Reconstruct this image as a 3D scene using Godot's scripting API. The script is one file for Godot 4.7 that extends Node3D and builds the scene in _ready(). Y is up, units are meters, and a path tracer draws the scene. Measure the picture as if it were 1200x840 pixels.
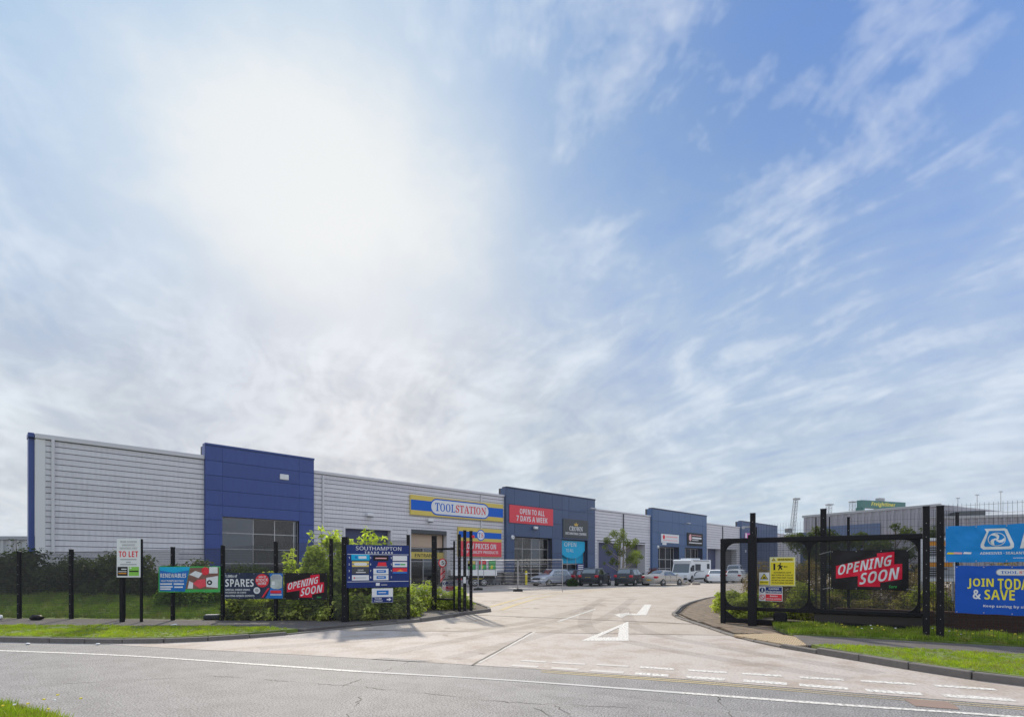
extends Node3D
# A trade park seen from across its entrance: a terrace of clad trade units, a gated yard, fences with banners.

var M := {}            # materials by name
var taken := {}        # how often a name has been used under each parent
var rng := RandomNumberGenerator.new()
const FACADE_X := -26.55     # left front corner of the terrace
const FACADE_Z := -30.4


func _ready():
	rng.seed = 4711
	# ---- camera
	var cam := Camera3D.new()
	cam.name = "camera"
	add_child(cam)
	cam.position = Vector3(0, 1.8, 0)
	cam.near = 0.1
	cam.far = 3000.0
	cam.projection = Camera3D.PROJECTION_FRUSTUM
	cam.size = 0.1 * 840.0 / 640.0
	cam.frustum_offset = Vector2(0, 0.1 * 244.0 / 640.0)
	# ---- sky, sun, exposure
	var env := Environment.new()
	env.background_mode = Environment.BG_SKY
	var sky := Sky.new()
	var pano := PanoramaSkyMaterial.new()
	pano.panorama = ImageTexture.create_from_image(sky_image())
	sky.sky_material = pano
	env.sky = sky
	env.tonemap_mode = Environment.TONE_MAPPER_LINEAR
	env.tonemap_exposure = 1.18
	env.sdfgi_enabled = true
	env.ssao_enabled = true
	env.ssil_enabled = true
	env.fog_enabled = true
	env.fog_density = 0.00035
	env.fog_light_color = Color(0.86, 0.90, 0.95)
	var we := WorldEnvironment.new()
	we.name = "world_environment"
	we.environment = env
	add_child(we)
	var sun := DirectionalLight3D.new()
	sun.name = "sun"
	sun.light_energy = 1.28
	sun.light_color = Color(1.0, 0.95, 0.87)
	sun.light_angular_distance = 2.5
	sun.shadow_enabled = true
	add_child(sun)
	sun.look_at_from_position(Vector3.ZERO, Vector3(0.284, -0.70, 1.0))
	materials()
	# ---- setting and large structure
	ground()
	terrace()
	far_buildings()
	# ---- fences, gate
	left_fence()
	entrance_posts()
	sliding_gate()
	right_fence()
	site_fencing()
	# ---- signs
	facade_signs()
	fence_signs()
	gate_signs()
	# ---- vehicles and small things
	vehicles()
	small_things()
	# ---- plants
	plants()
	grass()


# ------------------------------------------------------------------ sky
# a veiled spring sky: the tone of the air and of the thin cloud by azimuth (0 = ahead, right is positive) and height, in degrees
func sky_tones() -> Array:
	var seen := [
		[-42, 36, Color8(165, 195, 230)], [-32, 40, Color8(165, 195, 228)], [-17, 43, Color8(185, 208, 232)], [-4, 45, Color8(165, 190, 225)], [9, 44, Color8(135, 165, 210)], [21, 43, Color8(110, 145, 205)], [32, 40, Color8(95, 135, 205)], [42, 36, Color8(110, 150, 215)],
		[-42, 32, Color8(185, 210, 232)], [-32, 36, Color8(205, 222, 236)], [-17, 39, Color8(226, 233, 236)], [-4, 40, Color8(190, 210, 232)], [9, 40, Color8(140, 170, 210)], [21, 38, Color8(110, 145, 200)], [32, 36, Color8(105, 145, 205)], [42, 32, Color8(125, 160, 215)],
		[-42, 27, Color8(165, 185, 220)], [-35, 30, Color8(200, 217, 233)], [-25, 32, Color8(228, 236, 238)], [-13, 34, Color8(234, 237, 236)], [-4, 35, Color8(190, 208, 225)], [9, 34, Color8(150, 178, 215)], [21, 33, Color8(125, 160, 208)], [32, 30, Color8(130, 160, 210)], [42, 27, Color8(150, 178, 222)],
		[-42, 23, Color8(180, 200, 225)], [-35, 25, Color8(200, 215, 232)], [-25, 27, Color8(225, 230, 240)], [-13, 29, Color8(236, 238, 242)], [-4, 30, Color8(195, 208, 225)], [9, 29, Color8(170, 192, 222)], [21, 28, Color8(165, 190, 220)], [32, 26, Color8(160, 185, 222)], [42, 23, Color8(165, 188, 225)],
		[-42, 18, Color8(205, 218, 232)], [-35, 19, Color8(205, 213, 225)], [-28, 21, Color8(190, 195, 208)], [-17, 22, Color8(225, 227, 235)], [-4, 23, Color8(205, 212, 222)], [9, 23, Color8(190, 205, 225)], [21, 22, Color8(175, 195, 222)], [32, 20, Color8(160, 182, 215)], [42, 18, Color8(165, 188, 222)],
		[-42, 13, Color8(215, 224, 230)], [-35, 14, Color8(212, 217, 224)], [-25, 15, Color8(205, 208, 215)], [-15, 16, Color8(238, 238, 240)], [-4, 17, Color8(215, 218, 224)], [9, 17, Color8(205, 213, 225)], [21, 16, Color8(165, 188, 218)], [32, 14, Color8(180, 200, 225)], [42, 13, Color8(200, 213, 228)],
		[-42, 8, Color8(220, 224, 228)], [-35, 8, Color8(215, 217, 222)], [-13, 10, Color8(212, 212, 214)], [2, 10, Color8(190, 205, 215)], [9, 10, Color8(205, 213, 220)], [21, 9, Color8(195, 208, 222)], [32, 9, Color8(200, 212, 225)], [42, 8, Color8(205, 216, 228)],
		[-42, 2, Color8(215, 222, 226)], [-17, 3, Color8(210, 214, 218)], [20, 3, Color8(200, 212, 220)], [27, 3, Color8(195, 212, 222)], [32, 3, Color8(200, 215, 222)], [42, 2, Color8(205, 215, 225)]]
	return seen


func sky_image() -> Image:
	var w := 3072
	var h := 1536
	var tones := sky_tones()
	var at := []
	var tone := []
	for s in tones:
		var az := deg_to_rad(s[0])
		var el := deg_to_rad(s[1])
		at.append(Vector3(cos(el) * sin(az), sin(el), -cos(el) * cos(az)))
		var c: Color = s[2].srgb_to_linear()
		tone.append(Vector3(c.r, c.g, c.b) / 1.17)
	# the broad tones on a coarse grid; outside the view a brighter sky is added to light the shaded fronts
	var gw := 180
	var gh := 46
	var base := []
	for j in gh:
		var el := PI / 2 * (1.0 - float(j) / (gh - 1))
		for i in gw:
			var az := TAU * float(i) / gw
			var d := Vector3(cos(el) * sin(az), sin(el), -cos(el) * cos(az))
			var y := d.y
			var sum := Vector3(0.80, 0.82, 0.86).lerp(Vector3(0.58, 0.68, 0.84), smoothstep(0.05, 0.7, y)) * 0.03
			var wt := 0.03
			for k in at.size():
				var g := exp((d.dot(at[k]) - 1.0) * 95.0)
				sum += tone[k] * g
				wt += g
			base.append(sum / wt)
	var wisps := FastNoiseLite.new()
	wisps.seed = 11
	wisps.noise_type = FastNoiseLite.TYPE_SIMPLEX_SMOOTH
	wisps.frequency = 1.0
	wisps.fractal_octaves = 6
	wisps.fractal_gain = 0.64
	var soft := FastNoiseLite.new()
	soft.seed = 5
	soft.noise_type = FastNoiseLite.TYPE_SIMPLEX_SMOOTH
	soft.frequency = 1.0
	soft.fractal_octaves = 5
	soft.fractal_gain = 0.55
	var warp := FastNoiseLite.new()
	warp.seed = 23
	warp.frequency = 1.0
	warp.fractal_octaves = 3
	var sun_dir := Vector3(-0.37, 0.71, -1.0).normalized()
	var sun_right := sun_dir.cross(Vector3.UP).normalized()
	var sun_up := sun_right.cross(sun_dir)
	var along := Vector2(-0.44, -0.9).normalized()   # the streaks run this way over the land (x, z)
	var across := Vector2(-along.y, along.x)
	var data := PackedFloat32Array()
	data.resize(w * h * 3)
	for j in h:
		var el := PI * (0.5 - (j + 0.5) / h)
		var y := sin(el)
		var c := cos(el)
		if y < -0.02:
			for i in w:
				var k := (j * w + i) * 3
				data[k] = 0.30
				data[k + 1] = 0.30
				data[k + 2] = 0.29
			continue
		var yy := maxf(y, 0.0) + 0.09
		var gj := clampf((1.0 - el / (PI / 2)) * (gh - 1), 0.0, gh - 1.001)
		var j0 := int(gj)
		var fj := gj - j0
		for i in w:
			var az := TAU * (i + 0.5) / w   # 0 is straight ahead (-z)
			var d := Vector3(c * sin(az), y, -c * cos(az))
			var p := Vector2(d.x, d.z) / yy
			var a := p.dot(along)
			var b := p.dot(across)
			var gi := float(i) / w * gw
			var i0 := int(gi)
			var fi := gi - i0
			var i1 := (i0 + 1) % gw
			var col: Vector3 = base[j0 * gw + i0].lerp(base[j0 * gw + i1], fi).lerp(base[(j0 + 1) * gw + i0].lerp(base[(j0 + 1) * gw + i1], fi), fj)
			var wa := warp.get_noise_2d(a * 0.6, b * 0.8) * 0.9
			var wb := warp.get_noise_2d(a * 0.6 + 40.0, b * 0.8 + 9.0) * 0.55
			var n := wisps.get_noise_2d(a * 0.85 + wa, b * 2.6 + wb)                    # streaks
			var n2 := wisps.get_noise_2d(a * 2.2 + wa * 1.6 + 17.0, b * 7.5 + wb * 3.0)      # fine feathering
			var m := soft.get_noise_3d(d.x * 2.6 + wa * 0.3, d.y * 4.5 + wb * 0.4, d.z * 2.6)  # banks
			var f := wisps.get_noise_3d(d.x * 5.0 + wb * 0.6, d.y * 7.5 + wa * 0.6, d.z * 5.0)  # mottle
			var gx := d.dot(sun_right) / 0.27
			var gy := (d.dot(sun_up)) / 0.165
			var ring := 9.0 if d.dot(sun_dir) < 0.0 else sqrt(gx * gx + gy * gy) + 0.30 * f + 0.12 * n
			var near := smoothstep(1.75, 0.85, ring)
			var v := ((0.95 - 0.55 * smoothstep(0.25, 0.55, y)) * n + 0.5 * n2 + 0.2 * m + 1.05 * f) * (1.0 - 0.95 * near)
			# more cloud is whiter, less cloud is bluer; thick cloud low down turns grey
			var white := Vector3(0.76, 0.79, 0.82)
			var blue := Vector3(0.13, 0.26, 0.60)
			var greyness := smoothstep(0.62, 0.25, y) * smoothstep(0.3, 0.62, col.x)
			if v > 0.0:
				col = col.lerp(white, minf(v * 0.55, 0.55) * (1.0 - 0.6 * greyness))
			else:
				col = col.lerp(blue, minf(-v * 0.38, 0.36) * (1.0 - 0.7 * greyness))
			col *= 1.03 + 0.19 * greyness * (1.0 - near) * clampf(f * 1.5 + m * 0.4 + n * 0.3 + n2 * 0.4, -0.7, 0.5)
			col = col.lerp(Vector3(0.79, 0.795, 0.785), 0.72 * smoothstep(1.22, 0.4, ring))
			var k := (j * w + i) * 3
			data[k] = col.x
			data[k + 1] = col.y
			data[k + 2] = col.z
	return Image.create_from_data(w, h, false, Image.FORMAT_RGBF, data.to_byte_array())


# ------------------------------------------------------------------ materials
func ramp(stops: Array) -> Gradient:
	var g := Gradient.new()
	var o := PackedFloat32Array()
	var c := PackedColorArray()
	for s in stops:
		o.append(s[0])
		c.append(s[1])
	g.offsets = o
	g.colors = c
	return g


func noise_tex(seed_: int, freq: float, octaves: int, stops: Array, size := 512, normal := false, bump := 4.0, gain := 0.5) -> NoiseTexture2D:
	var n := FastNoiseLite.new()
	n.seed = seed_
	n.frequency = freq
	n.fractal_octaves = octaves
	n.fractal_gain = gain
	n.noise_type = FastNoiseLite.TYPE_SIMPLEX_SMOOTH
	var t := NoiseTexture2D.new()
	t.noise = n
	t.width = size
	t.height = size
	t.seamless = true
	t.seamless_blend_skirt = 0.2
	if normal:
		t.as_normal_map = true
		t.bump_strength = bump
	elif stops:
		t.color_ramp = ramp(stops)
	return t


func dull():
	# painted and printed boards shine little
	for k in M:
		if str(k).begins_with("sign_") or str(k).begins_with("banner_") or str(k).begins_with("coral") or str(k).ends_with("_blue"):
			M[k].metallic_specular = 0.3


func grey(v: float) -> Color:
	return Color(v, v, v)


func mat(called: String, r: float, g: float, b: float, rough := 0.6, metal := 0.0) -> StandardMaterial3D:
	# r, g, b are linear base colours
	var m := StandardMaterial3D.new()
	m.resource_name = called
	m.albedo_color = Color(r, g, b).linear_to_srgb()
	m.roughness = rough
	m.metallic = metal
	M[called] = m
	return m


func tri(m: StandardMaterial3D, t: Texture2D, scale: float, world := true):
	m.albedo_texture = t
	m.uv1_triplanar = true
	m.uv1_world_triplanar = world
	m.uv1_scale = Vector3.ONE * scale


func coarse(m: StandardMaterial3D, t: Texture2D, scale: float):
	m.detail_enabled = true
	m.detail_blend_mode = BaseMaterial3D.BLEND_MODE_MUL
	m.detail_albedo = t
	m.detail_uv_layer = BaseMaterial3D.DETAIL_UV_2
	m.uv2_triplanar = true
	m.uv2_world_triplanar = true
	m.uv2_scale = Vector3.ONE * scale


func materials():
	var speckle := noise_tex(1, 0.22, 3, [[0.0, grey(0.32)], [0.34, grey(0.66)], [0.5, grey(0.83)], [0.66, grey(0.97)], [1.0, grey(1.0)]], 1024)
	var fine := noise_tex(2, 0.05, 5, [[0.0, grey(0.82)], [0.5, grey(0.93)], [1.0, grey(1.0)]], 512)
	var stains := noise_tex(3, 0.012, 6, [[0.0, grey(0.88)], [0.4, grey(0.94)], [0.6, grey(0.98)], [1.0, grey(1.0)]], 1024, false, 4.0, 0.6)
	var dirt := noise_tex(4, 0.01, 6, [[0.0, Color(0.85, 0.82, 0.78)], [0.38, Color(0.93, 0.915, 0.90)], [0.55, grey(0.975)], [1.0, grey(1.0)]], 1024, false, 4.0, 0.66)
	var patchy := noise_tex(6, 0.02, 5, [[0.0, grey(0.6)], [0.45, grey(0.85)], [1.0, grey(1.0)]], 512)
	var bump := noise_tex(7, 0.25, 3, [], 512, true, 6.0)
	M.bump = bump
	M.fine = fine

	var m := mat("asphalt", 0.345, 0.335, 0.34, 0.8)
	tri(m, speckle, 0.15)
	coarse(m, stains, 0.13)
	m = mat("footway", 0.17, 0.155, 0.15, 0.9)
	tri(m, speckle, 0.8)
	coarse(m, dirt, 0.2)
	m = mat("concrete_apron", 0.52, 0.465, 0.43, 0.85)
	tri(m, fine, 0.6)
	coarse(m, dirt, 0.075)
	m = mat("concrete_yard", 0.475, 0.42, 0.37, 0.85)
	tri(m, fine, 0.5)
	coarse(m, dirt, 0.05)
	m = mat("far_ground", 0.22, 0.21, 0.18, 0.95)
	coarse(m, patchy, 0.02)
	m = mat("soil", 0.11, 0.085, 0.06, 0.95)
	tri(m, patchy, 0.8)
	m = mat("turf", 0.16, 0.22, 0.04, 0.95)
	tri(m, patchy, 0.5)
	m = mat("kerb", 0.17, 0.155, 0.145, 0.9)
	tri(m, stains, 0.6)
	m = mat("block_paving", 0.24, 0.185, 0.135, 0.9)
	m.vertex_color_use_as_albedo = true
	tri(m, fine, 1.5)
	m = mat("tactile", 0.48, 0.37, 0.24, 0.9)
	tri(m, stains, 1.0)
	m = mat("road_paint", 0.70, 0.68, 0.645, 0.8)
	tri(m, noise_tex(8, 0.03, 5, [[0.0, grey(0.55)], [0.42, grey(0.86)], [0.55, grey(0.97)], [1.0, grey(1.0)]], 512), 1.0)
	m = mat("worn_paint", 0.74, 0.70, 0.66, 0.85)
	tri(m, noise_tex(9, 0.06, 5, [[0.0, grey(0.6)], [0.45, grey(0.85)], [1.0, grey(1.0)]], 512), 1.6)
	m = mat("yellow_paint", 0.62, 0.50, 0.27, 0.85)
	tri(m, noise_tex(9, 0.06, 5, [[0.0, grey(0.6)], [0.45, grey(0.85)], [1.0, grey(1.0)]], 512), 1.6)
	m = mat("tar", 0.06, 0.055, 0.05, 0.8)
	m = mat("wheel_track", 0.72, 0.70, 0.68, 0.9)
	m.transparency = BaseMaterial3D.TRANSPARENCY_ALPHA
	m.albedo_color.a = 0.09
	m = mat("oil_track", 0.2, 0.18, 0.16, 0.8)
	m.transparency = BaseMaterial3D.TRANSPARENCY_ALPHA
	m.albedo_color.a = 0.12

	var streaks := noise_tex(12, 0.02, 4, [[0.0, grey(0.90)], [0.4, grey(0.96)], [0.6, grey(0.985)], [1.0, grey(1.0)]], 512)
	for k in 3:
		m = mat("grey_cladding_%d" % k, 0.62 + 0.03 * k, 0.61 + 0.03 * k, 0.66 + 0.03 * k, 0.45, 0.0)
		tri(m, streaks, 0.25)
		m.uv1_scale = Vector3(0.7, 0.05, 0.7)
	m = mat("grey_trim", 0.58, 0.575, 0.61, 0.45, 0.0)
	m = mat("joint", 0.05, 0.05, 0.055, 0.8)
	for k in 3:
		m = mat("royal_cladding_%d" % k, 0.026 + 0.003 * k, 0.060 + 0.005 * k, 0.25 + 0.016 * k, 0.42, 0.0)
		tri(m, streaks, 0.2)
		m.uv1_scale = Vector3(0.5, 0.05, 0.5)
		m = mat("navy_cladding_%d" % k, 0.040 + 0.004 * k, 0.076 + 0.006 * k, 0.175 + 0.012 * k, 0.42, 0.0)
		tri(m, streaks, 0.2)
		m.uv1_scale = Vector3(0.5, 0.05, 0.5)
		m = mat("blue_cladding_%d" % k, 0.042 + 0.004 * k, 0.102 + 0.006 * k, 0.235 + 0.012 * k, 0.42, 0.0)
		tri(m, streaks, 0.2)
		m.uv1_scale = Vector3(0.5, 0.05, 0.5)
	mat("navy_trim", 0.025, 0.035, 0.09, 0.5)
	m = mat("shutter_navy", 0.055, 0.065, 0.15, 0.45, 0.2)
	mat("shutter_dark", 0.10, 0.10, 0.11, 0.5)
	mat("frame_alu", 0.42, 0.42, 0.44, 0.4, 0.4)
	mat("frame_dark", 0.03, 0.035, 0.06, 0.5)
	m = mat("glass", 0.9, 0.95, 0.95, 0.03)
	m.transparency = BaseMaterial3D.TRANSPARENCY_ALPHA
	m.albedo_color = Color(0.10, 0.11, 0.13, 0.45)
	mat("car_glass", 0.17, 0.195, 0.22, 0.06, 0.9)
	mat("mirror_glass", 0.095, 0.105, 0.12, 0.05, 0.9)
	mat("interior", 0.06, 0.06, 0.065, 0.9)
	mat("interior_dark", 0.03, 0.03, 0.035, 0.9)
	mat("interior_light", 0.28, 0.28, 0.28, 0.8)
	mat("timber", 0.42, 0.28, 0.16, 0.7)
	mat("roof_sheet", 0.40, 0.41, 0.42, 0.6)
	m = mat("black_steel", 0.018, 0.018, 0.022, 0.55)
	tri(m, patchy, 2.0)
	m.metallic_specular = 0.25
	mat("mesh_wire", 0.02, 0.022, 0.026, 0.6)
	mat("galvanised", 0.40, 0.40, 0.41, 0.5, 0.5)
	mat("rubber", 0.02, 0.02, 0.02, 0.85)
	mat("white_paint", 0.80, 0.80, 0.80, 0.5)
	mat("sign_white", 0.72, 0.73, 0.75, 0.55)
	mat("sign_grey", 0.38, 0.39, 0.42, 0.5)
	mat("sign_navy", 0.016, 0.034, 0.16, 0.35)
	mat("sign_blue", 0.005, 0.115, 0.56, 0.4)
	mat("sign_yellow", 0.66, 0.52, 0.13, 0.5)
	mat("bright_yellow", 0.72, 0.60, 0.01, 0.5)
	mat("sign_red", 0.72, 0.035, 0.055, 0.45)
	mat("coral_red", 0.72, 0.075, 0.10, 0.5)
	mat("sign_black", 0.015, 0.015, 0.017, 0.5)
	mat("charcoal", 0.045, 0.052, 0.062, 0.5)
	mat("sign_cyan", 0.01, 0.40, 0.68, 0.4)
	mat("mid_blue", 0.02, 0.16, 0.50, 0.45)
	mat("sign_green", 0.06, 0.40, 0.10, 0.5)
	mat("lime", 0.22, 0.52, 0.06, 0.5)
	mat("gold", 0.62, 0.42, 0.08, 0.5)
	mat("orange", 0.72, 0.28, 0.02, 0.5)
	mat("pink", 0.62, 0.08, 0.38, 0.5)
	mat("pale_red", 0.78, 0.40, 0.42, 0.5)
	mat("banner_black", 0.016, 0.014, 0.017, 0.38)
	mat("banner_navy", 0.028, 0.038, 0.075, 0.4)
	mat("banner_blue", 0.008, 0.225, 0.62, 0.36)
	mat("banner_royal", 0.008, 0.085, 0.46, 0.4)
	mat("banner_red", 0.70, 0.012, 0.045, 0.4)
	mat("letter_yellow", 0.80, 0.70, 0.03, 0.5)
	mat("brown_photo", 0.20, 0.09, 0.07, 0.5)
	mat("pot_steel", 0.42, 0.47, 0.47, 0.35, 0.3)
	m = mat("brick", 0.10, 0.045, 0.035, 0.9)
	tri(m, patchy, 2.5)
	mat("teal_steel", 0.012, 0.13, 0.115, 0.5)
	mat("pale_steel", 0.30, 0.31, 0.33, 0.6)
	m = mat("far_cladding", 0.255, 0.25, 0.285, 0.6)
	dull()
	m = mat("bark", 0.36, 0.31, 0.25, 0.9)
	tri(m, stains, 3.0)
	mat("twig", 0.12, 0.085, 0.06, 0.9)
	m = mat("leaf", 1, 1, 1, 0.55)
	m.vertex_color_use_as_albedo = true
	m.backlight_enabled = true
	m.backlight = Color(0.9, 1.0, 0.55)
	m.metallic_specular = 0.25
	m = mat("blade", 1, 1, 1, 0.6)
	m.vertex_color_use_as_albedo = true
	m.backlight_enabled = true
	m.backlight = Color(0.7, 0.8, 0.4)
	m.metallic_specular = 0.25


# ------------------------------------------------------------------ helpers: nodes
func numbered(called: String, parent: Node) -> String:
	var key := str(parent.get_instance_id()) + called
	var n: int = taken.get(key, 0)
	taken[key] = n + 1
	return called if n == 0 else "%s_%03d" % [called, n]


func thing(called: String, label: String, category: String, at := Vector3.ZERO, turn := 0.0, group := "") -> Node3D:
	var o := Node3D.new()
	o.name = numbered(called, self)
	add_child(o, true)
	o.position = at
	o.rotation.y = turn
	tag(o, label, category, group)
	return o


func tag(o: Node, label: String, category: String, group := ""):
	o.set_meta("label", label)
	o.set_meta("category", category)
	if group:
		o.set_meta("group", group)


func obj(called: String, shape, material, parent: Node = self) -> MeshInstance3D:
	var o := MeshInstance3D.new()
	o.name = numbered(called, parent)
	o.mesh = shape.commit() if shape is SurfaceTool else shape
	var m: Material = M[material] if material is String else material
	o.material_override = m
	parent.add_child(o, true)
	return o


func struct(called: String, shape, material) -> MeshInstance3D:
	var o := obj(called, shape, material)
	o.set_meta("kind", "structure")
	return o


func copy(source: Node3D, label: String, at: Vector3, turn: float) -> Node3D:
	var base := str(source.name).rsplit("_", true, 1)[0] if str(source.name).right(3).is_valid_int() else str(source.name)
	var o: Node3D = source.duplicate()
	o.name = numbered(base, self)
	add_child(o, true)
	o.position = at
	o.rotation.y = turn
	o.set_meta("label", label)
	return o


# ------------------------------------------------------------------ helpers: shapes
func tool_() -> SurfaceTool:
	var st := SurfaceTool.new()
	st.begin(Mesh.PRIMITIVE_TRIANGLES)
	return st


func tri_out(st: SurfaceTool, a: Vector3, b: Vector3, c: Vector3, centre: Vector3):
	if (b - a).cross(c - a).dot((a + b + c) / 3.0 - centre) > 0.0:
		var t := b
		b = c
		c = t
	st.add_vertex(a)
	st.add_vertex(b)
	st.add_vertex(c)


func quad_out(st: SurfaceTool, a: Vector3, b: Vector3, c: Vector3, d: Vector3, centre: Vector3):
	tri_out(st, a, b, c, centre)
	tri_out(st, a, c, d, centre)


func quad(st: SurfaceTool, a: Vector3, b: Vector3, c: Vector3, d: Vector3):
	for v in [a, b, c, a, c, d]:
		st.add_vertex(v)


# a box with chamfered edges; c is its centre, s its size
func box(st: SurfaceTool, c: Vector3, s: Vector3, bevel := 0.0, turn := Basis.IDENTITY):
	var h := s / 2.0
	bevel = minf(bevel, minf(h.x, minf(h.y, h.z)) * 0.9)
	if bevel <= 0.0:
		for ax in 3:
			for sg in [-1.0, 1.0]:
				var n := Vector3.ZERO
				n[ax] = sg
				var u := Vector3.ZERO
				u[(ax + 1) % 3] = 1.0
				var v := Vector3.ZERO
				v[(ax + 2) % 3] = 1.0
				quad_out(st, c + turn * ((n - u - v) * h), c + turn * ((n + u - v) * h), c + turn * ((n + u + v) * h), c + turn * ((n - u + v) * h), c)
		return
	var p := func(ax: int, sx: float, sy: float, sz: float) -> Vector3:
		var q := Vector3(sx * (h.x - bevel), sy * (h.y - bevel), sz * (h.z - bevel))
		q[ax] += bevel * (sx if ax == 0 else sy if ax == 1 else sz)
		return c + turn * q
	for sg in [-1.0, 1.0]:
		quad_out(st, p.call(0, sg, -1, -1), p.call(0, sg, 1, -1), p.call(0, sg, 1, 1), p.call(0, sg, -1, 1), c)
		quad_out(st, p.call(1, -1, sg, -1), p.call(1, 1, sg, -1), p.call(1, 1, sg, 1), p.call(1, -1, sg, 1), c)
		quad_out(st, p.call(2, -1, -1, sg), p.call(2, 1, -1, sg), p.call(2, 1, 1, sg), p.call(2, -1, 1, sg), c)
		for sh in [-1.0, 1.0]:
			quad_out(st, p.call(0, sg, sh, -1), p.call(1, sg, sh, -1), p.call(1, sg, sh, 1), p.call(0, sg, sh, 1), c)
			quad_out(st, p.call(1, -1, sg, sh), p.call(2, -1, sg, sh), p.call(2, 1, sg, sh), p.call(1, 1, sg, sh), c)
			quad_out(st, p.call(0, sg, -1, sh), p.call(2, sg, -1, sh), p.call(2, sg, 1, sh), p.call(0, sg, 1, sh), c)
			for si in [-1.0, 1.0]:
				tri_out(st, p.call(0, sg, sh, si), p.call(1, sg, sh, si), p.call(2, sg, sh, si), c)


func bx(c: Vector3, s: Vector3, bevel := 0.0) -> SurfaceTool:
	var st := tool_()
	box(st, c, s, bevel)
	return st


# a box from its lowest to its highest corner
func span(st: SurfaceTool, a: Vector3, b: Vector3, bevel := 0.0):
	box(st, (a + b) / 2.0, (b - a).abs(), bevel)


func spn(a: Vector3, b: Vector3, bevel := 0.0) -> SurfaceTool:
	var st := tool_()
	span(st, a, b, bevel)
	return st


func tube(st: SurfaceTool, a: Vector3, b: Vector3, ra: float, rb := -1.0, n := 8, caps := true):
	if rb < 0.0:
		rb = ra
	var d := (b - a).normalized()
	var u := d.cross(Vector3.RIGHT if absf(d.x) < 0.8 else Vector3.UP).normalized()
	var v := d.cross(u)
	var mid := (a + b) / 2.0
	for i in n:
		var t0 := TAU * i / n
		var t1 := TAU * (i + 1) / n
		var e0 := u * cos(t0) + v * sin(t0)
		var e1 := u * cos(t1) + v * sin(t1)
		quad_out(st, a + e0 * ra, a + e1 * ra, b + e1 * rb, b + e0 * rb, mid)
		if caps:
			tri_out(st, a, a + e0 * ra, a + e1 * ra, mid)
			tri_out(st, b, b + e0 * rb, b + e1 * rb, mid)


func tb(a: Vector3, b: Vector3, r: float, n := 8) -> SurfaceTool:
	var st := tool_()
	tube(st, a, b, r, r, n)
	return st


# a rectangular bar from a to b
func bar(st: SurfaceTool, a: Vector3, b: Vector3, w: float, t: float, bevel := 0.0):
	var d := b - a
	var x := d.normalized()
	var side := x.cross(Vector3.UP)
	if side.length() < 0.05:
		side = Vector3.FORWARD
	side = side.normalized()
	box(st, (a + b) / 2.0, Vector3(d.length(), w, t), bevel, Basis(x, side.cross(x), side))


# a flat polygon extruded from z0 to z1
func extrude(st: SurfaceTool, poly: PackedVector2Array, z0: float, z1: float, xf := Transform3D.IDENTITY):
	var idx := Geometry2D.triangulate_polygon(poly)
	var ccw := not Geometry2D.is_polygon_clockwise(poly)
	for z in [z0, z1]:
		for i in range(0, idx.size(), 3):
			var a := poly[idx[i]]
			var b := poly[idx[i + 1]]
			var c := poly[idx[i + 2]]
			if ((b - a).cross(c - a) > 0.0) == (z == maxf(z0, z1)):
				var t := b
				b = c
				c = t
			for q in [a, b, c]:
				st.add_vertex(xf * Vector3(q.x, q.y, z))
	var n := poly.size()
	for i in n:
		var a := poly[i]
		var b := poly[(i + 1) % n]
		if not ccw:
			var t := a
			a = b
			b = t
		var lo := minf(z0, z1)
		var hi := maxf(z0, z1)
		quad(st, xf * Vector3(a.x, a.y, lo), xf * Vector3(a.x, a.y, hi), xf * Vector3(b.x, b.y, hi), xf * Vector3(b.x, b.y, lo))


func ring_poly(cx: float, cy: float, r: float, n := 24) -> PackedVector2Array:
	var p := PackedVector2Array()
	for i in n:
		p.append(Vector2(cx + r * cos(TAU * i / n), cy + r * sin(TAU * i / n)))
	return p


func pill_poly(x0: float, y0: float, x1: float, y1: float, n := 8) -> PackedVector2Array:
	var p := PackedVector2Array()
	var r := (y1 - y0) / 2.0
	for i in n + 1:
		var t := -PI / 2 + PI * i / n
		p.append(Vector2(x1 - r + r * cos(t), (y0 + y1) / 2 + r * sin(t)))
	for i in n + 1:
		var t := PI / 2 + PI * i / n
		p.append(Vector2(x0 + r + r * cos(t), (y0 + y1) / 2 + r * sin(t)))
	return p


# a flat sheet on the ground; points are (x, z)
func sheet(points: Array, y: float) -> SurfaceTool:
	var st := tool_()
	var poly := PackedVector2Array(points)
	var idx := Geometry2D.triangulate_polygon(poly)
	for i in range(0, idx.size(), 3):
		var a := poly[idx[i]]
		var b := poly[idx[i + 1]]
		var c := poly[idx[i + 2]]
		if (b - a).cross(c - a) < 0.0:
			var t := b
			b = c
			c = t
		for q in [a, b, c]:
			st.add_vertex(Vector3(q.x, y, q.y))
	return st


# a raised slab with sides
func slab(points: Array, y0: float, y1: float) -> SurfaceTool:
	var st := sheet(points, y1)
	var n := points.size()
	for i in n:
		var a: Vector2 = points[i]
		var b: Vector2 = points[(i + 1) % n]
		quad(st, Vector3(a.x, y0, a.y), Vector3(a.x, y1, a.y), Vector3(b.x, y1, b.y), Vector3(b.x, y0, b.y))
	return st


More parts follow.
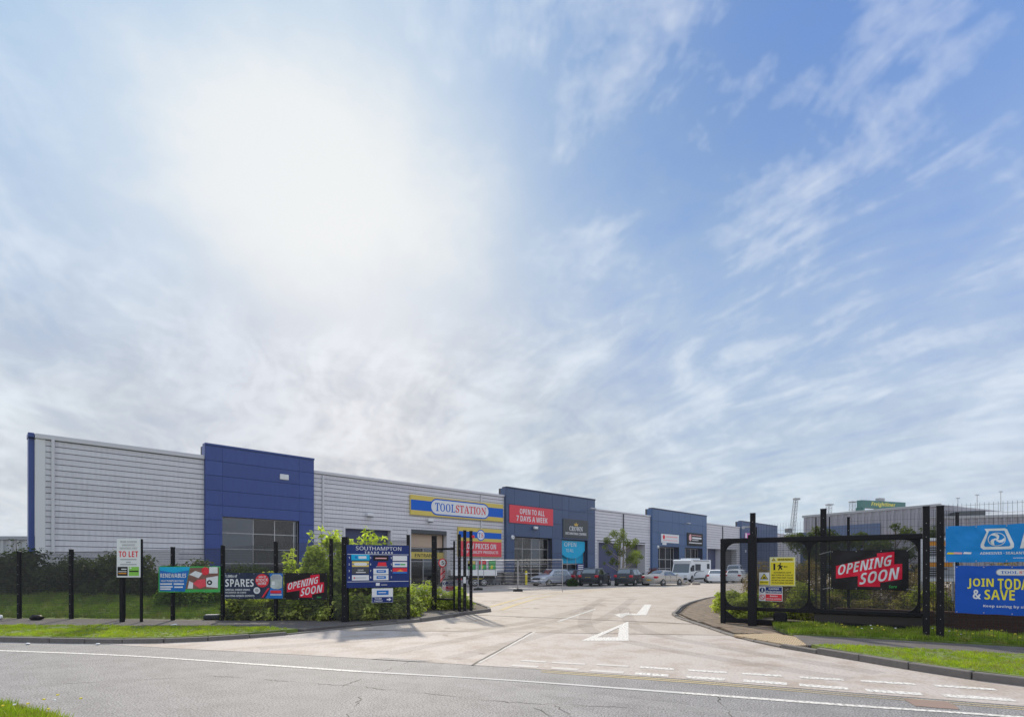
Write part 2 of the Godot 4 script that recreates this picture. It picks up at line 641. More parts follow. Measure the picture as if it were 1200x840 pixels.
# a ribbon along a line on the ground
func ribbon(st: SurfaceTool, pts: Array, width: float, y: float, rough := 0.0):
	for i in pts.size() - 1:
		var a: Vector2 = pts[i]
		var b: Vector2 = pts[i + 1]
		var n0: Vector2 = (pts[i + 1] - pts[maxi(i - 1, 0)]).normalized().orthogonal() * width / 2
		var n1: Vector2 = (pts[mini(i + 2, pts.size() - 1)] - pts[i]).normalized().orthogonal() * width / 2
		if rough > 0.0:
			n0 *= 1.0 + rough * sin(i * 12.9898)
			n1 *= 1.0 + rough * sin((i + 1) * 12.9898)
		quad(st, Vector3(a.x + n0.x, y, a.y + n0.y), Vector3(b.x + n1.x, y, b.y + n1.y), Vector3(b.x - n1.x, y, b.y - n1.y), Vector3(a.x - n0.x, y, a.y - n0.y))


func smooth_line(pts: Array, steps: int) -> Array:
	var out := []
	for i in pts.size() - 1:
		var p0: Vector2 = pts[maxi(i - 1, 0)]
		var p1: Vector2 = pts[i]
		var p2: Vector2 = pts[i + 1]
		var p3: Vector2 = pts[mini(i + 2, pts.size() - 1)]
		for k in steps:
			out.append(p1.cubic_interpolate(p2, p0, p3, float(k) / steps))
	out.append(pts[-1])
	return out


func ragged(a: Vector2, b: Vector2, n: int, amount: float) -> Array:
	var out := []
	for i in n + 1:
		out.append(a.lerp(b, float(i) / n) + Vector2(rng.randf_range(-amount, amount), rng.randf_range(-amount, amount)))
	return out


# ------------------------------------------------------------------ helpers: lettering
# letters as a mesh fitted into the box w x h centred on (cx, cy); bend turns (x, y) into the z of the surface it is printed on
func letters(text: String, cx: float, cy: float, w: float, h: float, z: float, font := "bold", slant := 0.0, bend = null, rise := 0.0) -> ArrayMesh:
	var f := SystemFont.new()
	f.font_names = PackedStringArray(["Droid Serif" if font == "serif" else "Droid Sans Mono" if font == "mono" else "Droid Sans"])
	f.font_weight = 400 if font == "plain" else 700
	var t := TextMesh.new()
	t.text = text
	t.font = f
	t.font_size = 32
	t.pixel_size = 0.01
	t.depth = 0.0
	t.curve_step = 3.0
	var arrays: Array = t.surface_get_arrays(0)
	var v: PackedVector3Array = arrays[Mesh.ARRAY_VERTEX]
	var lo := Vector3.INF
	var hi := -Vector3.INF
	for q in v:
		lo = lo.min(q)
		hi = hi.max(q)
	var size := hi - lo
	var out := PackedVector3Array()
	for q in v:
		var x := cx + ((q.x - lo.x) / maxf(size.x, 1e-4) - 0.5) * w
		var y := cy + ((q.y - lo.y) / maxf(size.y, 1e-4) - 0.5) * h
		x += (y - cy) * slant
		y += (x - cx) * rise
		out.append(Vector3(x, y, z))
	if bend != null:
		# follow the creases of the cloth
		var st := tool_()
		var idx: PackedInt32Array = arrays[Mesh.ARRAY_INDEX] if arrays[Mesh.ARRAY_INDEX] != null else PackedInt32Array(range(out.size()))
		for i in range(0, idx.size(), 3):
			fine_tri(st, [Vector2(out[idx[i]].x, out[idx[i]].y), Vector2(out[idx[i + 1]].x, out[idx[i + 1]].y), Vector2(out[idx[i + 2]].x, out[idx[i + 2]].y)], z, bend, 5)
		return st.commit()
	var a := []
	a.resize(Mesh.ARRAY_MAX)
	a[Mesh.ARRAY_VERTEX] = out
	if arrays[Mesh.ARRAY_INDEX] != null:
		a[Mesh.ARRAY_INDEX] = arrays[Mesh.ARRAY_INDEX]
	var m := ArrayMesh.new()
	m.add_surface_from_arrays(Mesh.PRIMITIVE_TRIANGLES, a)
	return m


func write(parent: Node, text: String, material: String, cx: float, cy: float, w: float, h: float, z: float, font := "bold", slant := 0.0, bend = null, rise := 0.0) -> MeshInstance3D:
	return obj("lettering", letters(text, cx, cy, w, h, z, font, slant, bend, rise), material, parent)


# a printed patch (polygon) lying on a bent sheet
func patch(parent: Node, called: String, poly: PackedVector2Array, material: String, z: float, bend = null) -> MeshInstance3D:
	var st := tool_()
	var idx := Geometry2D.triangulate_polygon(poly)
	for i in range(0, idx.size(), 3):
		var tri_ := [poly[idx[i]], poly[idx[i + 1]], poly[idx[i + 2]]]
		fine_tri(st, tri_, z, bend, 0 if bend == null else 5)
	return obj(called, st, material, parent)


func fine_tri(st: SurfaceTool, t: Array, z: float, bend, depth: int):
	var a: Vector2 = t[0]
	var b: Vector2 = t[1]
	var c: Vector2 = t[2]
	if depth > 0 and maxf(a.distance_to(b), maxf(b.distance_to(c), c.distance_to(a))) > 0.06:
		var ab := (a + b) / 2
		var bc := (b + c) / 2
		var ca := (c + a) / 2
		for s in [[a, ab, ca], [ab, b, bc], [ca, bc, c], [ab, bc, ca]]:
			fine_tri(st, s, z, bend, depth - 1)
		return
	if (b - a).cross(c - a) > 0.0:
		var q := b
		b = c
		c = q
	for p in [a, b, c]:
		st.add_vertex(Vector3(p.x, p.y, z + (bend.call(p.x, p.y) if bend != null else 0.0)))


func rect(x0: float, y0: float, x1: float, y1: float) -> PackedVector2Array:
	return PackedVector2Array([Vector2(x0, y0), Vector2(x1, y0), Vector2(x1, y1), Vector2(x0, y1)])


func poly_of(pts: Array) -> PackedVector2Array:
	var p := PackedVector2Array()
	for i in range(0, pts.size(), 2):
		p.append(Vector2(pts[i], pts[i + 1]))
	return p


# ------------------------------------------------------------------ ground
# land plan points are pairs x, distance in front of the viewer (= -z)
func plan(a: Array) -> Array:
	var out := []
	for i in range(0, a.size(), 2):
		out.append(Vector2(a[i], -a[i + 1]))
	return out


const KERB_LEFT := [-60, 22.5, -40, 17.6, -25, 15.2, -16, 13.75, -12.3, 13.15, -9.5, 12.85, -8.1, 12.95, -6.9, 13.55, -5.75, 14.6, -5.0, 15.7, -3.9, 16.95, -2.83, 18.1, -2.1, 19.6, -1.8, 20.5, -1.35, 21.1, -0.95, 21.7, -0.9, 22.4, -1.2, 23.6, -1.9, 26.5, -4.5, 30.0]
const KERB_RIGHT := [22, -0.5, 12.4, 4.3, 9.6, 6.35, 7.75, 8.2, 7.14, 9.14, 6.74, 10.15, 6.3, 11.3, 6.0, 12.1, 5.78, 13.2, 5.72, 14.2, 5.75, 15.6, 5.78, 17.5, 5.82, 19.0, 6.0, 20.3, 6.46, 21.4, 7.55, 24.2, 9.13, 27.4, 12.3, 32.3, 18, 38, 30, 44]
const ROAD_EDGE := [-12.5, 13.12, -9.5, 12.7, -7.76, 12.12, -4.35, 11.15, -2.03, 10.42, 0, 9.74, 2.73, 8.75, 4.86, 7.8, 6.67, 7.02, 9, 5.9, 14, 3.1, 24, -3]


func ground():
	struct("ground", sheet(plan([-1500, 1500, 1500, 1500, 1500, -1500, -1500, -1500]), -0.04), "far_ground")
	# carriageway
	struct("road", sheet(plan([-90, 32, -60, 22.6, -40, 17.7, -25, 15.3, -12.3, 13.3, -4, 12, 8, 8, 26, 1, 40, -8, 40, -20, 26, -10, 14, 0.0, 5, 3.3, 0, 4.9, -5.3, 6.45, -6.8, 7.25, -9, 8.1, -14, 9.4, -25, 11, -40, 13.2, -60, 18, -90, 27]), 0.0), "asphalt")
	var apron := [-12.2, 13.4] + ROAD_EDGE.slice(2) + [26, -1.5, 12.6, 4.6, 9.8, 6.6, 8.0, 8.4, 7.0, 10.2, 6.2, 12.2, 5.9, 14.2, -5.4, 15.5, -6.0, 14.9, -7.1, 13.8]
	struct("concrete_apron", sheet(plan(apron), 0.004), "concrete_apron")
	struct("yard", sheet(plan([-5.4, 15.51, 5.9, 14.21, 30, 14, 60, 30, 200, 110, 320, 300, 160, 300, -40, 36, -30, 24, -8, 20]), 0.0), "concrete_yard")
	# sealed joints, the channel that the gate runs in, cracks
	var st := tool_()
	ribbon(st, ragged(Vector2(-0.72, -9.95), Vector2(0.54, -15.0), 14, 0.012), 0.05, 0.008, 0.3)
	struct("sealed_joint", st, "tar")
	st = tool_()
	ribbon(st, ragged(Vector2(-0.62, -10.2), Vector2(0.62, -15.0), 8, 0.004), 0.07, 0.0075)
	struct("faded_lane_line", st, "worn_paint")
	st = tool_()
	ribbon(st, ragged(Vector2(-4.9, -15.55), Vector2(5.7, -14.32), 24, 0.012), 0.035, 0.006, 0.5)
	struct("slab_joint", st, "tar")
	st = tool_()
	ribbon(st, plan([-2.0, 20.55, 0, 19.75, 2.9, 18.5, 5.8, 17.05, 6.6, 16.6]), 0.07, 0.006)
	struct("gate_track", st, "tar")
	for c in [[-4.92, 9.0, -2.23, 8.17], [-2.23, 8.17, -0.06, 7.25], [-0.06, 7.25, 1.9, 6.9], [-2.57, 8.23, -1.95, 10.35], [-2.1, 7.6, -1.95, 6.3], [2.85, 7.7, 2.62, 6.3], [0.3, 7.0, 0.55, 6.4], [0.55, 7.1, 0.75, 6.5], [-6.9, 8.4, -4.92, 9.0]]:
		st = tool_()
		var a := Vector2(c[0], -c[1])
		var b := Vector2(c[2], -c[3])
		ribbon(st, ragged(a, b, int(a.distance_to(b) * 14.0) + 2, 0.035), 0.007, 0.004, 0.95)
		struct("road_crack", st, "tar")
	# reinstated patch and a broken corner of the apron
	struct("road_patch", sheet(plan([5.33, 7.43, 5.55, 7.37, 5.80, 7.28, 5.74, 7.05, 5.64, 6.87, 5.4, 6.96, 5.21, 7.05]), 0.005), mat("patch_tar", 0.24, 0.17, 0.14, 0.9))
	struct("broken_edge", sheet(plan([-2.75, 10.62, -2.5, 10.75, -2.1, 10.6, -1.5, 10.42, -1.75, 10.32, -2.2, 10.44]), 0.009), "asphalt")
	# faint tyre tracks
	for k in [[0.4, 6.9, -0.9, 8.8, -1.1, 10.2, 0.35], [0.95, 6.5, -0.2, 8.4, -0.5, 9.8, 0.3], [3.2, 6.4, 1.0, 7.6, -2.4, 8.9, 0.3]]:
		st = tool_()
		ribbon(st, smooth_line(plan(k.slice(0, 6)), 6), k[6], 0.003)
		struct("tyre_track", st, "wheel_track")
	for k in [[-2.6, 11.2, -0.6, 14.6, 2.0, 19.5, 5.2, 31.0, 0.45], [-1.2, 10.6, 0.8, 14.4, 3.2, 19.0, 6.9, 31.0, 0.45], [5.4, 8.7, 3.2, 12.2, 2.2, 16.0, 3.4, 24.0, 0.45], [6.2, 9.2, 4.7, 12.2, 3.7, 16.0, 4.9, 24.0, 0.45], [-5.6, 12.0, -2.0, 14.6, 1.0, 18.6, 4.5, 27.0, 0.5]]:
		st = tool_()
		ribbon(st, smooth_line(plan(k.slice(0, 8)), 8), k[8], 0.0065)
		struct("tyre_track", st, "oil_track")
	# drips and stains where vehicles wait and turn
	var stain := mat("oil_stain", 0.12, 0.11, 0.10, 0.7)
	stain.transparency = BaseMaterial3D.TRANSPARENCY_ALPHA
	stain.albedo_color.a = 0.22
	for k in 22:
		var c := Vector2(rng.randf_range(-2.5, 4.5), -rng.randf_range(10.6, 30.0))
		var rr := rng.randf_range(0.05, 0.22)
		var pts := []
		for j in 11:
			var q := rr * rng.randf_range(0.55, 1.25)
			pts.append(c + Vector2(cos(TAU * j / 11) * q, sin(TAU * j / 11) * q * 1.5))
		struct("oil_stain", sheet(pts, 0.0062 if c.y > -15.2 else 0.003), "oil_stain")
	# markings
	mat("edge_paint", 0.58, 0.57, 0.56, 0.85)
	tri(M.edge_paint, M.fine, 1.3)
	var far_row := [0.18, 10.46, 0.64, 10.3, 0.75, 10.24, 1.35, 10.06, 1.55, 10.02, 2.11, 9.84, 2.29, 9.76, 2.84, 9.56, 3.06, 9.47, 3.65, 9.26, 3.87, 9.18, 4.44, 8.97, 4.68, 8.87, 5.26, 8.66, 5.49, 8.59, 6.16, 8.35, 6.39, 8.25, 7.08, 7.98]
	var near_row := [0.0, 9.93, 0.46, 9.77, 0.7, 9.68, 1.15, 9.52, 1.36, 9.45, 1.89, 9.25, 2.07, 9.18, 2.58, 8.99, 2.84, 8.9, 3.39, 8.69, 3.64, 8.6, 4.22, 8.37, 4.37, 8.3, 4.96, 8.04, 5.15, 7.94, 5.79, 7.69, 6.01, 7.62, 6.77, 7.35]
	for row in [far_row, near_row]:
		for i in range(0, row.size(), 4):
			st = tool_()
			var w := 0.155 if row == far_row else 0.19
			ribbon(st, ragged(Vector2(row[i], -row[i + 1]), Vector2(row[i + 2], -row[i + 3]), 5, 0.008), w, 0.008, 0.05)
			struct("give_way_dash", st, "worn_paint" if i < 12 else "road_paint")
	st = tool_()
	ribbon(st, smooth_line(plan([-40, 17.0, -25, 14.3, -16, 12.6, -10.96, 11.7, -7.75, 11.02, -4.72, 10.06, -2.6, 9.36]), 6), 0.11, 0.005, 0.1)
	struct("edge_line", st, "road_paint")
	st = tool_()
	ribbon(st, smooth_line(plan([-2.6, 9.36, -2.0, 9.2, 0, 8.63, 2.43, 7.78]), 6), 0.10, 0.005, 0.2)
	struct("faded_edge_line", st, "edge_paint")
	st = tool_()
	ribbon(st, smooth_line(plan([2.43, 7.78, 4.42, 7.07, 5.92, 6.58, 9, 5.4, 16, 1.5]), 6), 0.11, 0.005, 0.1)
	struct("edge_line", st, "road_paint")
	for off in [0.09, 0.22]:
		st = tool_()
		ribbon(st, smooth_line(plan([0.5, 9.55 - off, 2.73, 8.72 - off, 4.86, 7.77 - off, 6.67, 6.99 - off, 9, 5.87 - off, 14, 3.0 - off]), 5), 0.045, 0.0035, 0.5)
		struct("yellow_line", st, "yellow_paint")
	# the hollow triangle
	var o := plan([1.68, 13.24, 2.83, 13.24, 3.82, 17.9])
	var n := plan([2.16, 13.85, 2.70, 13.9, 3.16, 16.1])
	st = tool_()
	for i in 3:
		var j := (i + 1) % 3
		quad(st, Vector3(o[i].x, 0.008, o[i].y), Vector3(o[j].x, 0.008, o[j].y), Vector3(n[j].x, 0.008, n[j].y), Vector3(n[i].x, 0.008, n[i].y))
	struct("give_way_triangle", st, "road_paint")
	struct("direction_arrow", sheet(plan([3.83, 20.55, 4.62, 21.5, 4.50, 20.95, 4.78, 20.9, 6.30, 25.9, 6.62, 25.9, 4.98, 20.25, 4.28, 20.3, 3.86, 19.2]), 0.005), "road_paint")
	st = tool_()
	ribbon(st, plan([1.52, 17.9, 3.5, 23.1]), 0.13, 0.005)
	struct("lane_line", st, "road_paint")
	for p in [[-1.02, 24.2, 0, 28.8, 1.41, 33.9, 4.1, 39.7, 9, 46], [-0.45, 22.6, 0.45, 27.0, 2.3, 33.4, 5.0, 38.9, 9.8, 45]]:
		st = tool_()
		ribbon(st, smooth_line(plan(p), 5), 0.2, 0.005, 0.3)
		struct("yellow_line", st, "yellow_paint")
	# raised ground on the left: bank, footway, verge
	var grid := tool_()
	var xs := []
	for i in 40:
		xs.append(lerpf(-70.0, -8.0, i / 39.0))
	var fence := func(x: float) -> float: return lerpf(17.4, 18.2, clampf((-x - 6.0) / 12.0, 0.0, 1.0)) + maxf(0.0, -x - 18.0) * 0.08
	for i in 39:
		for j in 14:
			var q := []
			for c in [[i, j], [i + 1, j], [i + 1, j + 1], [i, j + 1]]:
				var x: float = xs[c[0]]
				var d: float = fence.call(x) + pow(c[1] / 14.0, 1.3) * 11.0
				q.append(Vector3(x, 0.09 + 0.75 * smoothstep(0.0, 9.0, d - fence.call(x)), -d))
			quad(grid, q[0], q[3], q[2], q[1])
	struct("grass_bank", grid, "turf")
	struct("planting_bed", slab(plan([-8.1, 17.45, -5.4, 17.25, -4.6, 18.2, -3.8, 20.2, -2.95, 21.5, -1.95, 20.95, -1.5, 21.15, -1.07, 21.78, -1.02, 22.4, -1.32, 23.6, -2.0, 26.4, -4.6, 30.0, -9, 34, -14, 38, -22, 32, -8.1, 25]), -0.02, 0.10), "soil")
	struct("footway", slab(plan([-60, 26, -40, 20.3, -25, 17.4, -14.8, 15.95, -7.25, 15.5, -5.7, 15.0, -4.9, 15.95, -3.8, 17.1, -2.73, 18.2, -2.0, 19.65, -1.7, 20.5, -1.95, 20.93, -2.95, 21.45, -3.7, 20.1, -4.5, 18.15, -5.3, 17.2, -8.1, 17.4, -12, 17.8, -18, 18.2, -40, 22.6, -60, 27]), -0.02, 0.085), "footway")
	struct("grass_verge", slab(plan([-60, 25.9, -40, 20.2, -25, 17.3, -14.8, 15.9, -7.25, 15.44, -5.85, 14.9, -7.0, 13.7, -8.15, 13.1, -9.5, 13.0, -12.3, 13.3, -16, 13.9, -25, 15.35, -40, 17.75, -60, 22.7]), -0.02, 0.11), "turf")
	kerb("kerb", smooth_line(plan(KERB_LEFT), 5), func(p: Vector2) -> float:
		if p.x < -6.6:
			return 0.11
		if p.y > -18.0:
			return lerpf(0.11, 0.03, clampf((p.x + 6.6) / 0.9, 0, 1)) if p.x < -4.5 else lerpf(0.03, 0.11, clampf((p.x + 4.5) / 1.4, 0, 1))
		return 0.12)
	# raised ground on the right
	struct("block_paved_footway", slab(plan([7.05, 13.68, 7.3, 15.2, 7.6, 16.0, 6.95, 17.1, 8.0, 21.5, 10.2, 26, 14, 32, 20, 38, 32, 44, 32, 43.6, 20, 37.3, 12.4, 32.2, 9.23, 27.3, 7.67, 24.1, 6.56, 21.3, 6.1, 20.2, 5.93, 18.9, 5.88, 17.5, 5.85, 15.6, 5.82, 14.3, 5.88, 13.2, 6.1, 12.1, 6.4, 11.9]), -0.02, 0.05), "tar")
	paving_blocks()
	struct("bed", slab(plan([6.95, 17.15, 7.65, 16.05, 8.9, 15.75, 11.05, 14.5, 16, 10.6, 40, 12, 60, 40, 32, 44, 20, 38, 14, 32, 10.2, 26, 8.0, 21.5]), -0.02, 0.13), "soil")
	struct("footway", slab(plan([7.06, 13.7, 8.2, 13.14, 10.9, 11.64, 14.2, 9.0, 20, 4, 19, 3.3, 13.2, 7.9, 9.88, 10.54, 7.37, 11.8, 6.45, 11.9]), -0.02, 0.09), "footway")
	struct("grass_verge", slab(plan([6.5, 11.42, 6.88, 10.2, 7.27, 9.22, 7.86, 8.3, 9.7, 6.47, 12.5, 4.4, 22, -0.3, 19, 3.25, 13.15, 7.85, 9.85, 10.49, 7.34, 11.75, 6.5, 11.85]), -0.02, 0.12), "turf")
	struct("grass_verge", slab(plan([7.12, 13.75, 8.22, 13.2, 10.93, 11.7, 14.25, 9.05, 20, 4.1, 22, 6, 16, 10.55, 11.03, 14.45, 8.9, 15.7, 7.65, 15.98, 7.35, 15.2]), -0.02, 0.12), "turf")
	kerb("kerb", smooth_line(plan(KERB_RIGHT), 5), func(p: Vector2) -> float:
		var d := -p.y
		if d < 11.2:
			return 0.13
		if d < 12.0:
			return lerpf(0.13, 0.045, d - 11.2)
		if d < 19.0:
			return 0.05
		return 0.09)
	tactile()
	# the verge the viewer stands by
	struct("grass_verge", slab(plan([-90, 27, -60, 18, -40, 13.2, -25, 11, -14, 9.4, -9, 8.1, -6.8, 7.25, -5.3, 6.45, -4.2, 5.6, 0, 4.0, 5, 2.4, 14, -1, 30, -14, 30, -60, -90, -60]), -0.02, 0.03), "turf")


# kerb stones laid end to end
func kerb(called: String, line: Array, height: Callable):
	var root := Node3D.new()
	root.name = numbered(called, self)
	add_child(root, true)
	root.set_meta("kind", "structure")
	var at: Vector2 = line[0]
	var i := 1
	while i < line.size():
		var step := 0.914 if absf(at.x) < 12.0 and -at.y < 24.0 else 2.0
		# walk the length of one stone along the line
		var left := step
		var p := at
		while i < line.size():
			var q: Vector2 = line[i]
			if p.distance_to(q) > left:
				p = p.move_toward(q, left)
				left = 0.0
				break
			left -= p.distance_to(q)
			p = q
			i += 1
		if p.distance_to(at) > 0.1:
			var mid := (at + p) / 2
			var h: float = height.call(mid) + rng.randf_range(-0.006, 0.006)
			var d := p - at
			var len := d.length() - 0.012
			var b := Basis(Vector3.UP, -atan2(d.y, d.x))
			var st := tool_()
			box(st, Vector3.ZERO, Vector3(len, 0.25, 0.125), 0.014)
			var k := obj("kerb_stone", st, "kerb", root)
			k.transform = Transform3D(b, Vector3(mid.x, h - 0.125, mid.y))
		at = p


# 200 x 100 mm blocks on the raised corner by the gate
func paving_blocks():
	var zone := PackedVector2Array(plan([7.3, 15.3, 7.55, 15.95, 6.9, 17.05, 7.95, 21.5, 10.1, 26, 12.9, 30.6, 11.4, 31, 9.35, 27.3, 7.8, 24.1, 6.68, 21.2, 6.22, 20.1, 6.03, 18.9, 5.98, 17.5, 5.95, 15.6, 5.92, 14.35, 6.9, 14.1]))
	var mm := MultiMesh.new()
	mm.transform_format = MultiMesh.TRANSFORM_3D
	mm.use_colors = true
	mm.mesh = bx(Vector3.ZERO, Vector3(0.195, 0.06, 0.095), 0.006).commit()
	var at := []
	for i in range(-100, 100):
		for j in range(-170, 170):
			# herringbone laid at 45 degrees
			var u := i * 0.2 + (j % 2) * 0.1
			var v := j * 0.1
			var p := Vector2(8.0, -20.0) + Vector2(u, v).rotated(0.9)
			if Geometry2D.is_point_in_polygon(p, zone):
				at.append(p)
	mm.instance_count = at.size()
	for k in at.size():
		var t := rng.randf_range(0.6, 1.15)
		mm.set_instance_transform(k, Transform3D(Basis(Vector3.UP, -0.9 + rng.randf_range(-0.02, 0.02)), Vector3(at[k].x, 0.034 + rng.randf_range(-0.002, 0.003), at[k].y)))
		mm.set_instance_color(k, Color(t * rng.randf_range(0.95, 1.08), t, t * rng.randf_range(0.9, 1.05)))
	var o := MultiMeshInstance3D.new()
	o.name = "paving_blocks"
	o.multimesh = mm
	o.material_override = M.block_paving
	add_child(o, true)
	o.set_meta("kind", "stuff")
	o.set_meta("label", "brown block paving on the raised corner beside the gate")
	o.set_meta("category", "paving")


func tactile():
	var root := Node3D.new()
	root.name = "tactile_paving"
	add_child(root, true)
	root.set_meta("kind", "structure")
	root.position = Vector3(6.28, 0.05, -12.15)
	root.rotation.y = 0.22 - PI / 2 + PI / 2
	var st := tool_()
	box(st, Vector3(0, 0.008, 0), Vector3(0.392, 0.05, 0.392), 0.006)
	for i in 6:
		for j in 6:
			tube(st, Vector3(-0.165 + i * 0.066, 0.033, -0.165 + j * 0.066), Vector3(-0.165 + i * 0.066, 0.039, -0.165 + j * 0.066), 0.016, 0.012, 6)
	var m := st.commit()
	for i in 5:
		for j in 3:
			if (i == 0 and j == 2):
				continue
			var o := obj("paving_slab", m, "tactile", root)
			o.position = Vector3(j * 0.4 - i * 0.02, 0, -i * 0.4)
			o.rotation.x = rng.randf_range(-0.008, 0.008)


# ------------------------------------------------------------------ the terrace of trade units
# each bay stands in its own frame: x along the front, y up, z out of the front
func bay_frame(called: String, label: String, s: float) -> Node3D:
	var u := Vector3(sin(PI / 4), 0, -cos(PI / 4))
	return thing(called, label, "trade unit", Vector3(FACADE_X, 0, FACADE_Z) + u * s, PI / 4, "trade units in the terrace")


# joint lines between openings: pieces of [x0, x1] left free at height y
func free_runs(x0: float, x1: float, y0: float, y1: float, openings: Array) -> Array:
	var runs := [[x0, x1]]
	for o in openings:
		if y0 >= o[2] - 0.01:
			continue
		var next := []
		for r in runs:
			if o[1] <= r[0] or o[0] >= r[1]:
				next.append(r)
				continue
			if o[0] - r[0] > 0.02:
				next.append([r[0], o[0]])
			if r[1] - o[1] > 0.02:
				next.append([o[1], r[1]])
		runs = next
	return runs


# walls, roof and floor of a bay, w wide, h high, with the openings [x0, x1, height] cut through the front
func shell(t: Node3D, w: float, h: float, openings: Array, depth := 24.0, front := -0.04, body := 0.0):
	var st := tool_()
	for r in free_runs(0.0, w, 0.0, h, openings):
		span(st, Vector3(r[0], 0, front - 0.2), Vector3(r[1], h, front))
	for o in openings:
		span(st, Vector3(o[0], o[2], front - 0.2), Vector3(o[1], h, front))
	if body > 0.0:
		# only the front rises to the full height; the hall behind is lower
		span(st, Vector3(0.0, body, -0.8), Vector3(w, h, -0.7))
		span(st, Vector3(0.0, body, -0.7), Vector3(0.1, h, front - 0.2))
		span(st, Vector3(w - 0.1, body, -0.7), Vector3(w, h, front - 0.2))
		obj("parapet_top", spn(Vector3(0.1, h - 0.3, -0.7), Vector3(w - 0.1, h - 0.2, front - 0.2)), "roof_sheet", t)
		h = body
	span(st, Vector3(0.0, 0, -depth), Vector3(w, h, -depth + 0.2))
	span(st, Vector3(0.0, 0, -depth + 0.2), Vector3(0.18, h, front - 0.2))
	span(st, Vector3(w - 0.18, 0, -depth + 0.2), Vector3(w, h, front - 0.2))
	obj("wall", st, "joint", t)
	obj("roof", spn(Vector3(0.18, h - 0.4, -depth + 0.2), Vector3(w - 0.18, h - 0.15, front - 0.2)), "roof_sheet", t)
	obj("floor", spn(Vector3(0.18, 0.005, -depth + 0.2), Vector3(w - 0.18, 0.03, front - 0.2)), "interior", t)


# horizontal cladding planks; far bays get theirs as one joined part
func planks(t: Node3D, x0: float, x1: float, h: float, pitch: float, openings: Array, mats: String, singly: bool, splits := []):
	var rows := int(round(h / pitch))
	var p := h / rows
	var joined := tool_()
	for r in rows:
		var y0 := r * p
		var cuts := openings.duplicate()
		for sx in splits:
			cuts.append([sx - 0.012, sx + 0.012, h + 1.0])
		# openings that end within the row cut a notch: rows start above the head
		for run in free_runs(x0, x1, y0 + p * 0.5, y0 + p, cuts):
			var st := joined if not singly else tool_()
			var a: float = run[0]
			var b: float = run[1]
			# a plank with a sloped lower lip, like pressed sheet
			var prof := poly_of([0.0, 0.0, 0.036, 0.0, 0.044, p * 0.08, 0.039, p * 0.5, 0.042, p - 0.05, 0.014, p - 0.03, 0.0, p - 0.03])
			extrude(st, prof, 0.0, b - a, Transform3D(Basis(Vector3(0, 0, -1), Vector3(0, 1, 0), Vector3(1, 0, 0)).transposed() * Basis.IDENTITY, Vector3.ZERO) if false else Transform3D(Basis(Vector3(0, 0, 1), Vector3(0, 1, 0), Vector3(1, 0, 0)), Vector3(a, y0, -0.04)))
			if singly:
				obj("cladding_plank", st, "%s_%d" % [mats, rng.randi() % 3], t)
	if not singly:
		var o := obj("cladding_planks", joined, mats + "_1", t)
		o.set_meta("kind", "stuff")


# large flat cladding panels with open joints
func panels(t: Node3D, x0: float, x1: float, h: float, rows: int, cols: Array, openings: Array, mats: String):
	for r in rows:
		var y0 := h * r / rows
		var y1 := h * (r + 1) / rows
		for c in cols.size() - 1:
			for part in split_panel(cols[c], cols[c + 1], y0, y1, openings):
				obj("cladding_panel", spn(Vector3(part[0] + 0.008, part[1] + 0.010, -0.04), Vector3(part[2] - 0.008, part[3] - 0.010, 0.02), 0.006), "%s_%d" % [mats, rng.randi() % 3], t)


func split_panel(x0: float, x1: float, y0: float, y1: float, openings: Array) -> Array:
	var out := []
	var cuts := [x0, x1]
	for o in openings:
		for q in [o[0], o[1]]:
			if q > x0 + 0.02 and q < x1 - 0.02:
				cuts.append(q)
	cuts.sort()
	for i in cuts.size() - 1:
		var a: float = cuts[i]
		var b: float = cuts[i + 1]
		var low := y0
		for o in openings:
			if o[0] <= (a + b) / 2 and o[1] >= (a + b) / 2:
				low = maxf(low, o[2])
		if y1 - low > 0.06:
			out.append([a, low, b, y1])
	return out


func capping(t: Node3D, w: float, h: float, material: String, high := 0.16):
	obj("capping", spn(Vector3(-0.02, h, -0.5), Vector3(w + 0.02, h + high, 0.09), 0.015), material, t)


func downpipe(t: Node3D, x: float, h: float, material := "grey_trim"):
	obj("downpipe", spn(Vector3(x - 0.075, 0.1, 0.012), Vector3(x + 0.075, h - 0.02, 0.13), 0.02), material, t)


# a roller shutter of interlocking slats in a grey frame
func shutter(t: Node3D, x0: float, x1: float, top: float, material: String, back := -0.45, slats := true):
	var s := obj("roller_shutter", spn(Vector3(x0, 0.03, back - 0.05), Vector3(x1, top, back - 0.015)), "joint", t)
	var n := int((top - 0.05) / 0.11)
	var st := tool_()
	for i in n:
		var y := 0.05 + i * 0.11
		extrude(st, poly_of([0.0, 0.0, 0.012, 0.004, 0.02, 0.05, 0.012, 0.1, 0.0, 0.104]), x0 + 0.02, x1 - 0.02, Transform3D(Basis(Vector3(0, 0, 1), Vector3(0, 1, 0), Vector3(1, 0, 0)), Vector3(0, y, back - 0.014)))
	if slats:
		obj("shutter_slats", st, material, s).set_meta("kind", "stuff")
	for x in [x0, x1]:
		obj("jamb", spn(Vector3(x - 0.13 if x == x1 else x - 0.04, 0.0, back), Vector3(x + 0.04 if x == x1 else x + 0.13, top + 0.02, 0.06), 0.01), "grey_trim", t)
	obj("lintel", spn(Vector3(x0 + 0.13, top - 0.12, back), Vector3(x1 - 0.13, top + 0.02, 0.055), 0.01), "grey_trim", t)


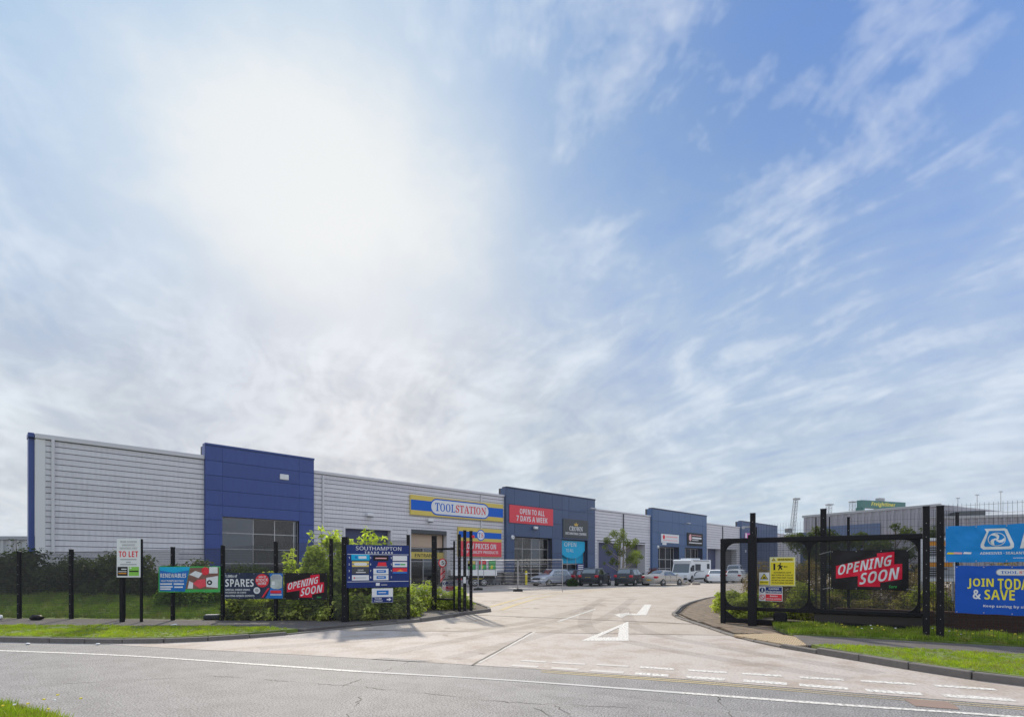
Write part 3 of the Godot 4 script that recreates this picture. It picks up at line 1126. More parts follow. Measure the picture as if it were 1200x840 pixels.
# a glazed screen: frame members and panes; xs and ys are the lines of the frame
func glazing(t: Node3D, xs: Array, ys: Array, z: float, material := "frame_alu", bar := 0.06):
	var w := obj("window", spn(Vector3(xs[0], ys[0], z - 0.05), Vector3(xs[-1], ys[0] + bar, z + 0.05), 0.008), material, t)
	for i in xs.size():
		obj("mullion", spn(Vector3(xs[i] - bar / 2, ys[0] + bar, z - 0.045), Vector3(xs[i] + bar / 2, ys[-1], z + 0.045), 0.008), material, w)
	for j in range(1, ys.size()):
		obj("transom", spn(Vector3(xs[0] + bar / 2, ys[j] - bar, z - 0.04), Vector3(xs[-1] - bar / 2, ys[j] - 0.002, z + 0.04), 0.008), material, w)
	for i in xs.size() - 1:
		for j in ys.size() - 1:
			var dull_pane := (i * 7 + j * 5 + int(xs[0] * 10.0)) % 5 < 2
			obj("pane", spn(Vector3(xs[i] + bar / 2 - 0.004, ys[j] + (bar if j == 0 else 0.0), z - 0.003), Vector3(xs[i + 1] - bar / 2 + 0.004, ys[j + 1] - bar + 0.004, z + 0.003)), "mirror_glass" if dull_pane else "glass", w)
	return w


func recess(t: Node3D, x0: float, x1: float, top: float, back: float, material: String):
	# the cheeks and the head of an opening
	var st := tool_()
	span(st, Vector3(x0 - 0.02, 0.0, back), Vector3(x0, top, 0.018))
	span(st, Vector3(x1, 0.0, back), Vector3(x1 + 0.02, top, 0.018))
	span(st, Vector3(x0, top, back), Vector3(x1, top + 0.02, 0.018))
	obj("reveal", st, material, t)


func flood_light(s: float, y: float, out: float, label: String, group := "flood lights on the terrace"):
	var u := Vector3(sin(PI / 4), 0, -cos(PI / 4))
	var nrm := Vector3(cos(PI / 4), 0, sin(PI / 4))
	var t := thing("flood_light", label, "flood light", Vector3(FACADE_X, y, FACADE_Z) + u * s + nrm * out, PI / 4, group)
	obj("bracket", spn(Vector3(-0.05, -0.06, 0.0), Vector3(0.05, 0.06, 0.14), 0.01), "grey_trim", t)
	obj("lamp_housing", spn(Vector3(-0.28, -0.16, 0.14), Vector3(0.28, 0.12, 0.36), 0.04), "sign_white", t)
	obj("lamp_glass", spn(Vector3(-0.24, -0.22, 0.16), Vector3(0.24, -0.16, 0.345), 0.02), "charcoal", t)


func terrace():
	var grey_h := 9.0
	var tall := 9.9
	# 1: grey clad bay at the left end, with a royal blue end return
	var t := bay_frame("grey_trade_unit", "light grey plank clad trade unit at the left end with a blue corner return", 0.0)
	# the end of the building is not square to its front
	obj("wall", slab([Vector2(0.0, -0.3), Vector2(0.1, -0.04), Vector2(8.5, -0.04), Vector2(8.5, -0.3), Vector2(0.6, -0.31)], 0.0, grey_h - 0.05), "joint", t)
	obj("side_wall", slab([Vector2(0.0, -0.33), Vector2(2.4, -24.0), Vector2(2.8, -24.0), Vector2(0.4, -0.33)], 0.0, grey_h), "grey_cladding_1", t)
	obj("back_wall", slab([Vector2(2.8, -24.0), Vector2(8.5, -24.0), Vector2(8.5, -23.8), Vector2(2.8, -23.8)], 0.0, grey_h - 0.1), "grey_cladding_1", t)
	obj("roof", slab([Vector2(0.4, -0.35), Vector2(8.5, -0.35), Vector2(8.5, -23.7), Vector2(2.8, -23.7)], grey_h - 0.4, grey_h - 0.2), "roof_sheet", t)
	planks(t, 0.42, 8.5, grey_h - 0.05, 0.333, [], "grey_cladding", true)
	obj("corner_trim", spn(Vector3(0.0, 0.0, -0.3), Vector3(0.42, grey_h - 0.05, 0.03), 0.02), mat("pale_trim", 0.66, 0.66, 0.68, 0.45), t)
	obj("capping", spn(Vector3(-0.02, grey_h - 0.05, -0.5), Vector3(8.5, grey_h + 0.22, 0.11), 0.02), "grey_trim", t)
	downpipe(t, 0.74, grey_h)
	var e := obj("end_return", spn(Vector3(-0.28, 0.0, -1.1), Vector3(-0.01, grey_h + 0.0, -0.32), 0.02), "royal_cladding_1", t)
	obj("end_capping", spn(Vector3(-0.31, grey_h + 0.0, -1.12), Vector3(-0.03, grey_h + 0.26, -0.1), 0.02), "royal_cladding_0", e)
	obj("low_opening", spn(Vector3(5.0, 1.1, 0.015), Vector3(7.0, 2.9, 0.05), 0.01), "grey_trim", t)
	# 2: royal blue tower bay with the glazed entrance
	t = bay_frame("royal_blue_trade_unit", "royal blue panelled tower bay with a big glazed entrance left of the shop signs", 8.5)
	var op := [[1.05, 6.35, 5.2]]
	var tt := Node3D.new()
	shell(t, 7.5, tall, op, 24.0, 0.16, 8.6)
	var front := t
	for r in 10:
		for part in split_panel(0.0, 7.5, tall * r / 10.0, tall * (r + 1) / 10.0, op):
			obj("cladding_panel", spn(Vector3(part[0] + 0.004, part[1] + 0.010, 0.16), Vector3(part[2] - 0.004, part[3] - 0.010, 0.22), 0.006), "royal_cladding_%d" % (rng.randi() % 3), front)
	obj("capping", spn(Vector3(-0.03, tall, -0.3), Vector3(7.53, tall + 0.14, 0.27), 0.015), "royal_cladding_0", t)
	obj("side_cladding", spn(Vector3(-0.012, 0.0, -0.5), Vector3(0.0, tall, 0.155)), "royal_cladding_0", t)
	tt.free()
	for part in [["reveal", Vector3(1.03, 0, -0.35), Vector3(1.05, 5.2, 0.21)], ["reveal", Vector3(6.35, 0, -0.35), Vector3(6.37, 5.2, 0.21)], ["reveal", Vector3(1.05, 5.2, -0.35), Vector3(6.35, 5.22, 0.21)]]:
		obj(part[0], spn(part[1], part[2]), "navy_trim", t)
	glazing(t, [1.05, 3.15, 4.65, 6.05, 6.35], [0.05, 2.05, 3.05, 4.15, 5.2], -0.1)
	obj("interior_wall", spn(Vector3(0.5, 0.03, -5.0), Vector3(7.0, 6.0, -4.9)), "interior", t)
	var st := tool_()
	for q in [[1.4, 2.4, -2.2, 2.6], [3.4, 0.9, -1.2, 1.2], [4.2, 1.2, -2.5, 3.4], [5.1, 0.7, -1.1, 4.6], [2.6, 0.6, -1.6, 1.0]]:
		span(st, Vector3(q[0], 0.03, q[2] - 0.6), Vector3(q[0] + q[1], q[3], q[2]), 0.03)
	obj("stored_goods", st, "interior_light", t)
	obj("alarm_box", spn(Vector3(4.9, 8.15, 0.22), Vector3(5.55, 8.55, 0.3), 0.03), "sign_white", t)
	# 3: long grey bay with shutter and entrance
	t = bay_frame("grey_trade_unit", "long grey trade unit with the tool shop entrance and a dark blue shutter", 16.0)
	var L := 20.4
	op = [[2.55, 7.0, 5.0], [8.75, 13.1, 4.95]]
	shell(t, L, grey_h - 0.05, op)
	planks(t, 0.0, L, grey_h - 0.05, 0.333, op, "grey_cladding", true, [0.8, 17.2])
	capping(t, L, grey_h - 0.05, "grey_trim", 0.22)
	downpipe(t, 0.8, grey_h - 0.1, "grey_trim")
	downpipe(t, 17.2, grey_h - 0.1, "grey_trim")
	shutter(t, 2.55, 7.0, 5.0, "shutter_navy")
	for x in [8.75, 13.1]:
		obj("jamb", spn(Vector3(x - 0.2, 0.0, -0.45), Vector3(x + 0.2, 5.1, 0.07), 0.02), "grey_trim", t)
	obj("lintel", spn(Vector3(8.95, 4.75, -0.45), Vector3(12.9, 5.1, 0.06), 0.02), "charcoal", t)
	obj("head_panel", spn(Vector3(8.95, 3.55, -0.7), Vector3(12.9, 4.75, -0.6)), mat("pale_timber", 0.55, 0.42, 0.32, 0.7), t)
	glazing(t, [8.95, 10.6, 12.9], [0.05, 2.3, 3.5], -0.5)
	obj("interior_wall", spn(Vector3(8.0, 0.03, -4.0), Vector3(14.0, 5.0, -3.9)), "interior_dark", t)
	var en := obj("entrance_band", spn(Vector3(8.95, 2.52, -0.44), Vector3(12.9, 3.12, -0.40)), "sign_yellow", t)
	write(en, "ENTRANCE", "sign_black", 10.9, 2.82, 2.5, 0.32, -0.396)
	# 4: navy tower bay with two glazed shopfronts
	t = bay_frame("navy_trade_unit", "navy blue tower bay with two glazed shopfronts beneath a red and a charcoal sign", 36.4)
	navy_bay(t, 15.2, tall, [[1.2, 7.2, 4.95], [8.9, 13.7, 4.95]], "navy_cladding", 1.6)
	glazing(t, [1.2, 3.0, 4.4, 5.8, 7.2], [0.05, 1.15, 2.15, 3.75, 4.9], -0.35, "frame_alu", 0.07)
	glazing(t, [8.9, 10.6, 12.2, 13.7], [0.05, 2.15, 3.6, 4.9], -0.35, "frame_alu", 0.07)
	obj("window_film", spn(Vector3(8.95, 2.2, -0.33), Vector3(13.6, 4.85, -0.325)), "sign_cyan", t)
	for r in [[1.3, 2.3, 2.1, 4.3], [2.7, 3.4, 2.6, 4.6], [5.0, 6.6, 0.3, 3.0], [9.2, 12.0, 0.1, 1.8]]:
		obj("display_board", spn(Vector3(r[0], r[2], -1.4), Vector3(r[1], r[3], -1.3), 0.01), "interior_light", t)
	# 5: grey bay with two shutters
	t = bay_frame("grey_trade_unit", "light grey trade unit with two shutters behind the small roadside tree", 51.6)
	op = [[0.9, 6.2, 4.95], [6.9, 12.0, 4.95]]
	shell(t, 13.3, grey_h - 0.25, op)
	planks(t, 0.0, 13.3, grey_h - 0.25, 0.36, op, "grey_cladding", true, [6.55])
	capping(t, 13.3, grey_h - 0.25, "grey_trim", 0.2)
	downpipe(t, 6.55, grey_h - 0.3, "charcoal")
	shutter(t, 0.9, 6.2, 4.95, "shutter_navy")
	shutter(t, 6.9, 12.0, 4.95, "shutter_dark", -1.2)
	# 6: blue tower bay with two small shopfronts
	t = bay_frame("blue_trade_unit", "mid blue tower bay behind the motorhome with a white and a black sign", 64.9)
	navy_bay(t, 16.7, tall, [[1.6, 7.6, 4.7], [9.4, 15.2, 4.7]], "blue_cladding", 1.65)
	for x in [1.6, 9.4]:
		glazing(t, [x, x + 1.7, x + 3.4, x + 4.9, x + 5.8], [0.05, 1.6, 2.9, 4.65], -0.5, "frame_alu", 0.09)
	obj("display_board", spn(Vector3(2.0, 2.6, -1.5), Vector3(4.9, 4.6, -1.4), 0.01), "interior_light", t)
	obj("display_board", spn(Vector3(9.8, 2.6, -1.5), Vector3(12.2, 4.6, -1.4), 0.01), "interior_light", t)
	# 7: grey bay
	t = bay_frame("grey_trade_unit", "light grey trade unit with blue shutters seen just left of the gate end", 81.6)
	op = [[0.7, 5.9, 4.9], [7.2, 12.3, 4.9]]
	shell(t, 13.7, grey_h - 0.3, op)
	planks(t, 0.0, 13.7, grey_h - 0.3, 0.4, op, "grey_cladding", false, [6.5])
	capping(t, 13.7, grey_h - 0.3, "grey_trim", 0.2)
	downpipe(t, 6.5, grey_h - 0.3, "charcoal")
	shutter(t, 0.7, 5.9, 4.9, "shutter_navy", -0.9)
	shutter(t, 7.2, 12.3, 4.9, "shutter_dark", -0.9)
	# 8: blue bay, 9: grey bay, 10: blue bay
	t = bay_frame("blue_trade_unit", "blue tower bay with a pink sign partly behind the tall gate post", 95.3)
	navy_bay(t, 17.6, tall, [], "navy_cladding", 1.65)
	t = bay_frame("grey_trade_unit", "farthest grey trade unit showing above the gate", 112.9)
	shell(t, 14.9, grey_h - 0.6, [])
	planks(t, 0.0, 14.9, grey_h - 0.6, 0.4, [], "grey_cladding", false)
	capping(t, 14.9, grey_h - 0.6, "grey_trim", 0.2)
	t = bay_frame("blue_trade_unit", "farthest blue tower bay beside the ribbed warehouse", 127.8)
	navy_bay(t, 10.2, tall - 0.7, [], "navy_cladding", 1.65)


func navy_bay(t: Node3D, w: float, h: float, op: Array, mats: String, row: float):
	shell(t, w, h, op, 24.0, 0.26, 8.3)
	var n := int(round(h / row))
	for r in n:
		for c in 3:
			for part in split_panel(w * c / 3.0, w * (c + 1) / 3.0, h * r / n, h * (r + 1) / n, op):
				obj("cladding_panel", spn(Vector3(part[0] + 0.012, part[1] + 0.014, 0.26), Vector3(part[2] - 0.012, part[3] - 0.014, 0.32), 0.006), "%s_%d" % [mats, rng.randi() % 3], t)
	obj("capping", spn(Vector3(-0.03, h, -0.3), Vector3(w + 0.03, h + 0.14, 0.38), 0.015), "navy_trim", t)
	obj("side_cladding", spn(Vector3(-0.012, 0.0, -0.5), Vector3(0.0, h, 0.255)), mats + "_0", t)
	for o in op:
		for part in [[Vector3(o[0] - 0.02, 0, -0.7), Vector3(o[0], o[2], 0.31)], [Vector3(o[1], 0, -0.7), Vector3(o[1] + 0.02, o[2], 0.31)], [Vector3(o[0], o[2], -0.7), Vector3(o[1], o[2] + 0.02, 0.31)]]:
			obj("reveal", spn(part[0], part[1]), "navy_trim", t)
		obj("interior_wall", spn(Vector3(o[0] - 0.4, 0.03, -4.2), Vector3(o[1] + 0.4, o[2] + 0.3, -4.1)), "interior_dark", t)


# ------------------------------------------------------------------ beyond the yard
# a long shed with ribbed walls; at is one corner (x, distance), e1 runs along the wall that is seen
func ribbed_shed(called: String, label: String, at: Vector2, e1: Vector2, length: float, depth: float, h: float, pitch: float, material: String, roof: String, band := 0.0) -> Node3D:
	var t := thing(called, label, "warehouse", Vector3(at.x, 0, -at.y), atan2(e1.y, e1.x))
	obj("wall", spn(Vector3(0, 0, -depth), Vector3(length, h, 0)), material, t)
	var st := tool_()
	for i in int(length / pitch):
		extrude(st, poly_of([i * pitch + 0.1, 0.0, i * pitch + 0.25, 0.3, i * pitch + pitch * 0.45, 0.3, i * pitch + pitch * 0.55, 0.0]), 0.0, h - 0.4, Transform3D(Basis(Vector3(1, 0, 0), Vector3(0, 0, 1), Vector3(0, 1, 0)), Vector3(0, 0, 0.001)))
	obj("wall_ribs", st, material, t).set_meta("kind", "stuff")
	obj("eaves_trim", spn(Vector3(-0.3, h - 0.35, -0.4), Vector3(length + 0.3, h + 0.25, 0.35), 0.05), "pale_steel", t)
	obj("roof", spn(Vector3(0, h, -depth), Vector3(length, h + 0.12, -0.41)), roof, t)
	if band > 0.0:
		obj("blue_band", spn(Vector3(5.0, 0.0, 0.13), Vector3(length * 0.62, band, 0.36), 0.02), "navy_cladding_1", t)
	return t


func lattice(st: SurfaceTool, a: Vector3, b: Vector3, wa: float, wb: float, n: int, r: float):
	# a square lattice mast from a to b
	var d := (b - a).normalized()
	var u := d.cross(Vector3.FORWARD).normalized()
	var v := d.cross(u)
	var corner := func(i: int, f: float) -> Vector3:
		var w := lerpf(wa, wb, f) / 2
		return a.lerp(b, f) + u * (w if i == 0 or i == 3 else -w) + v * (w if i < 2 else -w)
	for i in 4:
		tube(st, corner.call(i, 0.0), corner.call(i, 1.0), r, r, 4, false)
		for k in n:
			tube(st, corner.call(i, float(k) / n), corner.call((i + 1) % 4, float(k + 1) / n), r * 0.6, r * 0.6, 3, false)
			tube(st, corner.call(i, float(k) / n), corner.call((i + 1) % 4, float(k) / n), r * 0.6, r * 0.6, 3, false)


func far_buildings():
	ribbed_shed("ribbed_warehouse", "long grey ribbed warehouse rising above the open gate", Vector2(80.2, 150), Vector2(0.475, -0.88), 32.0, 40.0, 15.6, 1.7, "far_cladding", "roof_sheet", 12.4)
	var t := ribbed_shed("pale_warehouse", "pale low warehouse behind the blue banners with a dark roof plant box", Vector2(92.5, 121), Vector2(0.93, -0.37), 60.0, 40.0, 12.6, 1.4, "far_cladding", "white_paint")
	obj("roof_plant", spn(Vector3(5.5, 12.6, -6.0), Vector3(10.4, 14.0, -1.0), 0.08), "charcoal", t)
	obj("upper_roof", spn(Vector3(0.5, 12.72, -38), Vector3(59.0, 14.2, -8.0), 0.1), "white_paint", t)
	for k in 3:
		obj("roof_line", spn(Vector3(0.0, 3.0 + 3.0 * k, 0.2), Vector3(60.0, 3.4 + 3.0 * k, 0.34), 0.02), "pale_steel", t)
	ribbed_shed("pale_shed", "pale flat roofed shed at the far left edge behind the hedge", Vector2(-100, 84), Vector2(1, 0.05), 28.0, 20.0, 6.3, 1.2, "roof_sheet", "roof_sheet")
	# the teal gantry crane
	t = thing("gantry_crane", "teal gantry crane with yellow Freightliner lettering above the ribbed warehouse", "crane", Vector3(128.5, 0, -202), 0.35)
	var L := 23.5
	obj("main_girder", spn(Vector3(0, 23.6, -1.0), Vector3(L, 26.4, 1.0), 0.1), "teal_steel", t)
	for x in [0.6, 2.4 + 9.0, L - 0.6]:
		var st := tool_()
		if x != 11.4:
			bar(st, Vector3(x, 23.6, 0.9), Vector3(x - 0.3, 0, 4.5), 0.9, 0.9)
			bar(st, Vector3(x, 23.6, -0.9), Vector3(x - 0.3, 0, -4.5), 0.9, 0.9)
			extrude(st, poly_of([x - 1.2, 23.6, x + 1.2, 23.6, x + 0.5, 21.6, x - 0.5, 21.6]), -0.9, 0.9)
			obj("leg", st, "teal_steel", t)
		else:
			extrude(st, poly_of([x - 2.6, 23.6, x + 2.6, 23.6, x + 1.6, 22.8, x - 1.6, 22.8]), -0.9, 0.9)
			obj("hoist_trolley", st, "teal_steel", t)
	obj("machine_house", spn(Vector3(9.5, 26.4, -0.8), Vector3(12.5, 27.6, 0.8), 0.1), "pale_steel", t)
	write(t, "Freightliner", "letter_yellow", 11.4, 25.0, 12.5, 1.9, 1.03, "bold", 0.2)
	# dock cranes
	t = thing("dock_crane", "tall lattice dock crane leaning slightly right, left of the ribbed warehouse", "crane", Vector3(153.5, 0, -300), 0.2)
	var s := tool_()
	lattice(s, Vector3(0, 14, 0), Vector3(3.0, 39.5, 0), 2.2, 1.5, 12, 0.16)
	obj("jib", s, "pale_steel", t)
	obj("jib_head", spn(Vector3(1.6, 38.6, -0.8), Vector3(5.2, 39.6, 0.8), 0.1), "pale_steel", t)
	s = tool_()
	lattice(s, Vector3(-6, 0, 0), Vector3(-1.0, 20, 0), 2.2, 1.2, 7, 0.14)
	obj("leg", s, "pale_steel", t)
	s = tool_()
	lattice(s, Vector3(4.5, 0, 0), Vector3(1.0, 20, 0), 2.2, 1.2, 7, 0.14)
	obj("leg", s, "pale_steel", t)
	obj("cab", spn(Vector3(-3.2, 20.5, -1.2), Vector3(-0.2, 22.8, 1.2), 0.15), "charcoal", t)
	var q := [[173.5, 36.5, "lattice crane top above the left part of the ribbed warehouse roof"], [186.5, 38.0, "lattice crane top just left of the teal gantry crane"]]
	for k in 2:
		t = thing("dock_crane", q[k][2], "crane", Vector3(q[k][0], 0, -302), 0.2, "cranes behind the warehouse")
		s = tool_()
		lattice(s, Vector3(0, 0, 0), Vector3(2.4, q[k][1], 0), 2.4, 2.0, 16, 0.13)
		obj("mast", s, "pale_steel", t)
		obj("jib_head", spn(Vector3(0.8, q[k][1] - 0.6, -1.2), Vector3(4.4, q[k][1], 1.2), 0.1), "pale_steel", t)
	var mx := [[122.6, "left"], [127.9, "middle"], [134.4, "right"]]
	for k in 3:
		t = thing("lighting_mast", "thin grey lighting mast above the pale warehouse, %s of three" % mx[k][1], "mast", Vector3(mx[k][0], 0, -150), 0.0, "masts above the pale warehouse")
		s = tool_()
		tube(s, Vector3.ZERO, Vector3(0, 20.5 + 0.9 * k, 0), 0.16, 0.07, 8)
		obj("pole", s, "pale_steel", t)
		obj("lamp_head", spn(Vector3(-0.5, 20.5 + 0.9 * k, -0.2), Vector3(0.5, 20.7 + 0.9 * k, 0.2), 0.05), "pale_steel", t)


# ------------------------------------------------------------------ fences and gate
# welded mesh between two feet on the ground, in the frame of the parent
func mesh_panel(t: Node3D, a: Vector3, b: Vector3, y0: float, ya: float, yb: float, step := 0.019, rows := 0.076, wire := 0.0034):
	var st := tool_()
	var d := b - a
	var n := int(d.length() / step)
	for i in range(1, n):
		var f := float(i) / n
		var p := a + d * f
		tube(st, p + Vector3.UP * y0, p + Vector3.UP * lerpf(ya, yb, f), wire, wire, 3, false)
	var m := int((minf(ya, yb) - y0) / rows)
	for j in m + 1:
		tube(st, a + Vector3.UP * (y0 + j * rows), b + Vector3.UP * (y0 + j * rows), wire, wire, 3, false)
	var o := obj("mesh_panel", st, "mesh_wire", t)
	o.set_meta("kind", "stuff")


func fence_post(t: Node3D, at: Vector3, h: float, w := 0.1, turn := 0.0, material := "black_steel"):
	var st := tool_()
	box(st, Vector3(0, h / 2, 0), Vector3(w, h, w), 0.008, Basis(Vector3.UP, turn))
	box(st, Vector3(0, h + 0.012, 0), Vector3(w + 0.012, 0.024, w + 0.012), 0.006, Basis(Vector3.UP, turn))
	var p := obj("post", st, material, t)
	p.position = at
	# clamp bolts down its face
	var bolts := tool_()
	for k in int(h / 0.32):
		tube(bolts, Vector3(0.0, 0.18 + k * 0.32, w / 2), Vector3(0.0, 0.18 + k * 0.32, w / 2 + 0.012), 0.009, 0.009, 6)
	var bo := obj("clamp_bolt", bolts, "galvanised", p)
	bo.rotation.y = turn
	bo.set_meta("kind", "stuff")


func left_fence():
	var t := thing("mesh_fence", "black welded mesh fence with square posts along the left footway", "fence", Vector3(-5.75, 0.08, -17.35))
	var feet := [[-22.4, 18.75, 2.2], [-20.3, 18.45, 2.2], [-18.2, 18.2, 2.2], [-16.3, 18.05, 2.2], [-14.5, 17.95, 2.27], [-12.65, 17.75, 2.3], [-10.88, 17.5, 2.33], [-9.25, 17.45, 2.38], [-7.53, 17.4, 2.5], [-5.75, 17.35, 2.58]]
	for i in feet.size():
		var f: Array = feet[i]
		var p := Vector3(f[0] + 5.75, 0, 17.35 - f[1])
		fence_post(t, p, f[2], 0.1)
		if i > 0:
			var e: Array = feet[i - 1]
			mesh_panel(t, Vector3(e[0] + 5.75, 0, 17.35 - e[1]), p, 0.06, e[2] - 0.05, f[2] - 0.05)
	# the return from the corner to the gate
	t = thing("mesh_fence", "short run of black mesh fence from the corner post to the left gate posts", "fence", Vector3(-5.19, 0.08, -16.98))
	fence_post(t, Vector3(0, 0, 0), 2.62, 0.18)
	fence_post(t, Vector3(1.78, 0, -0.95), 2.74, 0.10)
	fence_post(t, Vector3(2.1, 0, -4.7), 2.92, 0.19)
	mesh_panel(t, Vector3(-0.5, 0, -0.36), Vector3(0, 0, 0), 0.06, 2.5, 2.5)
	mesh_panel(t, Vector3(0, 0, 0), Vector3(1.78, 0, -0.95), 0.06, 2.5, 2.62)
	mesh_panel(t, Vector3(1.78, 0, -0.95), Vector3(2.1, 0, -4.7), 0.06, 2.6, 2.75, 0.15, 0.2, 0.002)


func entrance_posts():
	# a side frame and the tall posts that the gate closes against
	var t := thing("gate_side_frame", "narrow black framed mesh panel left of the entrance holding the speed sign", "fence panel", Vector3(-3.0, 0.08, -21.6))
	var st := tool_()
	bar(st, Vector3(0, 2.42, 0), Vector3(0.72, 2.42, 0.35), 0.08, 0.09, 0.01)
	obj("top_rail", st, "black_steel", t)
	st = tool_()
	bar(st, Vector3(0, 0.44, 0), Vector3(0.72, 0.44, 0.35), 0.07, 0.08, 0.01)
	obj("bottom_rail", st, "black_steel", t)
	st = tool_()
	box(st, Vector3(0.75, 1.36, 0.37), Vector3(0.07, 2.72, 0.07), 0.008)
	obj("stile", st, "black_steel", t)
	mesh_panel(t, Vector3(0, 0, 0), Vector3(0.72, 0, 0.35), 0.48, 2.38, 2.38)
	var g := "tall posts beside the entrance"
	var spec := [[-2.02, 20.95, 2.95, "leftmost and lowest of the three tall black posts left of the entrance"], [-1.81, 20.9, 3.1, "middle of the three tall black posts, with a white tag on it"], [-1.575, 20.95, 3.08, "tall black post closest to the roadway, with a red reflector at its top"]]
	for k in 3:
		var s: Array = spec[k]
		t = thing("gate_post", s[3], "post", Vector3(s[0], 0.07, -s[1]), 0.0, g)
		fence_post(t, Vector3.ZERO, s[2], 0.115)
		if k == 1:
			obj("tag", spn(Vector3(-0.05, 1.1, 0.06), Vector3(0.05, 1.34, 0.07), 0.004), "sign_white", t)
		if k == 2:
			st = tool_()
			tube(st, Vector3(0.09, 2.88, 0.02), Vector3(0.09, 2.88, 0.1), 0.06, 0.055, 12)
			obj("reflector", st, "sign_red", t)
			obj("catch", spn(Vector3(-0.12, 1.75, -0.03), Vector3(-0.058, 1.85, 0.03), 0.01), "black_steel", t)
	# guide posts and fence corner posts on the right
	g = "tall posts on the right"
	t = thing("gate_post", "tall black guide post at the open gate, with a wider box section below", "post", Vector3(7.13, 0.06, -16.15), -0.55, g)
	fence_post(t, Vector3.ZERO, 3.3, 0.14)
	obj("guide_channel", spn(Vector3(-0.115, 0.0, 0.075), Vector3(0.115, 2.68, 0.19), 0.012), "black_steel", t)
	obj("camera_arm", spn(Vector3(-0.24, 2.9, -0.03), Vector3(-0.07, 2.94, 0.01), 0.008), "galvanised", t)
	st = tool_()
	tube(st, Vector3(-0.25, 2.9, 0.0), Vector3(-0.25, 2.9, 0.1), 0.04, 0.045, 10)
	obj("camera_head", st, "sign_grey", t)
	t = thing("gate_post", "tall black guide post at the middle of the gate, left of its banner", "post", Vector3(8.86, 0.12, -15.52), -0.55, g)
	fence_post(t, Vector3.ZERO, 3.3, 0.15)
	for x in [-0.2, 0.14]:
		obj("rod", tb(Vector3(x, 0.3, -0.35), Vector3(x, 3.12, -0.35), 0.018, 6), "black_steel", t)
	t = thing("gate_post", "left of the paired tall black posts between the gate and the blue banners", "post", Vector3(9.77, 0.08, -12.87), -0.6, g)
	fence_post(t, Vector3.ZERO, 3.12, 0.13)
	t = thing("gate_post", "right of the paired tall black posts, touching the blue banners", "post", Vector3(10.03, 0.08, -12.78), -0.6, g)
	fence_post(t, Vector3.ZERO, 3.12, 0.14)


func gusset(st: SurfaceTool, x: float, y: float, sx: float, sy: float, r := 0.32):
	# a curved corner plate
	var p := PackedVector2Array([Vector2(x, y), Vector2(x + sx * r, y)])
	for i in range(1, 8):
		var t := PI / 2 * i / 8.0
		p.append(Vector2(x + sx * r * (1 - sin(t)), y + sy * r * (1 - cos(t))))
	p.append(Vector2(x, y + sy * r))
	extrude(st, p, -0.03, 0.03)


func sliding_gate():
	var t := thing("sliding_gate", "black steel sliding gate slid open to the right, filled with fine mesh", "gate", Vector3(6.5, 0.06, -16.8), -0.549)
	var L := 5.0
	for q in [["top_rail", 2.46, 2.6], ["bottom_rail", 0.03, 0.17], ["lower_rail", 0.42, 0.53]]:
		obj(q[0], spn(Vector3(0.07 if q[0] != "top_rail" else -0.07, q[1], -0.06), Vector3(L, q[2], 0.06), 0.012), "black_steel", t)
	obj("end_stile", spn(Vector3(-0.07, 0.0, -0.065), Vector3(0.07, 2.459, 0.065), 0.012), "black_steel", t)
	for x in [2.33, 4.86]:
		obj("stile", spn(Vector3(x - 0.028, 0.53, -0.045), Vector3(x + 0.028, 2.46, 0.045), 0.008), "black_steel", t)
	for q in [[0.07, 2.46, 1, -1], [0.07, 0.53, 1, 1], [2.3, 2.46, -1, -1], [2.36, 2.46, 1, -1], [2.3, 0.53, -1, 1], [2.36, 0.53, 1, 1], [4.83, 2.46, -1, -1], [4.83, 0.53, -1, 1]]:
		var st := tool_()
		gusset(st, q[0], q[1], q[2], q[3])
		obj("gusset", st, "black_steel", t)
	for q in [[0.07, 0.17, 1, 1]]:
		var st := tool_()
		extrude(st, poly_of([q[0], q[1], q[0] + 0.3, q[1], q[0], q[1] + 0.24]), -0.03, 0.03)
		obj("gusset", st, "black_steel", t)
	mesh_panel(t, Vector3(0.07, 0, 0), Vector3(2.3, 0, 0), 0.53, 2.46, 2.46, 0.016, 0.06, 0.0036)
	mesh_panel(t, Vector3(2.36, 0, 0), Vector3(4.83, 0, 0), 0.53, 2.46, 2.46, 0.016, 0.06, 0.0036)
	obj("roller_housing", spn(Vector3(1.42, 0.1, 0.07), Vector3(1.78, 0.42, 0.22), 0.05), "black_steel", t)
	obj("kick_plate", spn(Vector3(2.45, 0.18, -0.03), Vector3(L, 0.41, 0.0), 0.005), mat("dark_plate", 0.035, 0.028, 0.026, 0.7), t)
	# the fixed fence behind the gate
	t = thing("mesh_fence", "tall black mesh fence standing just behind the open gate", "fence", Vector3(7.55, 0.1, -16.9))
	var dir := Vector3(4.2, 0, 2.5)
	for f in [0.0, 0.5, 1.0]:
		fence_post(t, dir * f, 3.1 if f > 0 else 2.9, 0.07, -0.549)
	mesh_panel(t, Vector3.ZERO, dir * 0.5, 0.2, 3.0, 3.1, 0.076, 0.2, 0.003)
	mesh_panel(t, dir * 0.5, dir, 0.2, 3.1, 3.2, 0.076, 0.2, 0.003)


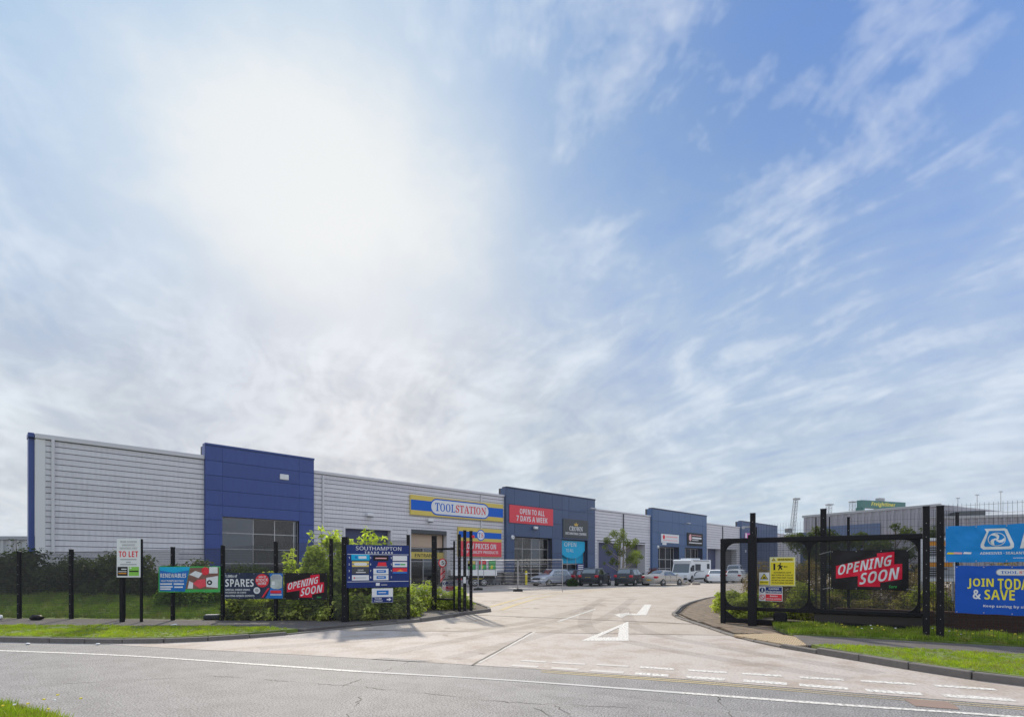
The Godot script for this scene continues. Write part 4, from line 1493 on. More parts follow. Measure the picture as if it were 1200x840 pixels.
func right_fence():
	var t := thing("mesh_fence", "tall black mesh fence carrying the blue banners at the right edge", "fence", Vector3(10.03, 0.1, -12.78), -0.7075)
	mesh_panel(t, Vector3(0.08, 0, 0), Vector3(2.5, 0, 0), 0.1, 3.15, 3.15, 0.076, 0.2, 0.003)
	mesh_panel(t, Vector3(2.5, 0, 0), Vector3(5.0, 0, 0), 0.1, 3.15, 3.15, 0.076, 0.2, 0.003)
	fence_post(t, Vector3(2.5, 0, 0), 3.15, 0.12)
	fence_post(t, Vector3(5.0, 0, 0), 3.15, 0.12)
	mesh_panel(t, Vector3(0.0, 0, 0.0), Vector3(-0.2, 0, -0.15), 0.1, 3.1, 3.1, 0.076, 0.2, 0.003)
	mesh_panel(t, Vector3(-0.35, 0, -0.3), Vector3(0.3, 0, -1.7), 0.1, 3.1, 3.1, 0.076, 0.2, 0.003)
	# low brick retaining wall behind the gate and the fence
	var line := [Vector2(9.35, -15.75), Vector2(11.4, -14.45), Vector2(12.6, -13.3), Vector2(16.5, -10.0)]
	var w := thing("brick_wall", "low dark red brick wall running behind the gate and the banners", "wall", Vector3(9.35, 0.1, -15.75))
	var mm_at := []
	for i in line.size() - 1:
		var a: Vector2 = line[i]
		var b: Vector2 = line[i + 1]
		var d := b - a
		var turn := -atan2(d.y, d.x)
		var st := tool_()
		box(st, Vector3.ZERO, Vector3(d.length() + 0.1, 0.5, 0.19), 0.0)
		var core := obj("mortar_core", st, "soil", w)
		core.transform = Transform3D(Basis(Vector3.UP, turn), Vector3((a.x + b.x) / 2 - 9.35, 0.25, (a.y + b.y) / 2 + 15.75))
		for r in 7:
			for k in int(d.length() / 0.225):
				var f := (k + 0.5 + (0.5 if r % 2 else 0.0)) * 0.225 / d.length()
				var p := a.lerp(b, minf(f, 1.0))
				mm_at.append(Transform3D(Basis(Vector3.UP, turn), Vector3(p.x - 9.35, 0.04 + r * 0.075, p.y + 15.75)))
	var mm := MultiMesh.new()
	mm.transform_format = MultiMesh.TRANSFORM_3D
	mm.mesh = bx(Vector3.ZERO, Vector3(0.215, 0.065, 0.215), 0.005).commit()
	mm.instance_count = mm_at.size()
	for i in mm_at.size():
		mm.set_instance_transform(i, mm_at[i])
	var o := MultiMeshInstance3D.new()
	o.name = "bricks"
	o.multimesh = mm
	o.material_override = M.brick
	w.add_child(o, true)
	o.set_meta("kind", "stuff")


func heras_panel(label: String, a: Vector3, b: Vector3) -> Node3D:
	var t := thing("site_fence_panel", label, "fence panel", a, 0.0, "site fencing panels in the yard")
	var d := b - a
	var h := 2.3
	for p in [d * 0.008, d * 0.992]:
		obj("upright", tb(p + Vector3.UP * 0.05, p + Vector3.UP * h, 0.024, 8), "galvanised", t)
	for y in [0.22, h - 0.02]:
		obj("rail", tb(d * 0.008 + Vector3.UP * y, d * 0.992 + Vector3.UP * y, 0.02, 8), "galvanised", t)
	var st := tool_()
	var n := int(d.length() / 0.1)
	for i in range(1, n):
		tube(st, d * i / n + Vector3.UP * 0.24, d * i / n + Vector3.UP * (h - 0.04), 0.0022, 0.0022, 3, false)
	for j in 8:
		tube(st, d * 0.01 + Vector3.UP * (0.35 + j * 0.25), d * 0.99 + Vector3.UP * (0.35 + j * 0.25), 0.0025, 0.0025, 3, false)
	obj("mesh_panel", st, "galvanised", t).set_meta("kind", "stuff")
	return t


func site_fencing():
	var p := [Vector3(-5.6, 0, -44.0), Vector3(-2.6, 0, -41.9), Vector3(0.43, 0, -39.7), Vector3(3.5, 0, -37.5)]
	heras_panel("galvanised site fence panel behind the tall gate posts", p[0], p[1])
	heras_panel("galvanised site fence panel in front of the shopfront with the yellow bollard", p[1], p[2])
	heras_panel("galvanised site fence panel in front of the small silver crossover car", p[2], p[3])
	var names := ["dark fence block under the site fence behind the gate posts", "dark fence block where the two site fence panels meet"]
	for k in [1, 2]:
		var b := thing("fence_block", names[k - 1], "fence base", p[k], 0.62, "blocks under the site fence")
		var st := tool_()
		extrude(st, poly_of([-0.36, 0.0, 0.36, 0.0, 0.33, 0.15, 0.12, 0.17, -0.12, 0.17, -0.33, 0.15]), -0.12, 0.12)
		obj("base", st, "rubber", b)
		obj("socket", tb(Vector3(0, 0.17, 0), Vector3(0, 0.24, 0), 0.05, 8), "rubber", b)


# ------------------------------------------------------------------ signs on the terrace
func on_front(called: String, label: String, category: String, s: float, y: float, out: float, group := "") -> Node3D:
	var u := Vector3(sin(PI / 4), 0, -cos(PI / 4))
	var n := Vector3(cos(PI / 4), 0, sin(PI / 4))
	return thing(called, label, category, Vector3(FACADE_X, y, FACADE_Z) + u * s + n * out, PI / 4, group)


func flat(t: Node, called: String, poly: PackedVector2Array, material: String, z: float, thick := 0.004) -> MeshInstance3D:
	var st := tool_()
	extrude(st, poly, z - thick, z)
	return obj(called, st, material, t)


func facade_signs():
	# long tool shop fascia
	var t := on_front("fascia_sign", "long yellow and blue fascia sign with a white oval reading TOOLSTATION", "shop sign", 24.8, 6.38, 0.02)
	obj("tray", spn(Vector3(0, 0, 0), Vector3(11.3, 1.75, 0.16), 0.01), "sign_yellow", t)
	flat(t, "blue_band", rect(0.03, 0.42, 11.27, 1.33), "sign_blue", 0.166)
	flat(t, "oval_edge", pill_poly(2.1, 0.12, 9.35, 1.63, 12), "sign_blue", 0.174)
	flat(t, "oval", pill_poly(2.22, 0.24, 9.23, 1.51, 12), "sign_white", 0.180)
	write(t, "TOOL", "sign_blue", 3.82, 0.875, 2.35, 0.74, 0.184, "serif")
	write(t, "STATION", "sign_red", 6.98, 0.875, 3.85, 0.70, 0.184, "serif")
	# lower board
	t = on_front("price_board", "yellow blue and red board with a TS roundel reading low prices on quality products", "shop sign", 30.2, 2.77, 0.02)
	obj("tray", spn(Vector3(0, 0, 0), Vector3(5.7, 2.8, 0.14), 0.01), "sign_yellow", t)
	flat(t, "blue_band", rect(0.04, 1.82, 5.66, 2.42), "sign_blue", 0.146)
	flat(t, "red_field", rect(0.04, 0.03, 5.66, 1.5), "coral_red", 0.146)
	flat(t, "roundel_edge", ring_poly(2.85, 2.12, 0.55), "sign_blue", 0.152)
	flat(t, "roundel", ring_poly(2.85, 2.12, 0.46), "sign_white", 0.158)
	write(t, "T", "sign_blue", 2.66, 2.12, 0.3, 0.46, 0.162, "serif")
	write(t, "S", "sign_red", 3.03, 2.12, 0.27, 0.46, 0.162, "serif")
	write(t, "LOW PRICES ON", "sign_white", 2.85, 1.03, 4.1, 0.52, 0.15)
	write(t, "TOP QUALITY PRODUCTS", "sign_white", 2.85, 0.42, 4.7, 0.34, 0.15)
	# red board on the navy bay
	t = on_front("banner_board", "coral red board reading open to all 7 days a week on the navy bay", "shop sign", 36.8, 6.35, 0.33)
	obj("panel", spn(Vector3(0, 0, 0), Vector3(6.85, 1.85, 0.07), 0.008), "coral_red", t)
	write(t, "OPEN TO ALL", "sign_white", 3.45, 1.27, 3.9, 0.56, 0.075)
	write(t, "7 DAYS A WEEK", "sign_white", 3.45, 0.52, 4.9, 0.56, 0.075)
	# decorating centre
	t = on_front("decorating_sign", "charcoal square board with a small gold crown over white lettering", "shop sign", 45.4, 5.15, 0.33)
	obj("panel", spn(Vector3(0, 0, 0), Vector3(4.7, 2.15, 0.09), 0.01), "charcoal", t)
	write(t, "CROWN", "sign_white", 2.35, 1.08, 2.5, 0.52, 0.094, "serif")
	write(t, "DECORATING CENTRES", "sign_white", 2.35, 0.5, 3.9, 0.27, 0.094)
	flat(t, "gold_crown", poly_of([2.05, 1.42, 2.65, 1.42, 2.75, 1.72, 2.52, 1.56, 2.35, 1.85, 2.18, 1.56, 1.95, 1.72]), "gold", 0.096)
	# lettering on the cyan window film
	t = on_front("window_poster", "cyan window poster with white lettering under the charcoal sign", "poster", 45.35, 2.2, 0.02)
	var arc := [0.05, 1.15, 0.9, 0.72, 1.9, 0.55, 3.0, 0.6, 3.9, 1.0, 4.55, 1.5, 4.55, 2.62, 0.05, 2.62]
	flat(t, "film", poly_of(arc), "sign_cyan", 0.01, 0.006)
	write(t, "OPEN", "sign_white", 1.8, 2.2, 2.2, 0.5, 0.016, "plain")
	write(t, "TO ALL", "sign_white", 1.7, 1.5, 1.4, 0.36, 0.016, "plain")
	t = on_front("window_notice", "dark notice with white lines in the lower window under the cyan poster", "poster", 48.4, 1.3, 0.02)
	flat(t, "sheet", rect(0, 0, 1.4, 0.85), "sign_navy", 0.01, 0.006)
	for k in 3:
		flat(t, "print_line", rect(0.2, 0.16 + 0.22 * k, 1.2, 0.27 + 0.22 * k), "sign_white", 0.014)
	# white and black signs on the blue bay
	t = on_front("white_shop_sign", "white board with faint red lines on the mid blue bay", "shop sign", 67.2, 5.25, 0.33)
	obj("panel", spn(Vector3(0, 0, 0), Vector3(5.1, 1.25, 0.08), 0.01), "sign_white", t)
	obj("small_plate", spn(Vector3(0.35, -0.32, 0), Vector3(1.5, -0.02, 0.06), 0.008), "sign_white", t)
	flat(t, "emblem", ring_poly(0.7, 0.8, 0.32), "sign_red", 0.085)
	flat(t, "print_line", rect(1.3, 0.78, 4.7, 0.98), "pale_red", 0.085)
	flat(t, "print_line", rect(0.5, 0.3, 4.7, 0.42), "pale_red", 0.085)
	t = on_front("black_shop_sign", "black board with a pale emblem and white bars on the mid blue bay", "shop sign", 74.9, 5.05, 0.33)
	obj("panel", spn(Vector3(0, 0, 0), Vector3(5.1, 1.95, 0.1), 0.01), "sign_black", t)
	flat(t, "emblem", poly_of([0.5, 0.9, 0.9, 0.65, 1.3, 0.95, 1.2, 1.7, 0.8, 1.75, 0.5, 1.4]), "pale_red", 0.106)
	flat(t, "print_bar", rect(1.5, 1.05, 4.6, 1.32), "sign_white", 0.106)
	flat(t, "print_line", rect(1.5, 1.55, 4.6, 1.64), "pale_red", 0.106)
	flat(t, "print_line", rect(1.5, 0.8, 3.6, 0.9), "sign_white", 0.106)
	flat(t, "print_bar", rect(0.5, 0.36, 4.7, 0.5), "sign_white", 0.106)
	t = on_front("pink_sign", "pink and white board beside the tall gate post, on the blue bay", "shop sign", 96.7, 6.95, 0.33)
	obj("panel", spn(Vector3(0, 0, 0), Vector3(4.6, 0.95, 0.08), 0.01), "pink", t)
	flat(t, "white_end", rect(0.05, 0.05, 0.7, 0.9), "sign_white", 0.085)
	# small fittings
	flood_light(20.8, 6.1, 0.01, "white flood light on the grey wall above the dark blue shutter")
	flood_light(26.9, 6.02, 0.01, "flood light just below the left end of the long yellow fascia")
	flood_light(40.6, 6.0, 0.32, "flood light just below the red board on the navy bay")
	for q in [[37.3, 4.85, "white round alarm box left of the shopfront under the red board"], [66.4, 4.6, "white round alarm box left of the first window of the mid blue bay"], [97.0, 4.6, "white round alarm box on the blue bay just left of the gate post"]]:
		t = on_front("alarm_box", q[2], "alarm", q[0], q[1], 0.32, "alarm boxes on the terrace")
		var st := tool_()
		tube(st, Vector3(0, 0, 0), Vector3(0, 0, 0.12), 0.22, 0.19, 14)
		obj("cover", st, "sign_white", t)
		st = tool_()
		tube(st, Vector3(0, 0, 0.12), Vector3(0, 0, 0.15), 0.07, 0.05, 10)
		obj("lens", st, "pale_steel", t)
	for q in [[50.3, 8.6, "security camera on an arm at the upper right of the navy bay"], [74.0, 8.2, "security camera on an arm above the black sign of the blue bay"]]:
		t = on_front("security_camera", q[2], "camera", q[0], q[1], 0.32, "cameras on the terrace")
		obj("arm", tb(Vector3(0, 0, 0), Vector3(0, 0.05, 1.0), 0.035, 8), "galvanised", t)
		obj("housing", spn(Vector3(-0.9, 0.0, 0.9), Vector3(0.1, 0.18, 1.1), 0.04), "sign_grey", t)
	# posters on the wall under the price board
	var pk := [[31.5, "sign_yellow", "yellow wall poster under the price board, partly behind the gate posts"], [32.9, "sign_red", "wall poster with a red head and yellow foot under the price board"], [34.2, "sign_green", "dark green wall poster nearest the navy bay"]]
	for q in pk:
		t = on_front("wall_poster", q[2], "poster", q[0], 1.5, 0.02, "posters under the price board")
		obj("board", spn(Vector3(0, 0, 0), Vector3(0.98, 0.9, 0.03), 0.005), "charcoal" if q[1] != "sign_green" else "shutter_dark", t)
		flat(t, "print_head", rect(0.05, 0.55, 0.93, 0.86), q[1], 0.036)
		flat(t, "print_foot", rect(0.05, 0.05, 0.93, 0.5), "sign_green", 0.036)
		flat(t, "print_spot", poly_of([0.25, 0.1, 0.5, 0.1, 0.62, 0.4, 0.35, 0.45]), "bright_yellow", 0.041)


# ------------------------------------------------------------------ signs on the left fence
func cloth(w: float, h: float, seed_: int, amp := 0.012) -> Callable:
	# how far a slack banner stands out of its plane
	var n := FastNoiseLite.new()
	n.seed = seed_
	n.frequency = 1.0
	n.fractal_octaves = 3
	return func(x: float, y: float) -> float:
		var e := sin(clampf(x / w, 0, 1) * PI) * sin(clampf(y / h, 0, 1) * PI)
		return amp * (n.get_noise_2d(x * 2.3 + y * 0.9, y * 2.0 - x * 0.7) * 1.6 + 0.7 * sin(x * 9.0 - y * 6.0 + seed_)) * (0.35 + 0.65 * sqrt(maxf(e, 0.0)))


func banner(t: Node3D, w: float, h: float, material: String, bend: Callable, eyelets := true) -> MeshInstance3D:
	var st := tool_()
	st.set_smooth_group(0)
	var nx := int(w / 0.045) + 1
	var ny := int(h / 0.045) + 1
	for i in nx:
		for j in ny:
			var q := []
			for c in [[i, j], [i + 1, j], [i + 1, j + 1], [i, j + 1]]:
				var x: float = w * c[0] / nx
				var y: float = h * c[1] / ny
				q.append(Vector3(x, y + 0.006 * sin(x * 11.0) * (1.0 if c[1] == 0 or c[1] == ny else 0.0), bend.call(x, y)))
			quad(st, q[3], q[2], q[1], q[0])
	st.index()
	st.generate_normals()
	var o := obj("sheet", st, material, t)
	if eyelets:
		var e := tool_()
		for i in int(w / 0.45) + 1:
			for y in [0.03, h - 0.03]:
				var x := 0.03 + (w - 0.06) * i / int(w / 0.45)
				tube(e, Vector3(x, y, bend.call(x, y)), Vector3(x, y, bend.call(x, y) + 0.006), 0.013, 0.011, 8)
		obj("eyelets", e, "galvanised", o).set_meta("kind", "stuff")
	return o


func opening_soon(t: Node3D, w: float, h: float, b: Callable):
	var m := func(a: Array) -> PackedVector2Array:
		var p := PackedVector2Array()
		for i in range(0, a.size(), 2):
			p.append(Vector2((a[i] - 137.0) / 508.0 * w, (570.0 - a[i + 1]) / 262.0 * h))
		return p
	patch(t, "red_shape", m.call([172, 412, 445, 352, 445, 330, 556, 320, 556, 402, 605, 398, 605, 497, 466, 520, 466, 548, 320, 548, 320, 478, 172, 497]), "banner_red", 0.004, b)
	write(t, "OPENING", "sign_white", 225.0 / 508 * w, 162.0 / 262 * h, 350.0 / 508 * w, 66.0 / 262 * h, 0.008, "bold", 0.16, b, 0.235 * 0.95)
	write(t, "SOON", "sign_white", 322.0 / 508 * w, 92.0 / 262 * h, 245.0 / 508 * w, 74.0 / 262 * h, 0.008, "bold", 0.16, b, 0.21 * 0.95)
	write(t, "Sure", "sign_green", 410.0 / 508 * w, 24.0 / 262 * h, 50.0 / 508 * w, 18.0 / 262 * h, 0.006, "bold", 0.1, b)


func fence_signs():
	# TO LET board on its own two posts
	var t := thing("to_let_board", "white TO LET letting board on two black posts before the left fence", "sign board", Vector3(-12.2, 0.08, -16.95))
	obj("post", spn(Vector3(0.03, 0, -0.06), Vector3(0.14, 2.3, 0.05), 0.01), "black_steel", t)
	obj("post", spn(Vector3(0.64, 0, -0.05), Vector3(0.71, 2.58, 0.02), 0.008), "black_steel", t)
	var p := obj("board", spn(Vector3(-0.03, 1.39, 0.052), Vector3(0.70, 2.58, 0.075), 0.004), "sign_white", t)
	write(p, "TRADE COUNTER", "sign_grey", 0.335, 2.49, 0.52, 0.06, 0.079)
	write(p, "WAREHOUSE", "sign_grey", 0.335, 2.39, 0.4, 0.06, 0.079)
	write(p, "INDUSTRIAL UNIT", "sign_grey", 0.335, 2.29, 0.54, 0.06, 0.079)
	write(p, "TO LET", "sign_red", 0.335, 2.11, 0.60, 0.18, 0.079)
	for q in [[1.945, 0.5], [1.86, 0.14], [1.79, 0.5]]:
		flat(p, "print_line", rect(0.335 - q[1] / 2, q[0] - 0.018, 0.335 + q[1] / 2, q[0] + 0.018), "sign_grey", 0.079, 0.003)
	flat(p, "black_block", rect(0.0, 1.44, 0.31, 1.72), "sign_black", 0.08)
	flat(p, "green_block", rect(0.35, 1.44, 0.66, 1.72), "lime", 0.08)
	for q in [[0.12, 1.63, 0.28, 1.66], [0.03, 1.56, 0.28, 1.58], [0.38, 1.66, 0.43, 1.70]]:
		flat(p, "print_line", rect(q[0], q[1], q[2], q[3]), "sign_white", 0.084)
	flat(p, "print_line", rect(0.03, 1.50, 0.28, 1.53), "orange", 0.084)
	flat(p, "print_line", rect(0.36, 1.56, 0.65, 1.60), "sign_black", 0.084)
	# renewables banner
	t = thing("banner", "green edged banner reading RENEWABLES on the left fence", "banner", Vector3(-11.25, 0.99, -17.36), -0.03, "banners on the left fence")
	var b := cloth(2.0, 0.82, 3, 0.014)
	var s := banner(t, 2.0, 0.82, "sign_green", b)
	patch(s, "blue_field", poly_of([0.04, 0.04, 0.86, 0.02, 1.02, 0.80, 0.04, 0.80]), "mid_blue", 0.004, b)
	patch(s, "sky_field", poly_of([0.5, 0.62, 1.0, 0.7, 1.02, 0.80, 0.04, 0.80, 0.04, 0.7]), "sign_cyan", 0.006, b)
	patch(s, "photo", poly_of([0.88, 0.1, 1.92, 0.1, 1.96, 0.78, 1.04, 0.78]), "brown_photo", 0.004, b)
	write(s, "RENEWABLES", "sign_white", 0.49, 0.53, 0.84, 0.13, 0.009, "bold", 0.0, b)
	write(s, "HEAT PUMPS IN STOCK", "sign_white", 0.46, 0.36, 0.74, 0.06, 0.009, "bold", 0.0, b)
	for q in [[0.06, 0.24, 0.44], [0.5, 0.24, 0.84], [0.06, 0.15, 0.46], [0.52, 0.14, 0.8], [0.06, 0.08, 0.4]]:
		patch(s, "print_line", rect(q[0], q[1], q[2], q[1] + 0.045), "sign_white", 0.008, b)
	patch(s, "red_oval", ring_poly(1.52, 0.67, 0.13, 16), "sign_red", 0.008, b)
	patch(s, "white_square", rect(1.65, 0.60, 1.92, 0.80), "sign_white", 0.008, b)
	patch(s, "white_unit", poly_of([1.56, 0.17, 1.93, 0.14, 1.93, 0.52, 1.56, 0.46]), "sign_white", 0.010, b)
	patch(s, "fan", ring_poly(1.66, 0.31, 0.08, 14), "sign_black", 0.013, b)
	patch(s, "fan_hub", ring_poly(1.66, 0.31, 0.035, 10), "sign_white", 0.016, b)
	patch(s, "red_glove", poly_of([1.1, 0.28, 1.35, 0.12, 1.56, 0.2, 1.52, 0.42, 1.28, 0.4]), "coral_red", 0.007, b)
	patch(s, "pale_sheet", poly_of([1.0, 0.56, 1.3, 0.45, 1.42, 0.6, 1.2, 0.68]), "sign_white", 0.008, b)
	patch(s, "cuff", poly_of([0.95, 0.12, 1.12, 0.12, 1.12, 0.3, 1.0, 0.36]), "sign_white", 0.008, b)
	# spares banner
	t = thing("banner", "dark banner reading 1,000s of SPARES with a red disc and a steel pan", "banner", Vector3(-9.11, 0.78, -17.28), 0.0, "banners on the left fence")
	b = cloth(1.87, 0.83, 8, 0.013)
	s = banner(t, 1.87, 0.83, "banner_navy", b)
	patch(s, "blue_field", poly_of([1.3, 0.02, 1.85, 0.02, 1.85, 0.81, 1.42, 0.81, 1.5, 0.4]), "mid_blue", 0.004, b)
	write(s, "1,000s of", "sign_white", 0.22, 0.72, 0.38, 0.10, 0.008, "bold", 0.0, b)
	write(s, "SPARES", "sign_white", 0.48, 0.51, 0.90, 0.24, 0.008, "bold", 0.0, b)
	write(s, "SPECIAL ORDER SPARES", "sign_white", 0.43, 0.29, 0.78, 0.055, 0.008, "bold", 0.0, b)
	write(s, "DELIVERED IN 2 DAYS", "sign_white", 0.37, 0.205, 0.66, 0.05, 0.008, "bold", 0.0, b)
	write(s, "HEATING SPARES EXPERTS", "sign_white", 0.49, 0.10, 0.92, 0.06, 0.008, "bold", 0.0, b)
	patch(s, "red_disc", ring_poly(1.20, 0.58, 0.21, 24), "sign_red", 0.008, b)
	write(s, "1000s IN", "sign_white", 1.20, 0.70, 0.22, 0.05, 0.013, "bold", 0.05, b, 0.05)
	write(s, "STOCK", "sign_white", 1.20, 0.60, 0.36, 0.09, 0.013, "bold", 0.05, b, 0.05)
	write(s, "HERE", "sign_white", 1.20, 0.49, 0.25, 0.08, 0.013, "bold", 0.05, b, 0.05)
	patch(s, "gauge", ring_poly(1.03, 0.27, 0.105, 18), "sign_white", 0.010, b)
	patch(s, "gauge_face", ring_poly(1.03, 0.27, 0.06, 14), "sign_grey", 0.013, b)
	patch(s, "pan", poly_of([1.46, 0.38, 1.56, 0.32, 1.72, 0.31, 1.83, 0.36, 1.84, 0.7, 1.76, 0.78, 1.54, 0.78, 1.46, 0.7]), "pot_steel", 0.008, b)
	patch(s, "pan_mouth", pill_poly(1.49, 0.62, 1.80, 0.75, 6), "sign_grey", 0.012, b)
	patch(s, "pan_shine", rect(1.5, 0.45, 1.6, 0.56), "sign_white", 0.012, b)
	patch(s, "red_print", rect(1.47, 0.18, 1.80, 0.27), "sign_red", 0.009, b)
	patch(s, "print_line", rect(1.46, 0.12, 1.82, 0.15), "sign_white", 0.009, b)
	patch(s, "red_cable", poly_of([1.18, 0.05, 1.24, 0.05, 1.44, 0.34, 1.38, 0.34]), "sign_red", 0.009, b)
	# opening soon
	t = thing("banner", "black banner with red OPENING SOON lettering on the left fence", "banner", Vector3(-7.22, 0.76, -17.28), 0.0, "banners on the left fence")
	b = cloth(1.37, 0.84, 15, 0.016)
	s = banner(t, 1.37, 0.84, "banner_black", b)
	opening_soon(s, 1.37, 0.84, b)
	# trade park directory
	t = thing("directory_sign", "navy trade park directory board with coloured name plates between two posts", "sign board", Vector3(-5.12, 1.14, -16.86), 0.49)
	obj("panel", spn(Vector3(0, 0, 0), Vector3(1.98, 1.34, 0.05), 0.008), "sign_navy", t)
	write(t, "SOUTHAMPTON", "sign_white", 1.0, 1.235, 1.44, 0.115, 0.054, "plain")
	write(t, "T R A D E   P A R K", "sign_white", 1.0, 1.105, 0.9, 0.065, 0.054)
	for y in [1.04, 0.185]:
		flat(t, "rule", rect(0.02, y, 1.96, y + 0.014), "sign_white", 0.055)
	for k in 12:
		write(t, str(k + 1), "sign_white", 0.075 + 0.66 * (k / 4), 0.94 - 0.205 * (k % 4), 0.032, 0.06, 0.054)
	var plates := [[0.14, 0.86, 0.70, 1.04, "sign_cyan"], [0.16, 0.655, 0.68, 0.825, "sign_yellow"], [0.16, 0.435, 0.68, 0.62, "charcoal"], [0.16, 0.235, 0.68, 0.40, "sign_white"],
		[0.82, 0.85, 1.30, 1.01, "sign_black"], [0.82, 0.42, 1.30, 0.60, "sign_white"], [0.82, 0.235, 1.30, 0.40, "sign_white"], [1.44, 0.85, 1.91, 1.01, "sign_white"], [1.44, 0.65, 1.91, 0.815, "sign_white"], [1.44, 0.44, 1.91, 0.62, "sign_red"]]
	for k in plates.size():
		var q: Array = plates[k]
		flat(t, "name_plate", rect(q[0], q[1], q[2], q[3]), q[4], 0.06, 0.008)
	flat(t, "plate_print", rect(0.25, 0.92, 0.32, 0.99), "mid_blue", 0.064)
	flat(t, "plate_print", rect(0.36, 0.91, 0.60, 0.99), "sign_white", 0.064)
	flat(t, "plate_print", pill_poly(0.22, 0.695, 0.62, 0.785, 6), "sign_white", 0.064)
	flat(t, "plate_print", rect(0.17, 0.725, 0.21, 0.755), "sign_blue", 0.064)
	flat(t, "plate_print", rect(0.63, 0.725, 0.67, 0.755), "sign_blue", 0.064)
	write(t, "CROWN", "sign_white", 0.42, 0.55, 0.18, 0.05, 0.064, "serif")
	flat(t, "plate_print", rect(0.28, 0.47, 0.58, 0.495), "sign_white", 0.064)
	flat(t, "plate_print", rect(0.26, 0.305, 0.60, 0.325), "sign_grey", 0.064)
	flat(t, "plate_print", ring_poly(0.23, 0.315, 0.025, 8), "sign_red", 0.064)
	flat(t, "plate_print", rect(0.88, 0.91, 1.24, 0.945), "pale_red", 0.064)
	flat(t, "plate_print", poly_of([0.94, 0.68, 1.24, 0.68, 1.22, 0.80, 0.98, 0.80]), "sign_red", 0.06)
	flat(t, "plate_print", rect(0.9, 0.655, 1.26, 0.668), "sign_white", 0.06)
	for y in [0.47, 0.28]:
		flat(t, "plate_print", rect(0.92, y, 1.22, y + 0.085), "mid_blue", 0.064)
		flat(t, "plate_print", rect(0.96, y + 0.035, 1.16, y + 0.052), "sign_white", 0.067)
	flat(t, "plate_print", rect(1.50, 0.71, 1.68, 0.755), "mid_blue", 0.064)
	flat(t, "plate_print", rect(1.69, 0.71, 1.85, 0.755), "sign_green", 0.064)
	flat(t, "plate_print", rect(1.44, 0.44, 1.91, 0.50), "mid_blue", 0.064)
	flat(t, "plate_print", poly_of([1.56, 0.50, 1.80, 0.50, 1.68, 0.58]), "orange", 0.066)
	flat(t, "plate_print", rect(0.9, 0.06, 1.02, 0.15), "sign_white", 0.056)
	flat(t, "plate_print", rect(1.06, 0.07, 1.26, 0.10), "sign_grey", 0.056)
	t = thing("trade_counter_sign", "small white and blue arrow plate hanging below the navy directory board", "sign", Vector3(-4.42, 0.66, -17.2), 0.40)
	obj("panel", spn(Vector3(0, 0, 0), Vector3(0.66, 0.455, 0.02), 0.004), "sign_white", t)
	flat(t, "blue_field", rect(0.01, 0.01, 0.65, 0.18), "sign_navy", 0.025)
	flat(t, "blue_logo", rect(0.15, 0.25, 0.52, 0.39), "mid_blue", 0.025)
	flat(t, "print_line", rect(0.2, 0.31, 0.44, 0.335), "sign_white", 0.029)
	write(t, "Trade", "sign_white", 0.19, 0.135, 0.22, 0.055, 0.029)
	write(t, "Counter", "sign_white", 0.2, 0.06, 0.26, 0.055, 0.029)
	flat(t, "arrow", poly_of([0.46, 0.08, 0.53, 0.08, 0.53, 0.045, 0.61, 0.1, 0.53, 0.155, 0.53, 0.12, 0.46, 0.12]), "sign_white", 0.029)
	# speed limit and small notices on the side frame
	t = thing("speed_limit_sign", "round red ringed speed limit sign reading 5 on the narrow frame", "sign", Vector3(-2.72, 1.95, -21.4), 0.45)
	flat(t, "disc", ring_poly(0, 0, 0.175, 28), "sign_red", 0.0, 0.006)
	flat(t, "face", ring_poly(0, 0, 0.13, 28), "sign_white", 0.005)
	write(t, "5", "sign_black", 0.0, 0.0, 0.10, 0.15, 0.009)
	t = thing("warning_strip", "red and white notice torn at its foot below the round speed sign", "sign", Vector3(-2.84, 1.16, -21.44), 0.45)
	flat(t, "sheet", poly_of([0.03, 0.0, 0.22, 0.22, 0.24, 0.48, 0.19, 0.60, 0.05, 0.60, 0.03, 0.5]), "pale_red", 0.0)
	flat(t, "stripe", poly_of([0.035, 0.30, 0.225, 0.45, 0.225, 0.52, 0.035, 0.37]), "sign_red", 0.005)
	flat(t, "stripe", poly_of([0.035, 0.06, 0.2, 0.24, 0.21, 0.3, 0.035, 0.13]), "sign_red", 0.005)
	t = caution_sign("small blue and red caution pedestrians sign low on the narrow frame", Vector3(-2.72, 0.86, -21.36), 0.45)
	t.scale = Vector3(0.78, 0.88, 1.0)


